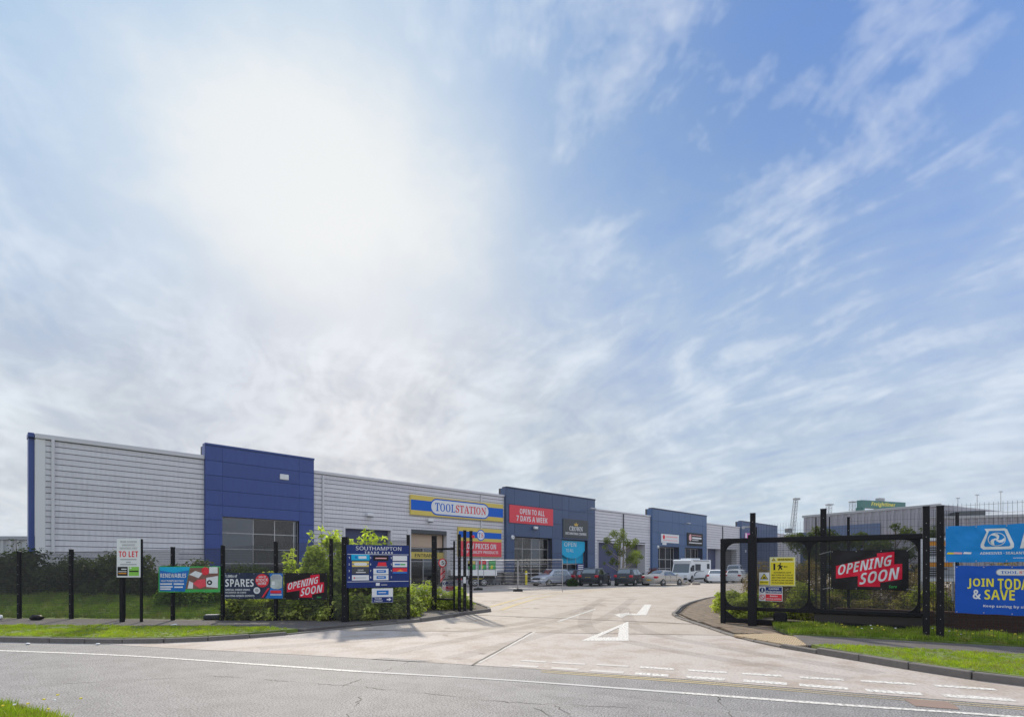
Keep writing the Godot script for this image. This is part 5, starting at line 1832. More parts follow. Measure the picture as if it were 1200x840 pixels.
func caution_sign(label: String, at: Vector3, turn: float) -> Node3D:
	var t := thing("caution_sign", label, "sign", at, turn, "caution pedestrians signs")
	obj("panel", spn(Vector3(0, 0, 0), Vector3(0.63, 0.43, 0.008)), "sign_white", t)
	flat(t, "blue_field", rect(0.18, 0.23, 0.615, 0.415), "sign_navy", 0.012)
	flat(t, "red_field", rect(0.18, 0.015, 0.615, 0.20), "sign_red", 0.012)
	write(t, "Caution", "sign_white", 0.4, 0.365, 0.27, 0.062, 0.016)
	write(t, "Pedestrians", "sign_white", 0.4, 0.28, 0.39, 0.062, 0.016)
	write(t, "Beware", "sign_white", 0.4, 0.15, 0.2, 0.05, 0.016)
	write(t, "Moving vehicles", "sign_white", 0.4, 0.065, 0.39, 0.05, 0.016)
	flat(t, "blue_disc", ring_poly(0.09, 0.32, 0.075, 20), "sign_navy", 0.012)
	flat(t, "walker", poly_of([0.07, 0.27, 0.085, 0.27, 0.09, 0.3, 0.1, 0.27, 0.115, 0.27, 0.105, 0.33, 0.11, 0.37, 0.075, 0.37, 0.075, 0.33]), "sign_white", 0.016)
	flat(t, "red_ring", ring_poly(0.09, 0.11, 0.075, 20), "sign_red", 0.012)
	flat(t, "ring_face", ring_poly(0.09, 0.11, 0.058, 20), "sign_white", 0.016)
	flat(t, "bar", poly_of([0.045, 0.145, 0.055, 0.155, 0.135, 0.075, 0.125, 0.065]), "sign_red", 0.020)
	return t


# ------------------------------------------------------------------ signs on the gate and the right fence
func gate_signs():
	var turn := -0.549
	var gx := Vector3(cos(turn), 0, -sin(turn))
	var gz := Vector3(sin(turn), 0, cos(turn))
	var o := Vector3(6.5, 0, -16.8)
	# large yellow warning
	var t := thing("warning_sign", "large yellow warning notice with a running figure fixed to the gate mesh", "sign", o + gx * 1.31 + gz * 0.03 + Vector3(0, 1.24, 0), turn)
	obj("panel", spn(Vector3(0, 0, 0), Vector3(0.67, 0.84, 0.006)), mat("pale_yellow", 0.70, 0.68, 0.35, 0.5), t)
	flat(t, "yellow_field", rect(0.025, 0.025, 0.645, 0.69), "bright_yellow", 0.010)
	flat(t, "title_strip", rect(0.19, 0.73, 0.63, 0.81), "bright_yellow", 0.010)
	write(t, "WARNING", "sign_black", 0.41, 0.77, 0.38, 0.06, 0.014)
	flat(t, "triangle", poly_of([0.05, 0.73, 0.16, 0.73, 0.105, 0.82]), "sign_black", 0.011)
	flat(t, "triangle_face", poly_of([0.075, 0.745, 0.135, 0.745, 0.105, 0.797]), "bright_yellow", 0.015)
	flat(t, "gate_mark", rect(0.1, 0.46, 0.15, 0.65), "sign_black", 0.014)
	flat(t, "runner", poly_of([0.22, 0.46, 0.25, 0.46, 0.275, 0.52, 0.31, 0.47, 0.34, 0.47, 0.31, 0.55, 0.35, 0.57, 0.35, 0.59, 0.3, 0.59, 0.275, 0.63, 0.24, 0.62, 0.2, 0.57, 0.22, 0.56, 0.25, 0.59, 0.25, 0.54]), "sign_black", 0.014)
	flat(t, "runner_head", ring_poly(0.285, 0.65, 0.022, 10), "sign_black", 0.014)
	flat(t, "arrow", poly_of([0.36, 0.56, 0.4, 0.585, 0.4, 0.57, 0.47, 0.57, 0.47, 0.55, 0.4, 0.55, 0.4, 0.535]), "sign_black", 0.014)
	var lines := ["AUTOMATIC GATE", "MAY OPEN OR CLOSE AT", "ANY TIME KEEP CLEAR", "DO NOT ALLOW CHILDREN", "TO PLAY NEAR THE GATE"]
	for k in 5:
		write(t, lines[k], "sign_black", 0.335, 0.39 - 0.075 * k, 0.46 if k == 0 else 0.56, 0.042, 0.014)
	# small white and yellow warning
	t = thing("trip_warning_sign", "small white and yellow triangle notice left of the large yellow one", "sign", o + gx * 1.02 + gz * 0.03 + Vector3(0, 1.25, 0), turn)
	obj("panel", spn(Vector3(0, 0, 0), Vector3(0.28, 0.38, 0.006)), "sign_white", t)
	flat(t, "triangle", poly_of([0.03, 0.18, 0.25, 0.18, 0.14, 0.36]), "sign_black", 0.010)
	flat(t, "triangle_face", poly_of([0.06, 0.196, 0.22, 0.196, 0.14, 0.328]), "bright_yellow", 0.014)
	flat(t, "figure", poly_of([0.1, 0.205, 0.19, 0.205, 0.17, 0.24, 0.13, 0.27, 0.12, 0.24]), "sign_black", 0.018)
	flat(t, "yellow_field", rect(0.015, 0.015, 0.265, 0.135), "bright_yellow", 0.010)
	write(t, "MIND HANDS", "sign_black", 0.14, 0.095, 0.2, 0.03, 0.014)
	caution_sign("blue and red caution pedestrians sign under the yellow notices on the gate", o + gx * 1.02 + gz * 0.03 + Vector3(0, 0.79, 0), turn)
	# the banner on the gate
	t = thing("banner", "black OPENING SOON banner roped to the sliding gate on the right", "banner", o + gx * 2.87 + gz * 0.075 + Vector3(0, 1.17, 0), turn)
	var b := cloth(1.76, 1.08, 15, 0.022)
	var s := banner(t, 1.76, 1.08, "banner_black", b)
	opening_soon(s, 1.76, 1.08, b)
	for q in [[0.0, 1.06, -0.28, 0.98], [1.74, 1.06, 1.9, 1.2], [0.0, 0.05, -0.2, 0.0], [1.74, 0.05, 1.92, 0.0]]:
		obj("rope", tb(Vector3(q[0], q[1], 0.012), Vector3(q[2], q[3], -0.03), 0.006, 5), "galvanised", t)
	# blue banners on the right fence
	turn = -0.7075
	gx = Vector3(cos(turn), 0, -sin(turn))
	gz = Vector3(sin(turn), 0, cos(turn))
	o = Vector3(10.05, 0, -12.75)
	t = thing("banner", "bright blue banner with a white three armed emblem, upper one on the right fence", "banner", o + gx * 0.07 + gz * 0.09 + Vector3(0, 1.9, 0), turn)
	b = cloth(2.6, 0.83, 31, 0.022)
	s = banner(t, 2.6, 0.83, "banner_blue", b)
	# emblem: a rounded frame with a notched top left, a disc and three curved arms
	var frame := [0.72, 0.69, 0.78, 0.75, 1.02, 0.75, 1.07, 0.70, 1.16, 0.42, 1.17, 0.34, 1.12, 0.29, 0.66, 0.29, 0.61, 0.34, 0.62, 0.42, 0.75, 0.64]
	patch(s, "emblem_frame", poly_of([0.68, 0.745, 1.02, 0.745, 1.055, 0.72, 1.165, 0.40, 1.165, 0.33, 1.12, 0.285, 0.66, 0.285, 0.615, 0.33, 0.615, 0.40, 0.715, 0.67]), "sign_white", 0.004, b)
	patch(s, "emblem_field", poly_of([0.755, 0.695, 1.01, 0.695, 1.105, 0.40, 1.105, 0.365, 1.085, 0.345, 0.695, 0.345, 0.675, 0.365, 0.675, 0.40]), "banner_blue", 0.008, b)
	patch(s, "emblem_disc", ring_poly(0.885, 0.505, 0.15, 26), "sign_white", 0.012, b)
	patch(s, "emblem_disc_field", ring_poly(0.885, 0.505, 0.135, 26), "banner_blue", 0.016, b)
	for k in 3:
		var arm := PackedVector2Array()
		for q in [[-0.01, 0.0], [0.03, 0.035], [0.025, 0.075], [-0.01, 0.135], [0.05, 0.125], [0.085, 0.08], [0.08, 0.03], [0.03, -0.015]]:
			arm.append(Vector2(0.885, 0.505) + Vector2(q[0], q[1]).rotated(TAU * k / 3 + 0.7))
		patch(s, "emblem_arm", arm, "sign_white", 0.020, b)
	write(s, "MAPEI", "sign_white", 1.9, 0.50, 1.2, 0.40, 0.008, "bold", 0.2, b)
	write(s, "ADHESIVES · SEALANTS · CHEMICAL PRODUCTS", "sign_white", 1.38, 0.20, 1.55, 0.055, 0.008, "bold", 0.0, b)
	for q in [[0.02, 0.16, "bright_yellow"], [0.13, 0.3, "pale_red"], [0.31, 0.46, "sign_white"]]:
		patch(s, "rainbow_mark", poly_of([q[0], 0.19, q[1] - 0.01, 0.185, q[1], 0.225, q[0] + 0.02, 0.235]), q[2], 0.008, b)
	write(s, "www.mapei.co.uk", "sign_white", 1.45, 0.09, 0.6, 0.035, 0.008, "bold", 0.0, b)
	t = thing("banner", "royal blue banner reading JOIN TODAY & SAVE in yellow, lower right", "banner", o + gx * 0.24 + gz * 0.085 + Vector3(0, 0.74, 0), turn)
	b = cloth(2.4, 1.08, 44, 0.01)
	s = banner(t, 2.4, 1.08, "banner_royal", b)
	write(s, "JOIN", "letter_yellow", 0.44, 0.68, 0.45, 0.235, 0.008, "bold", 0.0, b)
	write(s, "TODAY", "letter_yellow", 1.04, 0.68, 0.62, 0.235, 0.008, "bold", 0.0, b)
	write(s, "&", "sign_white", 0.38, 0.44, 0.14, 0.21, 0.008, "bold", 0.0, b)
	write(s, "SAVE", "letter_yellow", 0.76, 0.44, 0.50, 0.22, 0.008, "bold", 0.0, b)
	write(s, "Keep saving by shopping", "sign_white", 0.98, 0.18, 0.98, 0.075, 0.008, "bold", 0.0, b)
	patch(s, "oval_edge", pill_poly(0.70, 0.865, 1.62, 1.01, 8), "sign_grey", 0.004, b)
	patch(s, "oval", pill_poly(0.715, 0.88, 1.605, 0.995, 8), "sign_white", 0.008, b)
	write(s, "TOOL", "sign_blue", 0.92, 0.937, 0.28, 0.06, 0.012, "serif", 0.0, b)
	write(s, "STATION", "sign_red", 1.30, 0.937, 0.44, 0.06, 0.012, "serif", 0.0, b)
	# notice boards behind the posts
	t = thing("notice_board", "white notice board with two orange headed sheets behind the paired posts", "sign board", Vector3(11.75, 0.1, -15.7), -0.35)
	for x in [0.05, 0.78]:
		obj("post", spn(Vector3(x - 0.03, 0, -0.07), Vector3(x + 0.03, 2.5, -0.02), 0.006), "galvanised", t)
	obj("board", spn(Vector3(0, 1.28, -0.018), Vector3(0.84, 2.52, 0.01), 0.006), "sign_white", t)
	for y in [1.98, 1.38]:
		flat(t, "sheet", rect(0.06, y, 0.78, y + 0.46), "sign_grey", 0.014)
		flat(t, "orange_head", rect(0.08, y + 0.32, 0.76, y + 0.44), "orange", 0.018)
		for k in 4:
			flat(t, "print_line", rect(0.1, y + 0.05 + 0.065 * k, 0.4 + 0.08 * k, y + 0.08 + 0.065 * k), "sign_black", 0.018)


# ------------------------------------------------------------------ vehicles
# a car faces its own +x and stands on its wheels; st_ lists its body from the tail forward:
# [x, underside, shoulder height, top height, half width at the shoulder, half width at the top]
class Shape:
	var rows: Array
	func at(x: float) -> Array:
		for i in rows.size() - 1:
			if x <= rows[i + 1][0]:
				var f: float = clampf((x - rows[i][0]) / (rows[i + 1][0] - rows[i][0]), 0.0, 1.0)
				var out := []
				for k in 6:
					out.append(lerpf(rows[i][k], rows[i + 1][k], f))
				return out
		return rows[-1]
	# a point on the side, v = 0 at the shoulder and 1 at the edge of the roof
	func side(x: float, v: float, z: float, off := 0.0) -> Vector3:
		var r := at(x)
		var w := lerpf(r[4] - 0.02, r[5], v)
		return Vector3(x, lerpf(r[2], r[3] - 0.05, v) + off * 0.3, z * (w + off))
	func top(x: float, f: float, off := 0.0) -> Vector3:
		var r := at(x)
		return Vector3(x, r[3] + 0.018 * (1.0 - f * f) + off, f * (r[5] - 0.07))


func car_body(shape: Shape, x0: float, x1: float) -> SurfaceTool:
	var st := tool_()
	st.set_smooth_group(0)
	var xs := []
	for i in 45:
		xs.append(lerpf(x0, x1, i / 44.0))
	for r in shape.rows:
		xs.append(r[0])
	xs.sort()
	var rings := []
	for x in xs:
		var r: Array = shape.at(x)
		var half := [Vector2(0, r[1]), Vector2(r[4] * 0.86, r[1]), Vector2(r[4] * 0.97, r[1] + (r[2] - r[1]) * 0.16), Vector2(r[4] * 1.0, r[1] + (r[2] - r[1]) * 0.5), Vector2(r[4] * 0.995, r[1] + (r[2] - r[1]) * 0.72), Vector2(r[4] * 0.975, r[2] - 0.03), Vector2(r[4] - 0.02, r[2])]
		half.append(Vector2(lerpf(r[4] - 0.03, r[5], 0.5), lerpf(r[2], r[3] - 0.05, 0.5)))
		half.append(Vector2(r[5], r[3] - 0.05))
		half.append(Vector2(r[5] - 0.03, r[3] - 0.016))
		half.append(Vector2(r[5] - 0.09, r[3]))
		half.append(Vector2(0, r[3] + 0.02))
		var ring := []
		for p in half:
			ring.append(Vector3(x, p.y, p.x))
		for k in range(half.size() - 2, 0, -1):
			ring.append(Vector3(x, half[k].y, -half[k].x))
		rings.append(ring)
	for i in rings.size() - 1:
		var n: int = rings[i].size()
		for k in n:
			quad(st, rings[i][k], rings[i + 1][k], rings[i + 1][(k + 1) % n], rings[i][(k + 1) % n])
	for e in [0, rings.size() - 1]:
		var n: int = rings[e].size()
		var c := Vector3.ZERO
		for p in rings[e]:
			c += p / n
		for k in n:
			var a: Vector3 = rings[e][k]
			var b: Vector3 = rings[e][(k + 1) % n]
			for p in ([c, a, b] if e == 0 else [c, b, a]):
				st.add_vertex(p)
	st.index()
	st.generate_normals()
	return st


func side_glass(shape: Shape, t: Node, z: float, b0: float, b1: float, t0: float, t1: float):
	var st := tool_()
	for i in 6:
		for j in 3:
			var q := []
			for c in [[i, j], [i + 1, j], [i + 1, j + 1], [i, j + 1]]:
				var v := lerpf(0.06, 0.86, c[1] / 3.0)
				q.append(shape.side(lerpf(lerpf(b0, t0, v), lerpf(b1, t1, v), c[0] / 6.0), v, z, 0.014))
			quad(st, q[0], q[1], q[2], q[3]) if z < 0.0 else quad(st, q[3], q[2], q[1], q[0])
	obj("side_window", st, "car_glass", t)


func end_glass(shape: Shape, t: Node, called: String, x0: float, x1: float):
	var st := tool_()
	for i in 4:
		for j in 6:
			var q := []
			for c in [[i, j], [i + 1, j], [i + 1, j + 1], [i, j + 1]]:
				q.append(shape.top(lerpf(x0, x1, c[0] / 4.0), lerpf(-0.96, 0.96, c[1] / 6.0), 0.016))
			quad(st, q[0], q[1], q[2], q[3])
	obj(called, st, "car_glass", t)


func wheel(t: Node, x: float, z: float, r: float):
	var side := signf(z)
	var w := Node3D.new()
	w.name = numbered("wheel", t)
	t.add_child(w, true)
	w.position = Vector3(x, r, z)
	var st := tool_()
	var prof := [[-0.1, r * 0.62], [-0.1, r * 0.9], [-0.07, r * 0.985], [0.07, r * 0.985], [0.1, r * 0.9], [0.1, r * 0.66], [0.06, r * 0.62]]
	var n := 22
	for i in n:
		var a0 := TAU * i / n
		var a1 := TAU * (i + 1) / n
		for k in prof.size() - 1:
			var p: Array = prof[k]
			var q: Array = prof[k + 1]
			quad_out(st, Vector3(cos(a0) * p[1], sin(a0) * p[1], p[0] * side), Vector3(cos(a1) * p[1], sin(a1) * p[1], p[0] * side), Vector3(cos(a1) * q[1], sin(a1) * q[1], q[0] * side), Vector3(cos(a0) * q[1], sin(a0) * q[1], q[0] * side), Vector3.ZERO)
	obj("tyre", st, "rubber", w)
	st = tool_()
	tube(st, Vector3(0, 0, 0.0), Vector3(0, 0, 0.05 * side), r * 0.63, r * 0.6, 18)
	obj("wheel_well_disc", st, "interior_dark", w)
	st = tool_()
	for k in 5:
		var d := Vector3(cos(TAU * k / 5 + 0.3), sin(TAU * k / 5 + 0.3), 0)
		bar(st, d * r * 0.08 + Vector3(0, 0, 0.075 * side), d * r * 0.62 + Vector3(0, 0, 0.085 * side), 0.06, 0.03)
	tube(st, Vector3(0, 0, 0.05 * side), Vector3(0, 0, 0.095 * side), r * 0.2, r * 0.16, 10)
	for i in n:
		var a0 := TAU * i / n
		var a1 := TAU * (i + 1) / n
		var e0 := Vector3(cos(a0), sin(a0), 0)
		var e1 := Vector3(cos(a1), sin(a1), 0)
		quad(st, e0 * r * 0.56 + Vector3(0, 0, 0.09 * side), e1 * r * 0.56 + Vector3(0, 0, 0.09 * side), e1 * r * 0.65 + Vector3(0, 0, 0.085 * side), e0 * r * 0.65 + Vector3(0, 0, 0.085 * side))
	obj("rim", st, "alloy", w)


func car(called: String, label: String, category: String, at: Vector2, heading: Vector2, paint: String, spec: Dictionary, group := "cars parked in the yard") -> Node3D:
	var t := thing(called, label, category, Vector3(at.x, 0.0, -at.y), atan2(heading.y, heading.x), group)
	var inner := Node3D.new()
	var shape := Shape.new()
	var half: float = spec.length / 2.0
	var rows := []
	for r in spec.rows:
		rows.append([r[0] - half, r[1], r[2], r[3], r[4], r[5]])
	shape.rows = rows
	inner.free()
	obj("body", car_body(shape, -half, half), paint, t)
	var r: float = spec.wheel
	for x in spec.axles:
		for z in [-1.0, 1.0]:
			var w: float = shape.at(x - half)[4]
			# the dark arch round the wheel
			var st := tool_()
			tube(st, Vector3(x - half, r, z * (w - 0.06)), Vector3(x - half, r + 0.02, z * (w + 0.006)), r + 0.085, r + 0.07, 22)
			obj("wheel_arch", st, "trim_black", t)
			wheel(t, x - half, z * (w - 0.06), r)
	# sills and bumpers in dark trim
	for z in [-1.0, 1.0]:
		var x0: float = spec.axles[0] - half + r + 0.08
		var x1: float = spec.axles[1] - half - r - 0.08
		var w: float = shape.at(0.0)[4]
		obj("sill_trim", spn(Vector3(x0, 0.19, z * (w - 0.09)), Vector3(x1, 0.33, z * (w + 0.004)), 0.03), "trim_black" if spec.get("trim", true) else paint, t)
	for g in spec.windows:
		for z in [-1.0, 1.0]:
			side_glass(shape, t, z, g[0] - half, g[1] - half, g[2] - half, g[3] - half)
	end_glass(shape, t, "windscreen", spec.screen[0] - half, spec.screen[1] - half)
	end_glass(shape, t, "rear_window", spec.rear[0] - half, spec.rear[1] - half)
	var tail: Array = spec.tail   # height from, to, width inboard
	var nose: Array = spec.nose
	for z in [-1.0, 1.0]:
		var wt: float = shape.at(-half + 0.2)[4]
		var st := tool_()
		box(st, Vector3(-half + 0.16, (tail[0] + tail[1]) / 2, z * (wt - tail[2] / 2 + 0.006)), Vector3(0.34, tail[1] - tail[0], tail[2]), 0.04)
		obj("tail_light", st, "tail_red", t)
		var wn: float = shape.at(half - 0.3)[4]
		st = tool_()
		box(st, Vector3(half - 0.27, (nose[0] + nose[1]) / 2, z * (wn - 0.17)), Vector3(0.44, nose[1] - nose[0], 0.35), 0.05, Basis(Vector3.UP, z * 0.35))
		obj("headlight", st, "lamp_clear", t)
		st = tool_()
		var mp := shape.side(spec.screen[0] - half + 0.28, 0.05, z, 0.12)
		box(st, mp + Vector3(0, 0.08, 0), Vector3(0.13, 0.15, 0.22), 0.04)
		obj("door_mirror", st, paint, t)
		# door shut lines
		st = tool_()
		for x in spec.doors:
			var a: Array = shape.at(x - half)
			span(st, Vector3(x - half - 0.006, 0.36, z * (a[4] - 0.05)), Vector3(x - half + 0.006, a[2] - 0.02, z * (a[4] + 0.002)))
		obj("door_line", st, "trim_black", t)
		for x in spec.doors.slice(0, spec.doors.size() - 1):
			var a: Array = shape.at(x - half)
			obj("door_handle", spn(Vector3(x - half + 0.1, a[2] - 0.17, z * (a[4] - 0.02)), Vector3(x - half + 0.32, a[2] - 0.135, z * (a[4] + 0.016)), 0.01), paint, t)
		if spec.get("rails", false):
			obj("roof_rail", tb(shape.side(spec.rear[1] - half + 0.2, 1.08, z) + Vector3(0, 0.05, 0), shape.side(spec.screen[0] - half - 0.2, 1.08, z) + Vector3(0, 0.05, 0), 0.02, 6), "galvanised", t)
	var p: Array = spec.plate   # x and height of the rear plate
	obj("number_plate", spn(Vector3(p[0] - half - 0.012, p[1] - 0.055, -0.26), Vector3(p[0] - half + 0.05, p[1] + 0.055, 0.26), 0.006), "plate_yellow", t)
	obj("number_plate", spn(Vector3(half - 0.06, 0.42, -0.26), Vector3(half + 0.014, 0.53, 0.26), 0.006), "sign_white", t)
	obj("grille", spn(Vector3(half - 0.14, nose[0] - 0.12, -0.5), Vector3(half - 0.02, nose[1] - 0.04, 0.5), 0.03), "trim_black", t)
	obj("rear_bumper", spn(Vector3(-half - 0.012, 0.22, -0.66), Vector3(-half + 0.3, 0.42, 0.66), 0.04), "trim_black" if spec.get("trim", true) else paint, t)
	obj("front_bumper", spn(Vector3(half - 0.3, 0.2, -0.66), Vector3(half + 0.01, 0.36, 0.66), 0.04), "trim_black", t)
	return t


func crossover(l: float, w: float, h: float) -> Dictionary:
	var k := l / 4.3
	var s := h / 1.62
	var rows := [[0.0, 0.42, 0.72, 0.74, 0.72, 0.60], [0.06, 0.32, 0.93, 0.96, 0.80, 0.66], [0.16, 0.25, 1.0, 1.12, 0.85, 0.68], [0.48, 0.22, 1.03, 1.50, 0.88, 0.62], [0.62, 0.2, 1.03, 1.55, 0.885, 0.62], [1.1, 0.2, 1.01, 1.61, 0.89, 0.62], [1.9, 0.2, 0.99, 1.62, 0.89, 0.62], [2.45, 0.2, 0.98, 1.56, 0.89, 0.61], [3.18, 0.2, 0.99, 1.05, 0.885, 0.70], [3.7, 0.2, 0.92, 0.98, 0.87, 0.70], [4.05, 0.22, 0.80, 0.87, 0.82, 0.64], [4.22, 0.28, 0.62, 0.70, 0.74, 0.58], [4.3, 0.38, 0.52, 0.54, 0.62, 0.5]]
	var out := []
	for r in rows:
		out.append([r[0] * k, r[1] * s, r[2] * s, r[3] * s, r[4] * w / 1.78, r[5] * w / 1.78])
	return {"length": l, "rows": out, "wheel": 0.335 * s, "axles": [0.78 * k, 3.42 * k], "windows": [[0.62 * k, 1.62 * k, 0.74 * k, 1.62 * k], [1.70 * k, 2.98 * k, 1.70 * k, 2.44 * k]], "screen": [2.50 * k, 3.10 * k], "rear": [0.18 * k, 0.47 * k], "tail": [0.80 * s, 1.02 * s, 0.3], "nose": [0.66 * s, 0.82 * s], "plate": [0.03, 0.78 * s], "doors": [0.98 * k, 1.66 * k, 2.75 * k], "rails": true}


func hatch(l: float, w: float, h: float) -> Dictionary:
	var d := crossover(l, w, h)
	d.rails = false
	d.trim = false
	d.wheel = 0.31
	return d


func saloon(l: float, w: float, h: float) -> Dictionary:
	var k := l / 4.75
	var s := h / 1.44
	var rows := [[0.0, 0.42, 0.66, 0.68, 0.66, 0.54], [0.06, 0.3, 0.88, 0.92, 0.78, 0.64], [0.18, 0.25, 0.97, 1.02, 0.84, 0.70], [0.75, 0.2, 0.98, 1.04, 0.89, 0.70], [0.95, 0.2, 0.97, 1.10, 0.895, 0.66], [1.6, 0.2, 0.95, 1.38, 0.9, 0.58], [2.1, 0.18, 0.93, 1.44, 0.9, 0.58], [2.6, 0.18, 0.92, 1.42, 0.9, 0.58], [2.85, 0.18, 0.91, 1.37, 0.9, 0.58], [3.6, 0.18, 0.90, 0.95, 0.895, 0.70], [4.2, 0.2, 0.80, 0.86, 0.87, 0.68], [4.55, 0.22, 0.68, 0.74, 0.8, 0.6], [4.7, 0.28, 0.54, 0.60, 0.7, 0.52], [4.75, 0.36, 0.48, 0.5, 0.58, 0.45]]
	var out := []
	for r in rows:
		out.append([r[0] * k, r[1] * s, r[2] * s, r[3] * s, r[4] * w / 1.8, r[5] * w / 1.8])
	return {"length": l, "rows": out, "wheel": 0.33, "axles": [0.98 * k, 3.72 * k], "windows": [[1.15 * k, 2.15 * k, 1.6 * k, 2.15 * k], [2.23 * k, 3.4 * k, 2.23 * k, 2.8 * k]], "screen": [2.88 * k, 3.52 * k], "rear": [0.98 * k, 1.58 * k], "tail": [0.72, 0.92, 0.36], "nose": [0.56, 0.70], "plate": [0.0, 0.56], "doors": [1.35 * k, 2.19 * k, 3.2 * k], "rails": false, "trim": false}


func vehicles():
	mat("alloy", 0.55, 0.55, 0.56, 0.35, 0.6)
	mat("trim_black", 0.016, 0.016, 0.018, 0.6)
	mat("tail_red", 0.45, 0.012, 0.03, 0.2)
	mat("lamp_clear", 0.6, 0.62, 0.64, 0.15)
	mat("plate_yellow", 0.70, 0.45, 0.02, 0.5)
	for q in [["paint_silver_blue", 0.36, 0.40, 0.48, 0.3], ["paint_black", 0.014, 0.018, 0.026, 0.0], ["paint_dark_grey", 0.028, 0.034, 0.044, 0.2], ["paint_champagne", 0.44, 0.41, 0.38, 0.4], ["paint_white", 0.76, 0.77, 0.78, 0.0], ["paint_maroon", 0.05, 0.012, 0.02, 0.1], ["paint_motorhome", 0.72, 0.75, 0.78, 0.0]]:
		var m := mat(q[0], q[1], q[2], q[3], 0.32, q[4])
		m.clearcoat_enabled = true
		m.clearcoat = 0.4
		m.metallic_specular = 0.3
		m.clearcoat_roughness = 0.06
	car("crossover_car", "small silver blue crossover car facing left behind the site fence", "car", Vector2(3.75, 51.7), Vector2(-0.75, -0.66), "paint_silver_blue", crossover(4.15, 1.77, 1.58))
	car("estate_car", "black sport utility car parked tail towards the road, leftmost of the parked row", "car", Vector2(7.95, 51.9), Vector2(0.44, 0.9), "paint_black", crossover(4.7, 1.92, 1.66))
	car("hatchback_car", "dark maroon car mostly hidden behind the black sport utility car", "car", Vector2(6.75, 56.6), Vector2(0.6, 0.8), "paint_maroon", hatch(4.2, 1.78, 1.5))
	car("estate_car", "dark grey sport utility car between the black one and the champagne saloon", "car", Vector2(11.4, 52.4), Vector2(0.515, 0.857), "paint_dark_grey", crossover(4.45, 1.84, 1.64))
	car("saloon_car", "champagne silver saloon car parked right of the dark grey utility car", "car", Vector2(14.6, 52.6), Vector2(0.755, 0.656), "paint_champagne", saloon(4.75, 1.82, 1.46))
	car("hatchback_car", "white hatchback parked just right of the motorhome, tail to the road", "car", Vector2(23.1, 61.4), Vector2(0.47, 0.88), "paint_white", hatch(4.1, 1.76, 1.47))
	car("hatchback_car", "white hatchback with red tail lights seen between the gate end and post", "car", Vector2(25.7, 62.1), Vector2(0.62, 0.785), "paint_white", hatch(4.1, 1.78, 1.5))
	car("people_carrier", "pale grey people carrier behind the white hatchback at the gate end", "car", Vector2(28.5, 69.5), Vector2(0.5, 0.86), "paint_silver_blue", crossover(4.7, 1.9, 2.05))
	motorhome()
	trailer()


func motorhome():
	# a coachbuilt motorhome facing down the yard; its nose is at +x
	var h := Vector2(-0.69, -0.72)
	var t := thing("motorhome", "white motorhome with a big flat windscreen parked before the mid blue bay", "motorhome", Vector3(20.95, 0, -63.9), atan2(h.y, h.x))
	var st := tool_()
	var side := poly_of([-3.0, 0.42, -2.7, 0.42, -2.25, 0.42, -2.15, 0.7, -1.95, 0.86, -1.65, 0.86, -1.45, 0.7, -1.35, 0.42, 1.45, 0.36, 1.55, 0.66, 1.75, 0.82, 2.05, 0.82, 2.25, 0.66, 2.35, 0.4, 2.9, 0.38, 3.02, 0.6, 2.98, 0.95, 2.55, 1.12, 2.2, 2.15, 2.3, 2.5, 2.1, 2.62, -2.9, 2.62, -3.0, 2.5])
	extrude(st, side, -1.08, 1.08)
	obj("body", st, "paint_motorhome", t)
	for z in [-1.0, 1.0]:
		for x in [-1.8, 1.9]:
			wheel(t, x, z * 0.98, 0.34)
	st = tool_()
	quad(st, Vector3(2.56, 1.13, -0.98), Vector3(2.56, 1.13, 0.98), Vector3(2.235, 2.13, 0.93), Vector3(2.235, 2.13, -0.93))
	obj("windscreen", st, mat("blue_glass", 0.10, 0.13, 0.16, 0.06), t)
	for z in [-1.0, 1.0]:
		flat_side(t, "side_window", [[-0.25, 1.35], [1.15, 1.35], [1.15, 2.1], [-0.25, 2.1]], z, 1.084, "car_glass")
		flat_side(t, "cab_window", [[1.35, 1.3], [2.3, 1.25], [2.05, 1.95], [1.35, 2.0]], z, 1.084, "car_glass")
		flat_side(t, "side_window", [[-2.65, 1.55], [-1.9, 1.55], [-1.9, 2.15], [-2.65, 2.15]], z, 1.084, "car_glass")
		flat_side(t, "dark_swoosh", [[1.4, 0.75], [1.35, 1.0], [0.9, 1.22], [0.2, 1.3], [-1.2, 1.32], [-1.2, 1.27], [0.2, 1.25], [0.8, 1.15], [1.2, 0.95], [1.25, 0.72]], z, 1.085, "trim_black")
		flat_side(t, "skirt", [[-1.3, 0.36], [1.4, 0.32], [1.4, 0.5], [-1.3, 0.52]], z, 1.086, "trim_black")
		obj("door_mirror", spn(Vector3(2.25, 1.35, z * 1.1), Vector3(2.42, 1.75, z * 1.3), 0.04), "trim_black", t)
		obj("headlight", spn(Vector3(2.9, 0.68, z * 0.62), Vector3(3.03, 0.9, z * 0.98), 0.03), "lamp_clear", t)
	obj("roof_box", spn(Vector3(-1.0, 2.62, -0.7), Vector3(1.2, 2.76, 0.7), 0.05), "paint_motorhome", t)
	obj("awning", tb(Vector3(-2.4, 2.5, -1.12), Vector3(1.6, 2.5, -1.12), 0.07, 8), "sign_grey", t)
	obj("front_bumper", spn(Vector3(2.8, 0.3, -0.95), Vector3(3.08, 0.55, 0.95), 0.05), "trim_black", t)
	obj("number_plate", spn(Vector3(3.08, 0.38, -0.26), Vector3(3.095, 0.49, 0.26)), "sign_white", t)


func flat_side(t: Node, called: String, pts: Array, z: float, off: float, material: String):
	var p := PackedVector2Array()
	for q in pts:
		p.append(Vector2(q[0], q[1]))
	var st := tool_()
	extrude(st, p, z * (off - 0.006), z * (off + 0.006))
	obj(called, st, material, t)


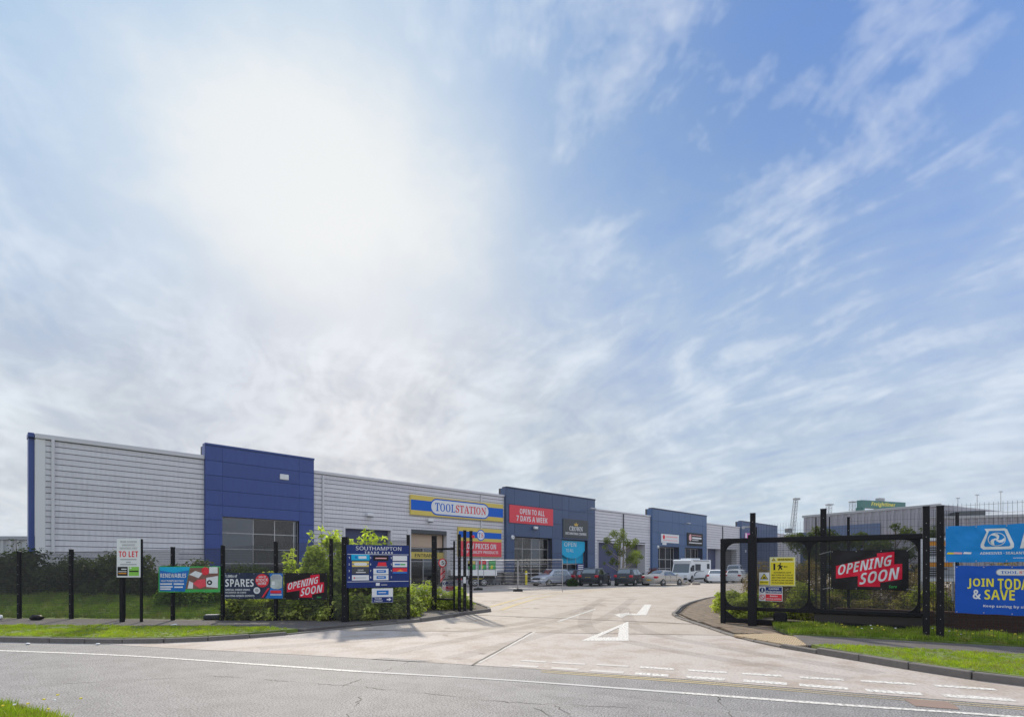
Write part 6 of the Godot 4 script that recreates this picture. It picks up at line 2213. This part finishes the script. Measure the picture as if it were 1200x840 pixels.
func trailer():
	var t := thing("flatbed_trailer", "white sided flatbed trailer standing under the price board behind the posts", "trailer", Vector3(-3.6, 0, -50.6), 0.25)
	obj("deck", spn(Vector3(-2.2, 0.88, -0.9), Vector3(2.05, 0.98, 0.9), 0.01), "trim_black", t)
	for z in [-0.9, 0.9]:
		obj("side_board", spn(Vector3(-2.2, 0.98, z - 0.03), Vector3(2.05, 1.48, z + 0.03), 0.012), "white_paint", t)
	for x in [-2.2, 2.02]:
		obj("end_board", spn(Vector3(x, 0.98, -0.87), Vector3(x + 0.04, 1.48, 0.87), 0.012), "white_paint", t)
	for x in [-2.0, -0.6, 0.8, 1.9]:
		obj("stanchion", spn(Vector3(x - 0.03, 0.8, 0.93), Vector3(x + 0.03, 1.52, 0.97), 0.008), "sign_grey", t)
	obj("chassis", spn(Vector3(-2.1, 0.62, -0.5), Vector3(1.95, 0.87, 0.5), 0.02), "trim_black", t)
	obj("drawbar", tb(Vector3(-2.1, 0.68, 0), Vector3(-3.3, 0.6, 0), 0.05, 8), "trim_black", t)
	obj("reflector_strip", spn(Vector3(-0.2, 0.62, 0.51), Vector3(0.9, 0.74, 0.53), 0.006), "bright_yellow", t)
	obj("tail_light", spn(Vector3(-1.6, 0.6, 0.8), Vector3(-1.2, 0.74, 0.86), 0.01), "sign_red", t)
	for z in [-0.8, 0.8]:
		for x in [0.0, 0.85]:
			wheel(t, x, z, 0.36)


func small_things():
	var b := thing("bollard", "tall yellow bollard in front of the navy bay shopfront", "bollard", Vector3(1.42, 0, -54.6))
	var st := tool_()
	tube(st, Vector3.ZERO, Vector3(0, 1.32, 0), 0.12, 0.12, 14)
	tube(st, Vector3(0, 1.32, 0), Vector3(0, 1.40, 0), 0.12, 0.06, 14)
	obj("shaft", st, "bright_yellow", b)
	obj("band", tb(Vector3(0, 1.0, 0), Vector3(0, 1.14, 0), 0.124, 14), "sign_white", b)
	var names := ["dark grey wheeled waste bin beside the trailer, nearest the gate posts", "dark grey wheeled waste bin in the middle of three", "dark grey wheeled waste bin closest to the shopfront"]
	var first: Node3D
	for k in 3:
		var at := Vector3(-1.75 + 1.25 * k, 0, -54.0 - 0.55 * k)
		if k == 0:
			first = thing("waste_bin", names[0], "waste bin", at, 0.7, "waste bins by the shopfront")
			st = tool_()
			extrude(st, poly_of([-0.5, 0.15, 0.5, 0.15, 0.6, 1.15, -0.6, 1.15]), -0.42, 0.42)
			obj("body", st, "shutter_dark", first)
			obj("lid", spn(Vector3(-0.64, 1.15, -0.48), Vector3(0.64, 1.25, 0.48), 0.03), "charcoal", first)
			for x in [-0.4, 0.4]:
				for z in [-0.3, 0.3]:
					obj("castor", tb(Vector3(x, 0.08, z - 0.03), Vector3(x, 0.08, z + 0.03), 0.08, 10), "rubber", first)
			obj("handle_bar", tb(Vector3(-0.5, 1.05, 0.46), Vector3(0.5, 1.05, 0.46), 0.02, 6), "galvanised", first)
		else:
			copy(first, names[k], at, 0.7)
	# litter and oddments along the left footway
	b = thing("dropped_bag", "black plastic bag lying on the footway under the left fence", "bag", Vector3(-15.3, 0.09, -17.55), 0.2)
	obj("bag", lump(0.2, 0.09, 0.12, 4), "sign_black", b)
	b = thing("dropped_bag", "small white bag lying at the foot of the leftmost fence post", "bag", Vector3(-16.55, 0.09, -17.6))
	obj("bag", lump(0.11, 0.09, 0.09, 7), "sign_white", b)
	b = thing("dropped_tray", "dark plastic tray lying by the post left of the SPARES banner", "tray", Vector3(-9.75, 0.1, -17.75), 0.25)
	obj("tray", spn(Vector3(-0.24, 0, -0.14), Vector3(0.24, 0.13, 0.14), 0.03), "charcoal", b)
	obj("liner", spn(Vector3(-0.2, 0.13, -0.1), Vector3(0.22, 0.15, 0.1), 0.008), "sign_white", b)
	var paper := [[-9.75, 0.112, 15.75, 0.3, "white crushed carton lying on the left verge near the SPARES banner"], [-11.2, 0.006, 12.62, 0.2, "white scrap of paper against the left kerb, further left"], [-9.55, 0.006, 12.58, 0.16, "pale scrap of paper against the left kerb, further right"]]
	for q in paper:
		b = thing("paper_scrap", q[4], "litter", Vector3(q[0], q[1], -q[2]), rng.randf() * 3.0, "litter by the left verge")
		obj("scrap", lump(q[3] * 0.3, 0.02, q[3] * 0.2, 9), "sign_white", b)
	# stones at the nose of the champagne saloon
	for k in 6:
		var l := ["largest", "flattest", "palest", "smallest", "leftmost", "rightmost"]
		b = thing("stone", "%s of the pale stones by the nose of the champagne saloon" % l[k], "stone", Vector3(17.1 + 0.33 * k, 0.0, -54.3 - 0.25 * (k % 3)), k * 1.3, "pale stones in the yard")
		obj("rock", lump(0.26 if k == 0 else 0.12 if k == 3 else 0.18, 0.06 if k == 1 else 0.16, 0.17, 20 + k), "concrete_yard", b)


# an uneven rounded lump
func lump(rx: float, ry: float, rz: float, seed_: int) -> SurfaceTool:
	var n := FastNoiseLite.new()
	n.seed = seed_
	n.frequency = 1.4
	var st := tool_()
	st.set_smooth_group(0)
	var p := func(i: int, j: int) -> Vector3:
		var a := TAU * (i % 14) / 14.0
		var e := PI * (j / 8.0 - 0.5)
		var d := Vector3(cos(e) * cos(a), sin(e), cos(e) * sin(a))
		var r := 1.0 + 0.55 * n.get_noise_3dv(d)
		return Vector3(d.x * rx * r, maxf(d.y * ry * r + ry * 0.8, 0.0), d.z * rz * r)
	for i in 14:
		for j in 8:
			quad(st, p.call(i, j), p.call(i, j + 1), p.call(i + 1, j + 1), p.call(i + 1, j))
	st.index()
	st.generate_normals()
	return st


# ------------------------------------------------------------------ plants
func leaf_mesh(kind: int) -> ArrayMesh:
	# one folded leaf, one unit long
	var st := tool_()
	var w := 0.26 if kind == 0 else 0.16
	var c := 0.10
	var pts := [Vector3(0, 0, 0), Vector3(0.35, c, w), Vector3(1, -0.12, 0), Vector3(0.35, c, -w), Vector3(0.45, 0.0, 0)]
	for t in [[0, 1, 4], [1, 2, 4], [2, 3, 4], [3, 0, 4]]:
		for k in t:
			st.add_vertex(pts[k])
	return st.commit()


var leaf_meshes := []


# a mass of leaves gathered in clumps; clumps is a list of [centre, radius]
func foliage(t: Node3D, clumps: Array, n: int, size: float, dark: Color, light: Color, seed_: int, kind := 0, called := "foliage"):
	n = int(n * 1.7)
	size *= 1.15
	if leaf_meshes.is_empty():
		leaf_meshes = [leaf_mesh(0), leaf_mesh(1)]
	var r := RandomNumberGenerator.new()
	r.seed = seed_
	var total := 0.0
	for c in clumps:
		total += c[1] * c[1]
	var mm := MultiMesh.new()
	mm.transform_format = MultiMesh.TRANSFORM_3D
	mm.use_colors = true
	mm.mesh = leaf_meshes[kind]
	var xf := []
	var col := []
	for c in clumps:
		var tone := r.randf()
		for k in int(n * c[1] * c[1] / total) + 1:
			var d := Vector3(r.randfn(), r.randfn(), r.randfn()).normalized()
			var p: Vector3 = c[0] + d * c[1] * pow(r.randf(), 0.42) * Vector3(1, 0.85, 1)
			if p.y < 0.02:
				p.y = 0.02 + r.randf() * 0.08
			var y := (d + Vector3(0, 0.9, 0) + Vector3(r.randfn(), r.randfn(), r.randfn()) * 0.6).normalized()
			var x := y.cross(Vector3(r.randfn(), r.randfn(), r.randfn())).normalized()
			var s := size * r.randf_range(0.6, 1.25)
			xf.append(Transform3D(Basis(x, y, x.cross(y)) * Basis.from_scale(Vector3.ONE * s), p))
			col.append(dark.lerp(light, clampf(0.7 * tone + 0.75 * r.randf() - 0.2, 0, 1)))
	mm.instance_count = xf.size()
	for k in xf.size():
		mm.set_instance_transform(k, xf[k])
		mm.set_instance_color(k, col[k])
	var o := MultiMeshInstance3D.new()
	o.name = numbered(called, t)
	o.multimesh = mm
	o.material_override = M.leaf
	t.add_child(o, true)
	o.set_meta("kind", "stuff")


func stems(t: Node3D, ends: Array, r0: float, material := "twig", called := "stem"):
	var st := tool_()
	for e in ends:
		var a := Vector3(e.x * 0.25, 0, e.z * 0.25)
		var mid := a.lerp(e, 0.55) + Vector3(rng.randf_range(-0.05, 0.05), 0.06, rng.randf_range(-0.05, 0.05))
		tube(st, a, mid, r0, r0 * 0.7, 5, false)
		tube(st, mid, e, r0 * 0.7, r0 * 0.3, 5, false)
	obj(called, st, material, t).set_meta("kind", "stuff")


# a bush of half widths rx, rz and height h
func bush(called: String, label: String, at: Vector3, rx: float, rz: float, h: float, n: int, size: float, dark: Color, light: Color, seed_: int, group := "", clump := 0.34, kind := 0, twigs := 8) -> Node3D:
	var t := thing(called, label, "shrub", at, 0.0, group)
	var r := RandomNumberGenerator.new()
	r.seed = seed_
	var c := []
	var ends := []
	var rad := clump * minf(minf(rx, rz) * 1.4, h)
	var count := int(10 + 16.0 * rx * rz * h / (rad * rad * rad * 12.0))
	count = mini(count, 90)
	for k in count:
		var a := r.randf() * TAU
		var q := sqrt(r.randf())
		var y := pow(r.randf(), 0.8)
		var top := sqrt(maxf(0.05, 1.0 - 0.75 * q * q))
		var p := Vector3(cos(a) * q * (rx - rad * 0.5), maxf(rad * 0.5, y * h * top - rad * 0.7), sin(a) * q * (rz - rad * 0.5))
		c.append([p, rad * r.randf_range(0.6, 1.15)])
		if k < twigs:
			ends.append(p + Vector3(0, rad * 0.3, 0))
	foliage(t, c, n, size, dark, light, seed_, kind)
	stems(t, ends, 0.012 + 0.006 * h)
	return t


# upright shoots that stand out of a bush
func shoots(t: Node3D, n: int, rx: float, rz: float, h0: float, h1: float, per: int, size: float, dark: Color, light: Color, seed_: int):
	var r := RandomNumberGenerator.new()
	r.seed = seed_
	var c := []
	var st := tool_()
	for k in n:
		var a := Vector3(r.randf_range(-rx, rx), 0.2, r.randf_range(-rz, rz))
		var b := a + Vector3(r.randf_range(-0.25, 0.25), r.randf_range(h0, h1), r.randf_range(-0.2, 0.2))
		tube(st, a, b, 0.012, 0.004, 4, false)
		for j in 9:
			c.append([a.lerp(b, 0.35 + 0.65 * j / 8.0), 0.13 - 0.006 * j])
	obj("shoot", st, "twig", t).set_meta("kind", "stuff")
	foliage(t, c, n * per, size, dark, light, seed_ + 1, 0, "shoot_leaves")


func tree(called: String, label: String, at: Vector3, h: float, crown: Array, n: int, size: float, dark: Color, light: Color, seed_: int, trunk := 0.12, bark := "bark", trunks := 1, group := "") -> Node3D:
	var t := thing(called, label, "tree", at, 0.0, group)
	var r := RandomNumberGenerator.new()
	r.seed = seed_
	for k in trunks:
		var st := tool_()
		var x := (k - (trunks - 1) / 2.0) * 0.45
		var lean := Vector3(r.randf_range(-0.15, 0.15), h * 0.9, r.randf_range(-0.15, 0.15))
		var p := Vector3(x, 0, 0)
		for j in 5:
			var q := Vector3(x, 0, 0) + lean * ((j + 1) / 5.0) + Vector3(r.randf_range(-0.04, 0.04), 0, r.randf_range(-0.04, 0.04))
			tube(st, p, q, trunk * (1.0 - 0.17 * j), trunk * (1.0 - 0.17 * (j + 1)), 8, j == 0)
			p = q
		obj("trunk", st, bark, t)
	var limbs := tool_()
	for c in crown:
		var e: Vector3 = c[0]
		var a := Vector3(e.x * 0.1, maxf(h * 0.25, e.y - 0.35 * Vector2(e.x, e.z).length() - 0.5), e.z * 0.1)
		tube(limbs, a, e, trunk * 0.32, trunk * 0.1, 5, false)
	obj("limbs", limbs, bark, t).set_meta("kind", "stuff")
	foliage(t, crown, n, size, dark, light, seed_ + 5, 0, "crown")
	return t


func plants():
	var dk := Color(0.035, 0.045, 0.02)
	var dl := Color(0.12, 0.14, 0.06)
	# the dark hedge under the left end of the terrace
	var hedge := [[-25.5, 25.0, 2.1, 2.35, "dark evergreen bush at the left edge of the picture behind the fence"], [-22.6, 24.6, 2.0, 2.45, "dark evergreen bush behind the second fence post from the left"], [-19.8, 24.8, 1.9, 2.1, "dark evergreen bush below the left corner of the grey unit"], [-17.0, 24.4, 2.0, 2.3, "dark evergreen bush left of the TO LET board behind the fence"], [-14.2, 24.0, 1.8, 1.95, "dark evergreen bush directly behind the TO LET board"], [-28.5, 25.6, 2.2, 2.5, "dark evergreen bush farthest left, mostly outside the picture"]]
	for k in hedge.size():
		var q: Array = hedge[k]
		bush("dark_bush", q[4], Vector3(q[0], 0.45, -q[1]), q[2], 1.5, q[3], 5200, 0.17, dk, dl, 100 + k, "dark bushes along the left bank", 0.30)
	for q in [[-12.6, 21.6, 1.35, 1.35, "mid green shrub behind the gap between TO LET board and green banner"], [-10.6, 22.4, 1.5, 1.3, "mid green shrub behind the green RENEWABLES banner"]]:
		bush("green_bush", q[4], Vector3(q[0], 0.3, -q[1]), q[2], 1.2, q[3], 4200, 0.12, Color(0.08, 0.13, 0.025), Color(0.24, 0.34, 0.06), int(-q[0] * 10), "mid green shrubs on the left bank", 0.32)
	bush("leafy_sapling", "thin dark twigs with a few leaves left of the blue corner return", Vector3(-25.5, 0.6, -28.2), 0.8, 0.6, 3.1, 260, 0.13, dk, dl, 131, "", 0.3, 0, 14)
	# clipped hedge and yellow shrubs before the glazed blue bay
	for q in [[-14.6, 30.2, 2.2, 2.1, "clipped dark green hedge mound below the blue bay window, left part"], [-11.6, 29.6, 2.2, 1.95, "clipped dark green hedge mound below the blue bay window, right part"]]:
		bush("hedge_mound", q[4], Vector3(q[0], 0.1, -q[1]), q[2], 1.5, q[3], 5200, 0.13, Color(0.05, 0.08, 0.02), Color(0.17, 0.21, 0.05), int(-q[0] * 7), "clipped hedges below the window", 0.26)
	for q in [[-9.6, 22.0, 1.5, 1.62, "yellow green shrub with bright young leaves above the SPARES banner"], [-7.7, 21.6, 1.3, 1.58, "yellow green shrub with orange tinged leaves above the SPARES banner"]]:
		bush("golden_shrub", q[4], Vector3(q[0], 0.1, -q[1]), q[2], 1.0, q[3], 4200, 0.10, Color(0.36, 0.40, 0.02), Color(0.86, 0.74, 0.04), int(-q[0] * 9), "yellow shrubs behind the banners", 0.3)
	# the big light green laurel
	var lg := Color(0.22, 0.27, 0.03)
	var ll := Color(0.86, 0.88, 0.20)
	var b := bush("tall_laurel", "tall bright green laurel rising behind the OPENING SOON banner and directory board", Vector3(-6.35, 0.1, -19.4), 1.3, 0.95, 2.95, 8500, 0.15, lg, ll, 211, "", 0.24, 0, 16)
	shoots(b, 16, 1.35, 0.7, 1.9, 3.0, 70, 0.15, lg, ll, 215)
	b = bush("laurel", "bright green laurel with arching tips behind the directory board", Vector3(-4.55, 0.1, -19.6), 0.85, 0.7, 2.25, 3200, 0.15, lg, ll, 223, "", 0.28)
	shoots(b, 8, 0.75, 0.5, 2.0, 2.75, 60, 0.145, lg, ll, 225)
	# front hedge that grows through the fence
	var fg := Color(0.15, 0.18, 0.035)
	var fl := Color(0.82, 0.84, 0.27)
	var front := [[-8.75, 17.95, 0.75, 0.98, "leafy shrub at the left end of the hedge under the SPARES banner"], [-7.75, 17.95, 0.8, 0.95, "leafy shrub under the right half of the SPARES banner"], [-6.75, 17.9, 0.8, 1.0, "leafy shrub under the OPENING SOON banner on the left"], [-5.85, 17.8, 0.7, 1.05, "leafy shrub at the foot of the post left of the directory board"], [-4.75, 17.85, 0.75, 0.95, "leafy shrub under the left half of the directory board"], [-4.0, 18.6, 0.75, 0.9, "leafy shrub behind the small arrow plate"], [-3.75, 19.6, 0.6, 0.85, "leafy shrub at the right post of the directory board"]]
	for k in front.size():
		var q: Array = front[k]
		bush("hedge_shrub", q[4], Vector3(q[0], 0.09, -q[1]), q[2], 0.62, q[3], 2300, 0.125, fg, fl, 300 + k, "leafy shrubs along the fence foot", 0.3)
	for q in [[-3.6, 21.9, 1.1, 1.2, "rounded yellow green shrub below the entrance band, behind the fence"], [-2.35, 22.4, 0.7, 1.0, "rounded yellow green shrub behind the narrow mesh frame"], [-4.8, 22.6, 1.1, 1.3, "rounded yellow green shrub right behind the directory board"]]:
		bush("round_shrub", q[4], Vector3(q[0], 0.09, -q[1]), q[2], 0.75, q[3], 2600, 0.12, Color(0.20, 0.25, 0.03), Color(0.76, 0.78, 0.20), int(-q[0] * 31), "rounded shrubs by the entrance", 0.28)
	# right bed
	for q in [[7.45, 17.7, 0.62, 0.78, "low yellow green shrub inside the left end of the open gate"], [8.15, 18.6, 0.8, 0.95, "low yellow green shrub behind the left guide post"], [8.4, 20.6, 0.9, 1.0, "yellow green shrub farther in along the kerb behind the gate"]]:
		bush("low_shrub", q[4], Vector3(q[0], 0.12, -q[1]), q[2], 0.6, q[3], 2400, 0.12, Color(0.18, 0.22, 0.03), Color(0.74, 0.74, 0.18), int(q[0] * 37), "low shrubs behind the gate", 0.28)
	var bd := Color(0.09, 0.06, 0.04)
	var bl := Color(0.40, 0.27, 0.16)
	var brown := [[10.4, 22.5, 0.8, 2.1, "russet twiggy bush beside the white hatchback"], [10.3, 19.6, 1.2, 2.35, "brown twiggy bush behind the yellow warning notice"], [12.3, 19.0, 1.4, 2.4, "brown twiggy bush behind the middle of the gate"], [14.2, 18.2, 1.5, 2.35, "brown twiggy bush behind the gate banner"], [15.8, 17.3, 1.4, 2.2, "brown twiggy bush behind the right end of the gate banner"]]
	for k in brown.size():
		var q: Array = brown[k]
		bush("twiggy_bush", q[4], Vector3(q[0], 0.12, -q[1]), q[2], 1.1, q[3], 4600, 0.10, bd, bl, 400 + k, "brown bushes behind the gate", 0.26, 1, 26)
	for q in [[10.9, 17.7, 0.75, 1.75, "yellow flecked green shrub behind the gate stile"], [9.3, 17.5, 0.6, 1.3, "green shrub behind the small triangle notice"], [12.1, 15.9, 0.8, 1.35, "green shrub beside the notice board behind the paired posts"], [13.6, 14.6, 0.9, 1.5, "dark leafy shrub behind the blue banners"]]:
		bush("fence_shrub", q[4], Vector3(q[0], 0.12, -q[1]), q[2], 0.6, q[3], 3000, 0.085, Color(0.10, 0.13, 0.025), Color(0.46, 0.46, 0.08), int(q[0] * 41), "green shrubs behind the gate", 0.3)
	for k in 4:
		var l := ["left of the gate banner", "under the left part of the gate banner", "under the right part of the gate banner", "right of the gate banner"]
		bush("dry_undergrowth", "dry pale stems growing %s behind the mesh" % l[k], Vector3(9.7 + 0.75 * k, 0.12, -16.6 + 0.48 * k), 0.55, 0.4, 1.0, 900, 0.12, Color(0.12, 0.09, 0.055), Color(0.46, 0.36, 0.2), 450 + k, "dry undergrowth behind the gate", 0.35, 1, 14)
	# dark trees over the ribbed warehouse
	var tk := [[16.2, 29.0, 3.9, "small dark green tree above the gate banner, left of three"], [18.3, 28.5, 3.6, "small dark green tree above the gate banner, middle of three"], [19.7, 28.0, 4.0, "small dark green tree above the gate banner, right of three"]]
	for k in 3:
		var q: Array = tk[k]
		var c := []
		var r := RandomNumberGenerator.new()
		r.seed = 500 + k
		for j in 22:
			c.append([Vector3(r.randf_range(-1.4, 1.4), r.randf_range(1.0, q[2] - 0.5), r.randf_range(-1.0, 1.0)) * Vector3(1.0 if j < 14 else 0.5, 1, 1), r.randf_range(0.3, 0.6)])
		c.append([Vector3(0.0, q[2] - 0.25, 0), 0.25])
		tree("dark_tree", q[3], Vector3(q[0], 0.1, -q[1]), q[2], c, 3800, 0.15, Color(0.035, 0.05, 0.02), Color(0.14, 0.16, 0.05), 510 + k, 0.09, "twig", 1, "small trees behind the gate")
	# the roadside tree in the yard
	var c := []
	for q in [[-1.3, 4.6, 0.5], [-0.7, 5.2, 0.55], [0.1, 5.0, 0.5], [0.5, 4.3, 0.5], [1.5, 4.4, 0.45], [1.1, 3.9, 0.4], [-1.7, 3.8, 0.35], [-1.2, 3.3, 0.45], [-0.5, 3.9, 0.5], [1.2, 3.0, 0.6], [1.8, 3.2, 0.5], [0.8, 2.5, 0.5], [1.7, 2.4, 0.45], [-0.8, 2.5, 0.35], [-1.0, 2.2, 0.3], [-1.8, 2.2, 0.2], [0.0, 3.3, 0.5], [-0.3, 4.5, 0.45], [-0.5, 2.2, 0.3], [2.1, 2.8, 0.3], [-1.6, 4.4, 0.3], [0.0, 5.5, 0.3]]:
		c.append([Vector3(q[0], q[1], rng.randf_range(-0.7, 0.7)), q[2]])
	tree("young_tree", "young tree with twin pale trunks and thin light green leaves before the shutters", Vector3(11.3, 0, -56.6), 5.2, c, 2300, 0.15, Color(0.10, 0.13, 0.02), Color(0.33, 0.36, 0.10), 601, 0.15, "bark", 2)
	bush("red_shrub", "red leaved shrub showing above the champagne saloon", Vector3(15.6, 0, -60.5), 1.1, 0.8, 1.95, 1500, 0.16, Color(0.10, 0.02, 0.01), Color(0.34, 0.08, 0.03), 611)
	bush("planter_shrub", "small green shrub between the silver blue crossover and the black car", Vector3(5.6, 0, -50.2), 0.5, 0.4, 0.8, 1200, 0.13, Color(0.02, 0.05, 0.015), Color(0.07, 0.13, 0.03), 613)


# ------------------------------------------------------------------ grass
func tuft_mesh(n: int, spread: float, lean: float, seed_: int) -> ArrayMesh:
	var r := RandomNumberGenerator.new()
	r.seed = seed_
	var st := tool_()
	for k in n:
		var p := Vector3(r.randf_range(-spread, spread), 0, r.randf_range(-spread, spread))
		var a := r.randf() * TAU
		var w := Vector3(cos(a), 0, sin(a)) * 0.045
		var d := Vector3(r.randfn(), 0, r.randfn()) * lean
		var h := r.randf_range(0.55, 1.0)
		var m := p + Vector3(0, h * 0.55, 0) + d * 0.35
		var e := p + Vector3(0, h, 0) + d
		for v in [p - w, p + w, m + w * 0.7, p - w, m + w * 0.7, m - w * 0.7, m - w * 0.7, m + w * 0.7, e]:
			st.add_vertex(v)
	return st.commit()


func lawn(called: String, label: String, zone: Array, density: float, h0: float, h1: float, dark: Color, light: Color, seed_: int, ground_y, bare := 0.0):
	var r := RandomNumberGenerator.new()
	r.seed = seed_
	var poly := PackedVector2Array(zone)
	var lo := Vector2.INF
	var hi := -Vector2.INF
	for p in poly:
		lo = lo.min(p)
		hi = hi.max(p)
	var patches := FastNoiseLite.new()
	patches.seed = seed_
	patches.frequency = 0.9
	var xf := []
	var col := []
	for k in int((hi.x - lo.x) * (hi.y - lo.y) * density):
		var p := Vector2(r.randf_range(lo.x, hi.x), r.randf_range(lo.y, hi.y))
		if not Geometry2D.is_point_in_polygon(p, poly):
			continue
		var q := patches.get_noise_2d(p.x, p.y)
		if q < -0.55 + bare or r.randf() < bare * 0.3:
			continue
		var h := r.randf_range(h0, h1) * (1.0 + 0.7 * q)
		var s := maxf(h, 0.05)
		var y: float = ground_y.call(p) if ground_y is Callable else ground_y
		xf.append(Transform3D(Basis(Vector3.UP, r.randf() * TAU) * Basis.from_scale(Vector3(s, h, s)), Vector3(p.x, y - 0.005, p.y)))
		var c := dark.lerp(light, clampf(0.5 + 0.8 * q + r.randf_range(-0.35, 0.35), 0, 1))
		# dry and worn blades
		var dry := clampf(smoothstep(0.02, 0.4, patches.get_noise_2d(p.x * 2.6 + 50.0, p.y * 2.6)) * 0.8 + (0.5 if r.randf() < 0.12 else 0.0), 0.0, 1.0)
		col.append(c.lerp(Color(0.42, 0.32, 0.15) * r.randf_range(0.6, 1.0), dry * 0.75))
	var mm := MultiMesh.new()
	mm.transform_format = MultiMesh.TRANSFORM_3D
	mm.use_colors = true
	mm.mesh = tuft_mesh(9, 0.5, 0.28, seed_)
	mm.instance_count = xf.size()
	for k in xf.size():
		mm.set_instance_transform(k, xf[k])
		mm.set_instance_color(k, col[k])
	var o := MultiMeshInstance3D.new()
	o.name = numbered(called, self)
	o.multimesh = mm
	o.material_override = M.blade
	add_child(o, true)
	tag(o, label, "grass")
	o.set_meta("kind", "stuff")


func grass():
	var d := Color(0.20, 0.30, 0.012)
	var l := Color(0.53, 0.60, 0.05)
	lawn("verge_grass", "bright short grass on the left verge beside the road", plan([-25, 17.2, -14.8, 15.85, -7.25, 15.4, -5.95, 14.9, -7.0, 13.78, -8.15, 13.18, -9.5, 13.06, -12.3, 13.36, -16, 13.96, -25, 15.4]), 340.0, 0.03, 0.07, d, l, 71, 0.11, 0.16)
	lawn("bank_grass", "darker rough grass on the bank behind the left fence", plan([-26, 26, -22, 19.2, -18, 18.4, -12, 17.95, -8.6, 17.6, -8.4, 22, -10, 26]), 90.0, 0.09, 0.2, Color(0.08, 0.14, 0.02), Color(0.25, 0.36, 0.05), 73, func(p: Vector2) -> float:
		var f := lerpf(17.4, 18.2, clampf((-p.x - 6.0) / 12.0, 0.0, 1.0)) + maxf(0.0, -p.x - 18.0) * 0.08
		return 0.09 + 0.75 * smoothstep(0.0, 9.0, -p.y - f), 0.05)
	lawn("verge_grass", "bright short grass between the right kerb and the footway", plan([6.55, 11.4, 6.92, 10.2, 7.3, 9.25, 7.9, 8.35, 9.75, 6.5, 12.5, 4.5, 14, 7.2, 13.15, 7.85, 9.85, 10.44, 7.34, 11.7, 6.55, 11.8]), 440.0, 0.025, 0.065, d, l, 75, 0.12, 0.2)
	lawn("verge_grass", "longer grass with dandelions between the footway and the open gate", plan([7.12, 13.8, 8.22, 13.25, 10.93, 11.75, 14.2, 9.15, 15.5, 10.6, 11.03, 14.4, 8.9, 15.65, 7.65, 15.9, 7.4, 15.2]), 320.0, 0.07, 0.16, Color(0.12, 0.19, 0.015), Color(0.34, 0.43, 0.05), 77, 0.12, 0.0)
	lawn("roadside_grass", "long grass at the bottom left corner in the foreground", plan([-9, 8.0, -6.85, 7.16, -5.38, 6.4, -4.6, 5.75, -5.5, 5.2, -9, 6.0]), 520.0, 0.06, 0.17, Color(0.20, 0.30, 0.012), Color(0.44, 0.52, 0.05), 79, 0.03, 0.0)
	# dandelions: yellow heads and white clocks
	var spots := []
	for k in 26:
		spots.append([rng.randf_range(7.4, 11.5), 0.0, 0])
	var yellow := tool_()
	var white := tool_()
	for k in 34:
		var f := rng.randf()
		var x := lerpf(7.6, 12.5, f)
		var z := -(lerpf(13.9, 11.2, f) + rng.randf_range(0.0, 1.2))
		var p := Vector3(x, 0.22 + rng.randf() * 0.1, z)
		tube(yellow if k % 4 else white, p, p + Vector3(0, 0.014, 0), 0.022, 0.018, 6)
	for k in 12:
		var p := Vector3(rng.randf_range(-6.3, -4.9), 0.2 + rng.randf() * 0.12, -rng.randf_range(5.9, 6.5))
		tube(yellow if k % 3 else white, p, p + Vector3(0, 0.012, 0), 0.016, 0.014, 6)
	for q in [[yellow, "bright_yellow", "yellow dandelion heads in the grass by the gate"], [white, "sign_white", "white dandelion clocks in the grass by the gate"]]:
		var o := obj("dandelion_heads", q[0], q[1])
		tag(o, q[2], "flowers")
		o.set_meta("kind", "stuff")
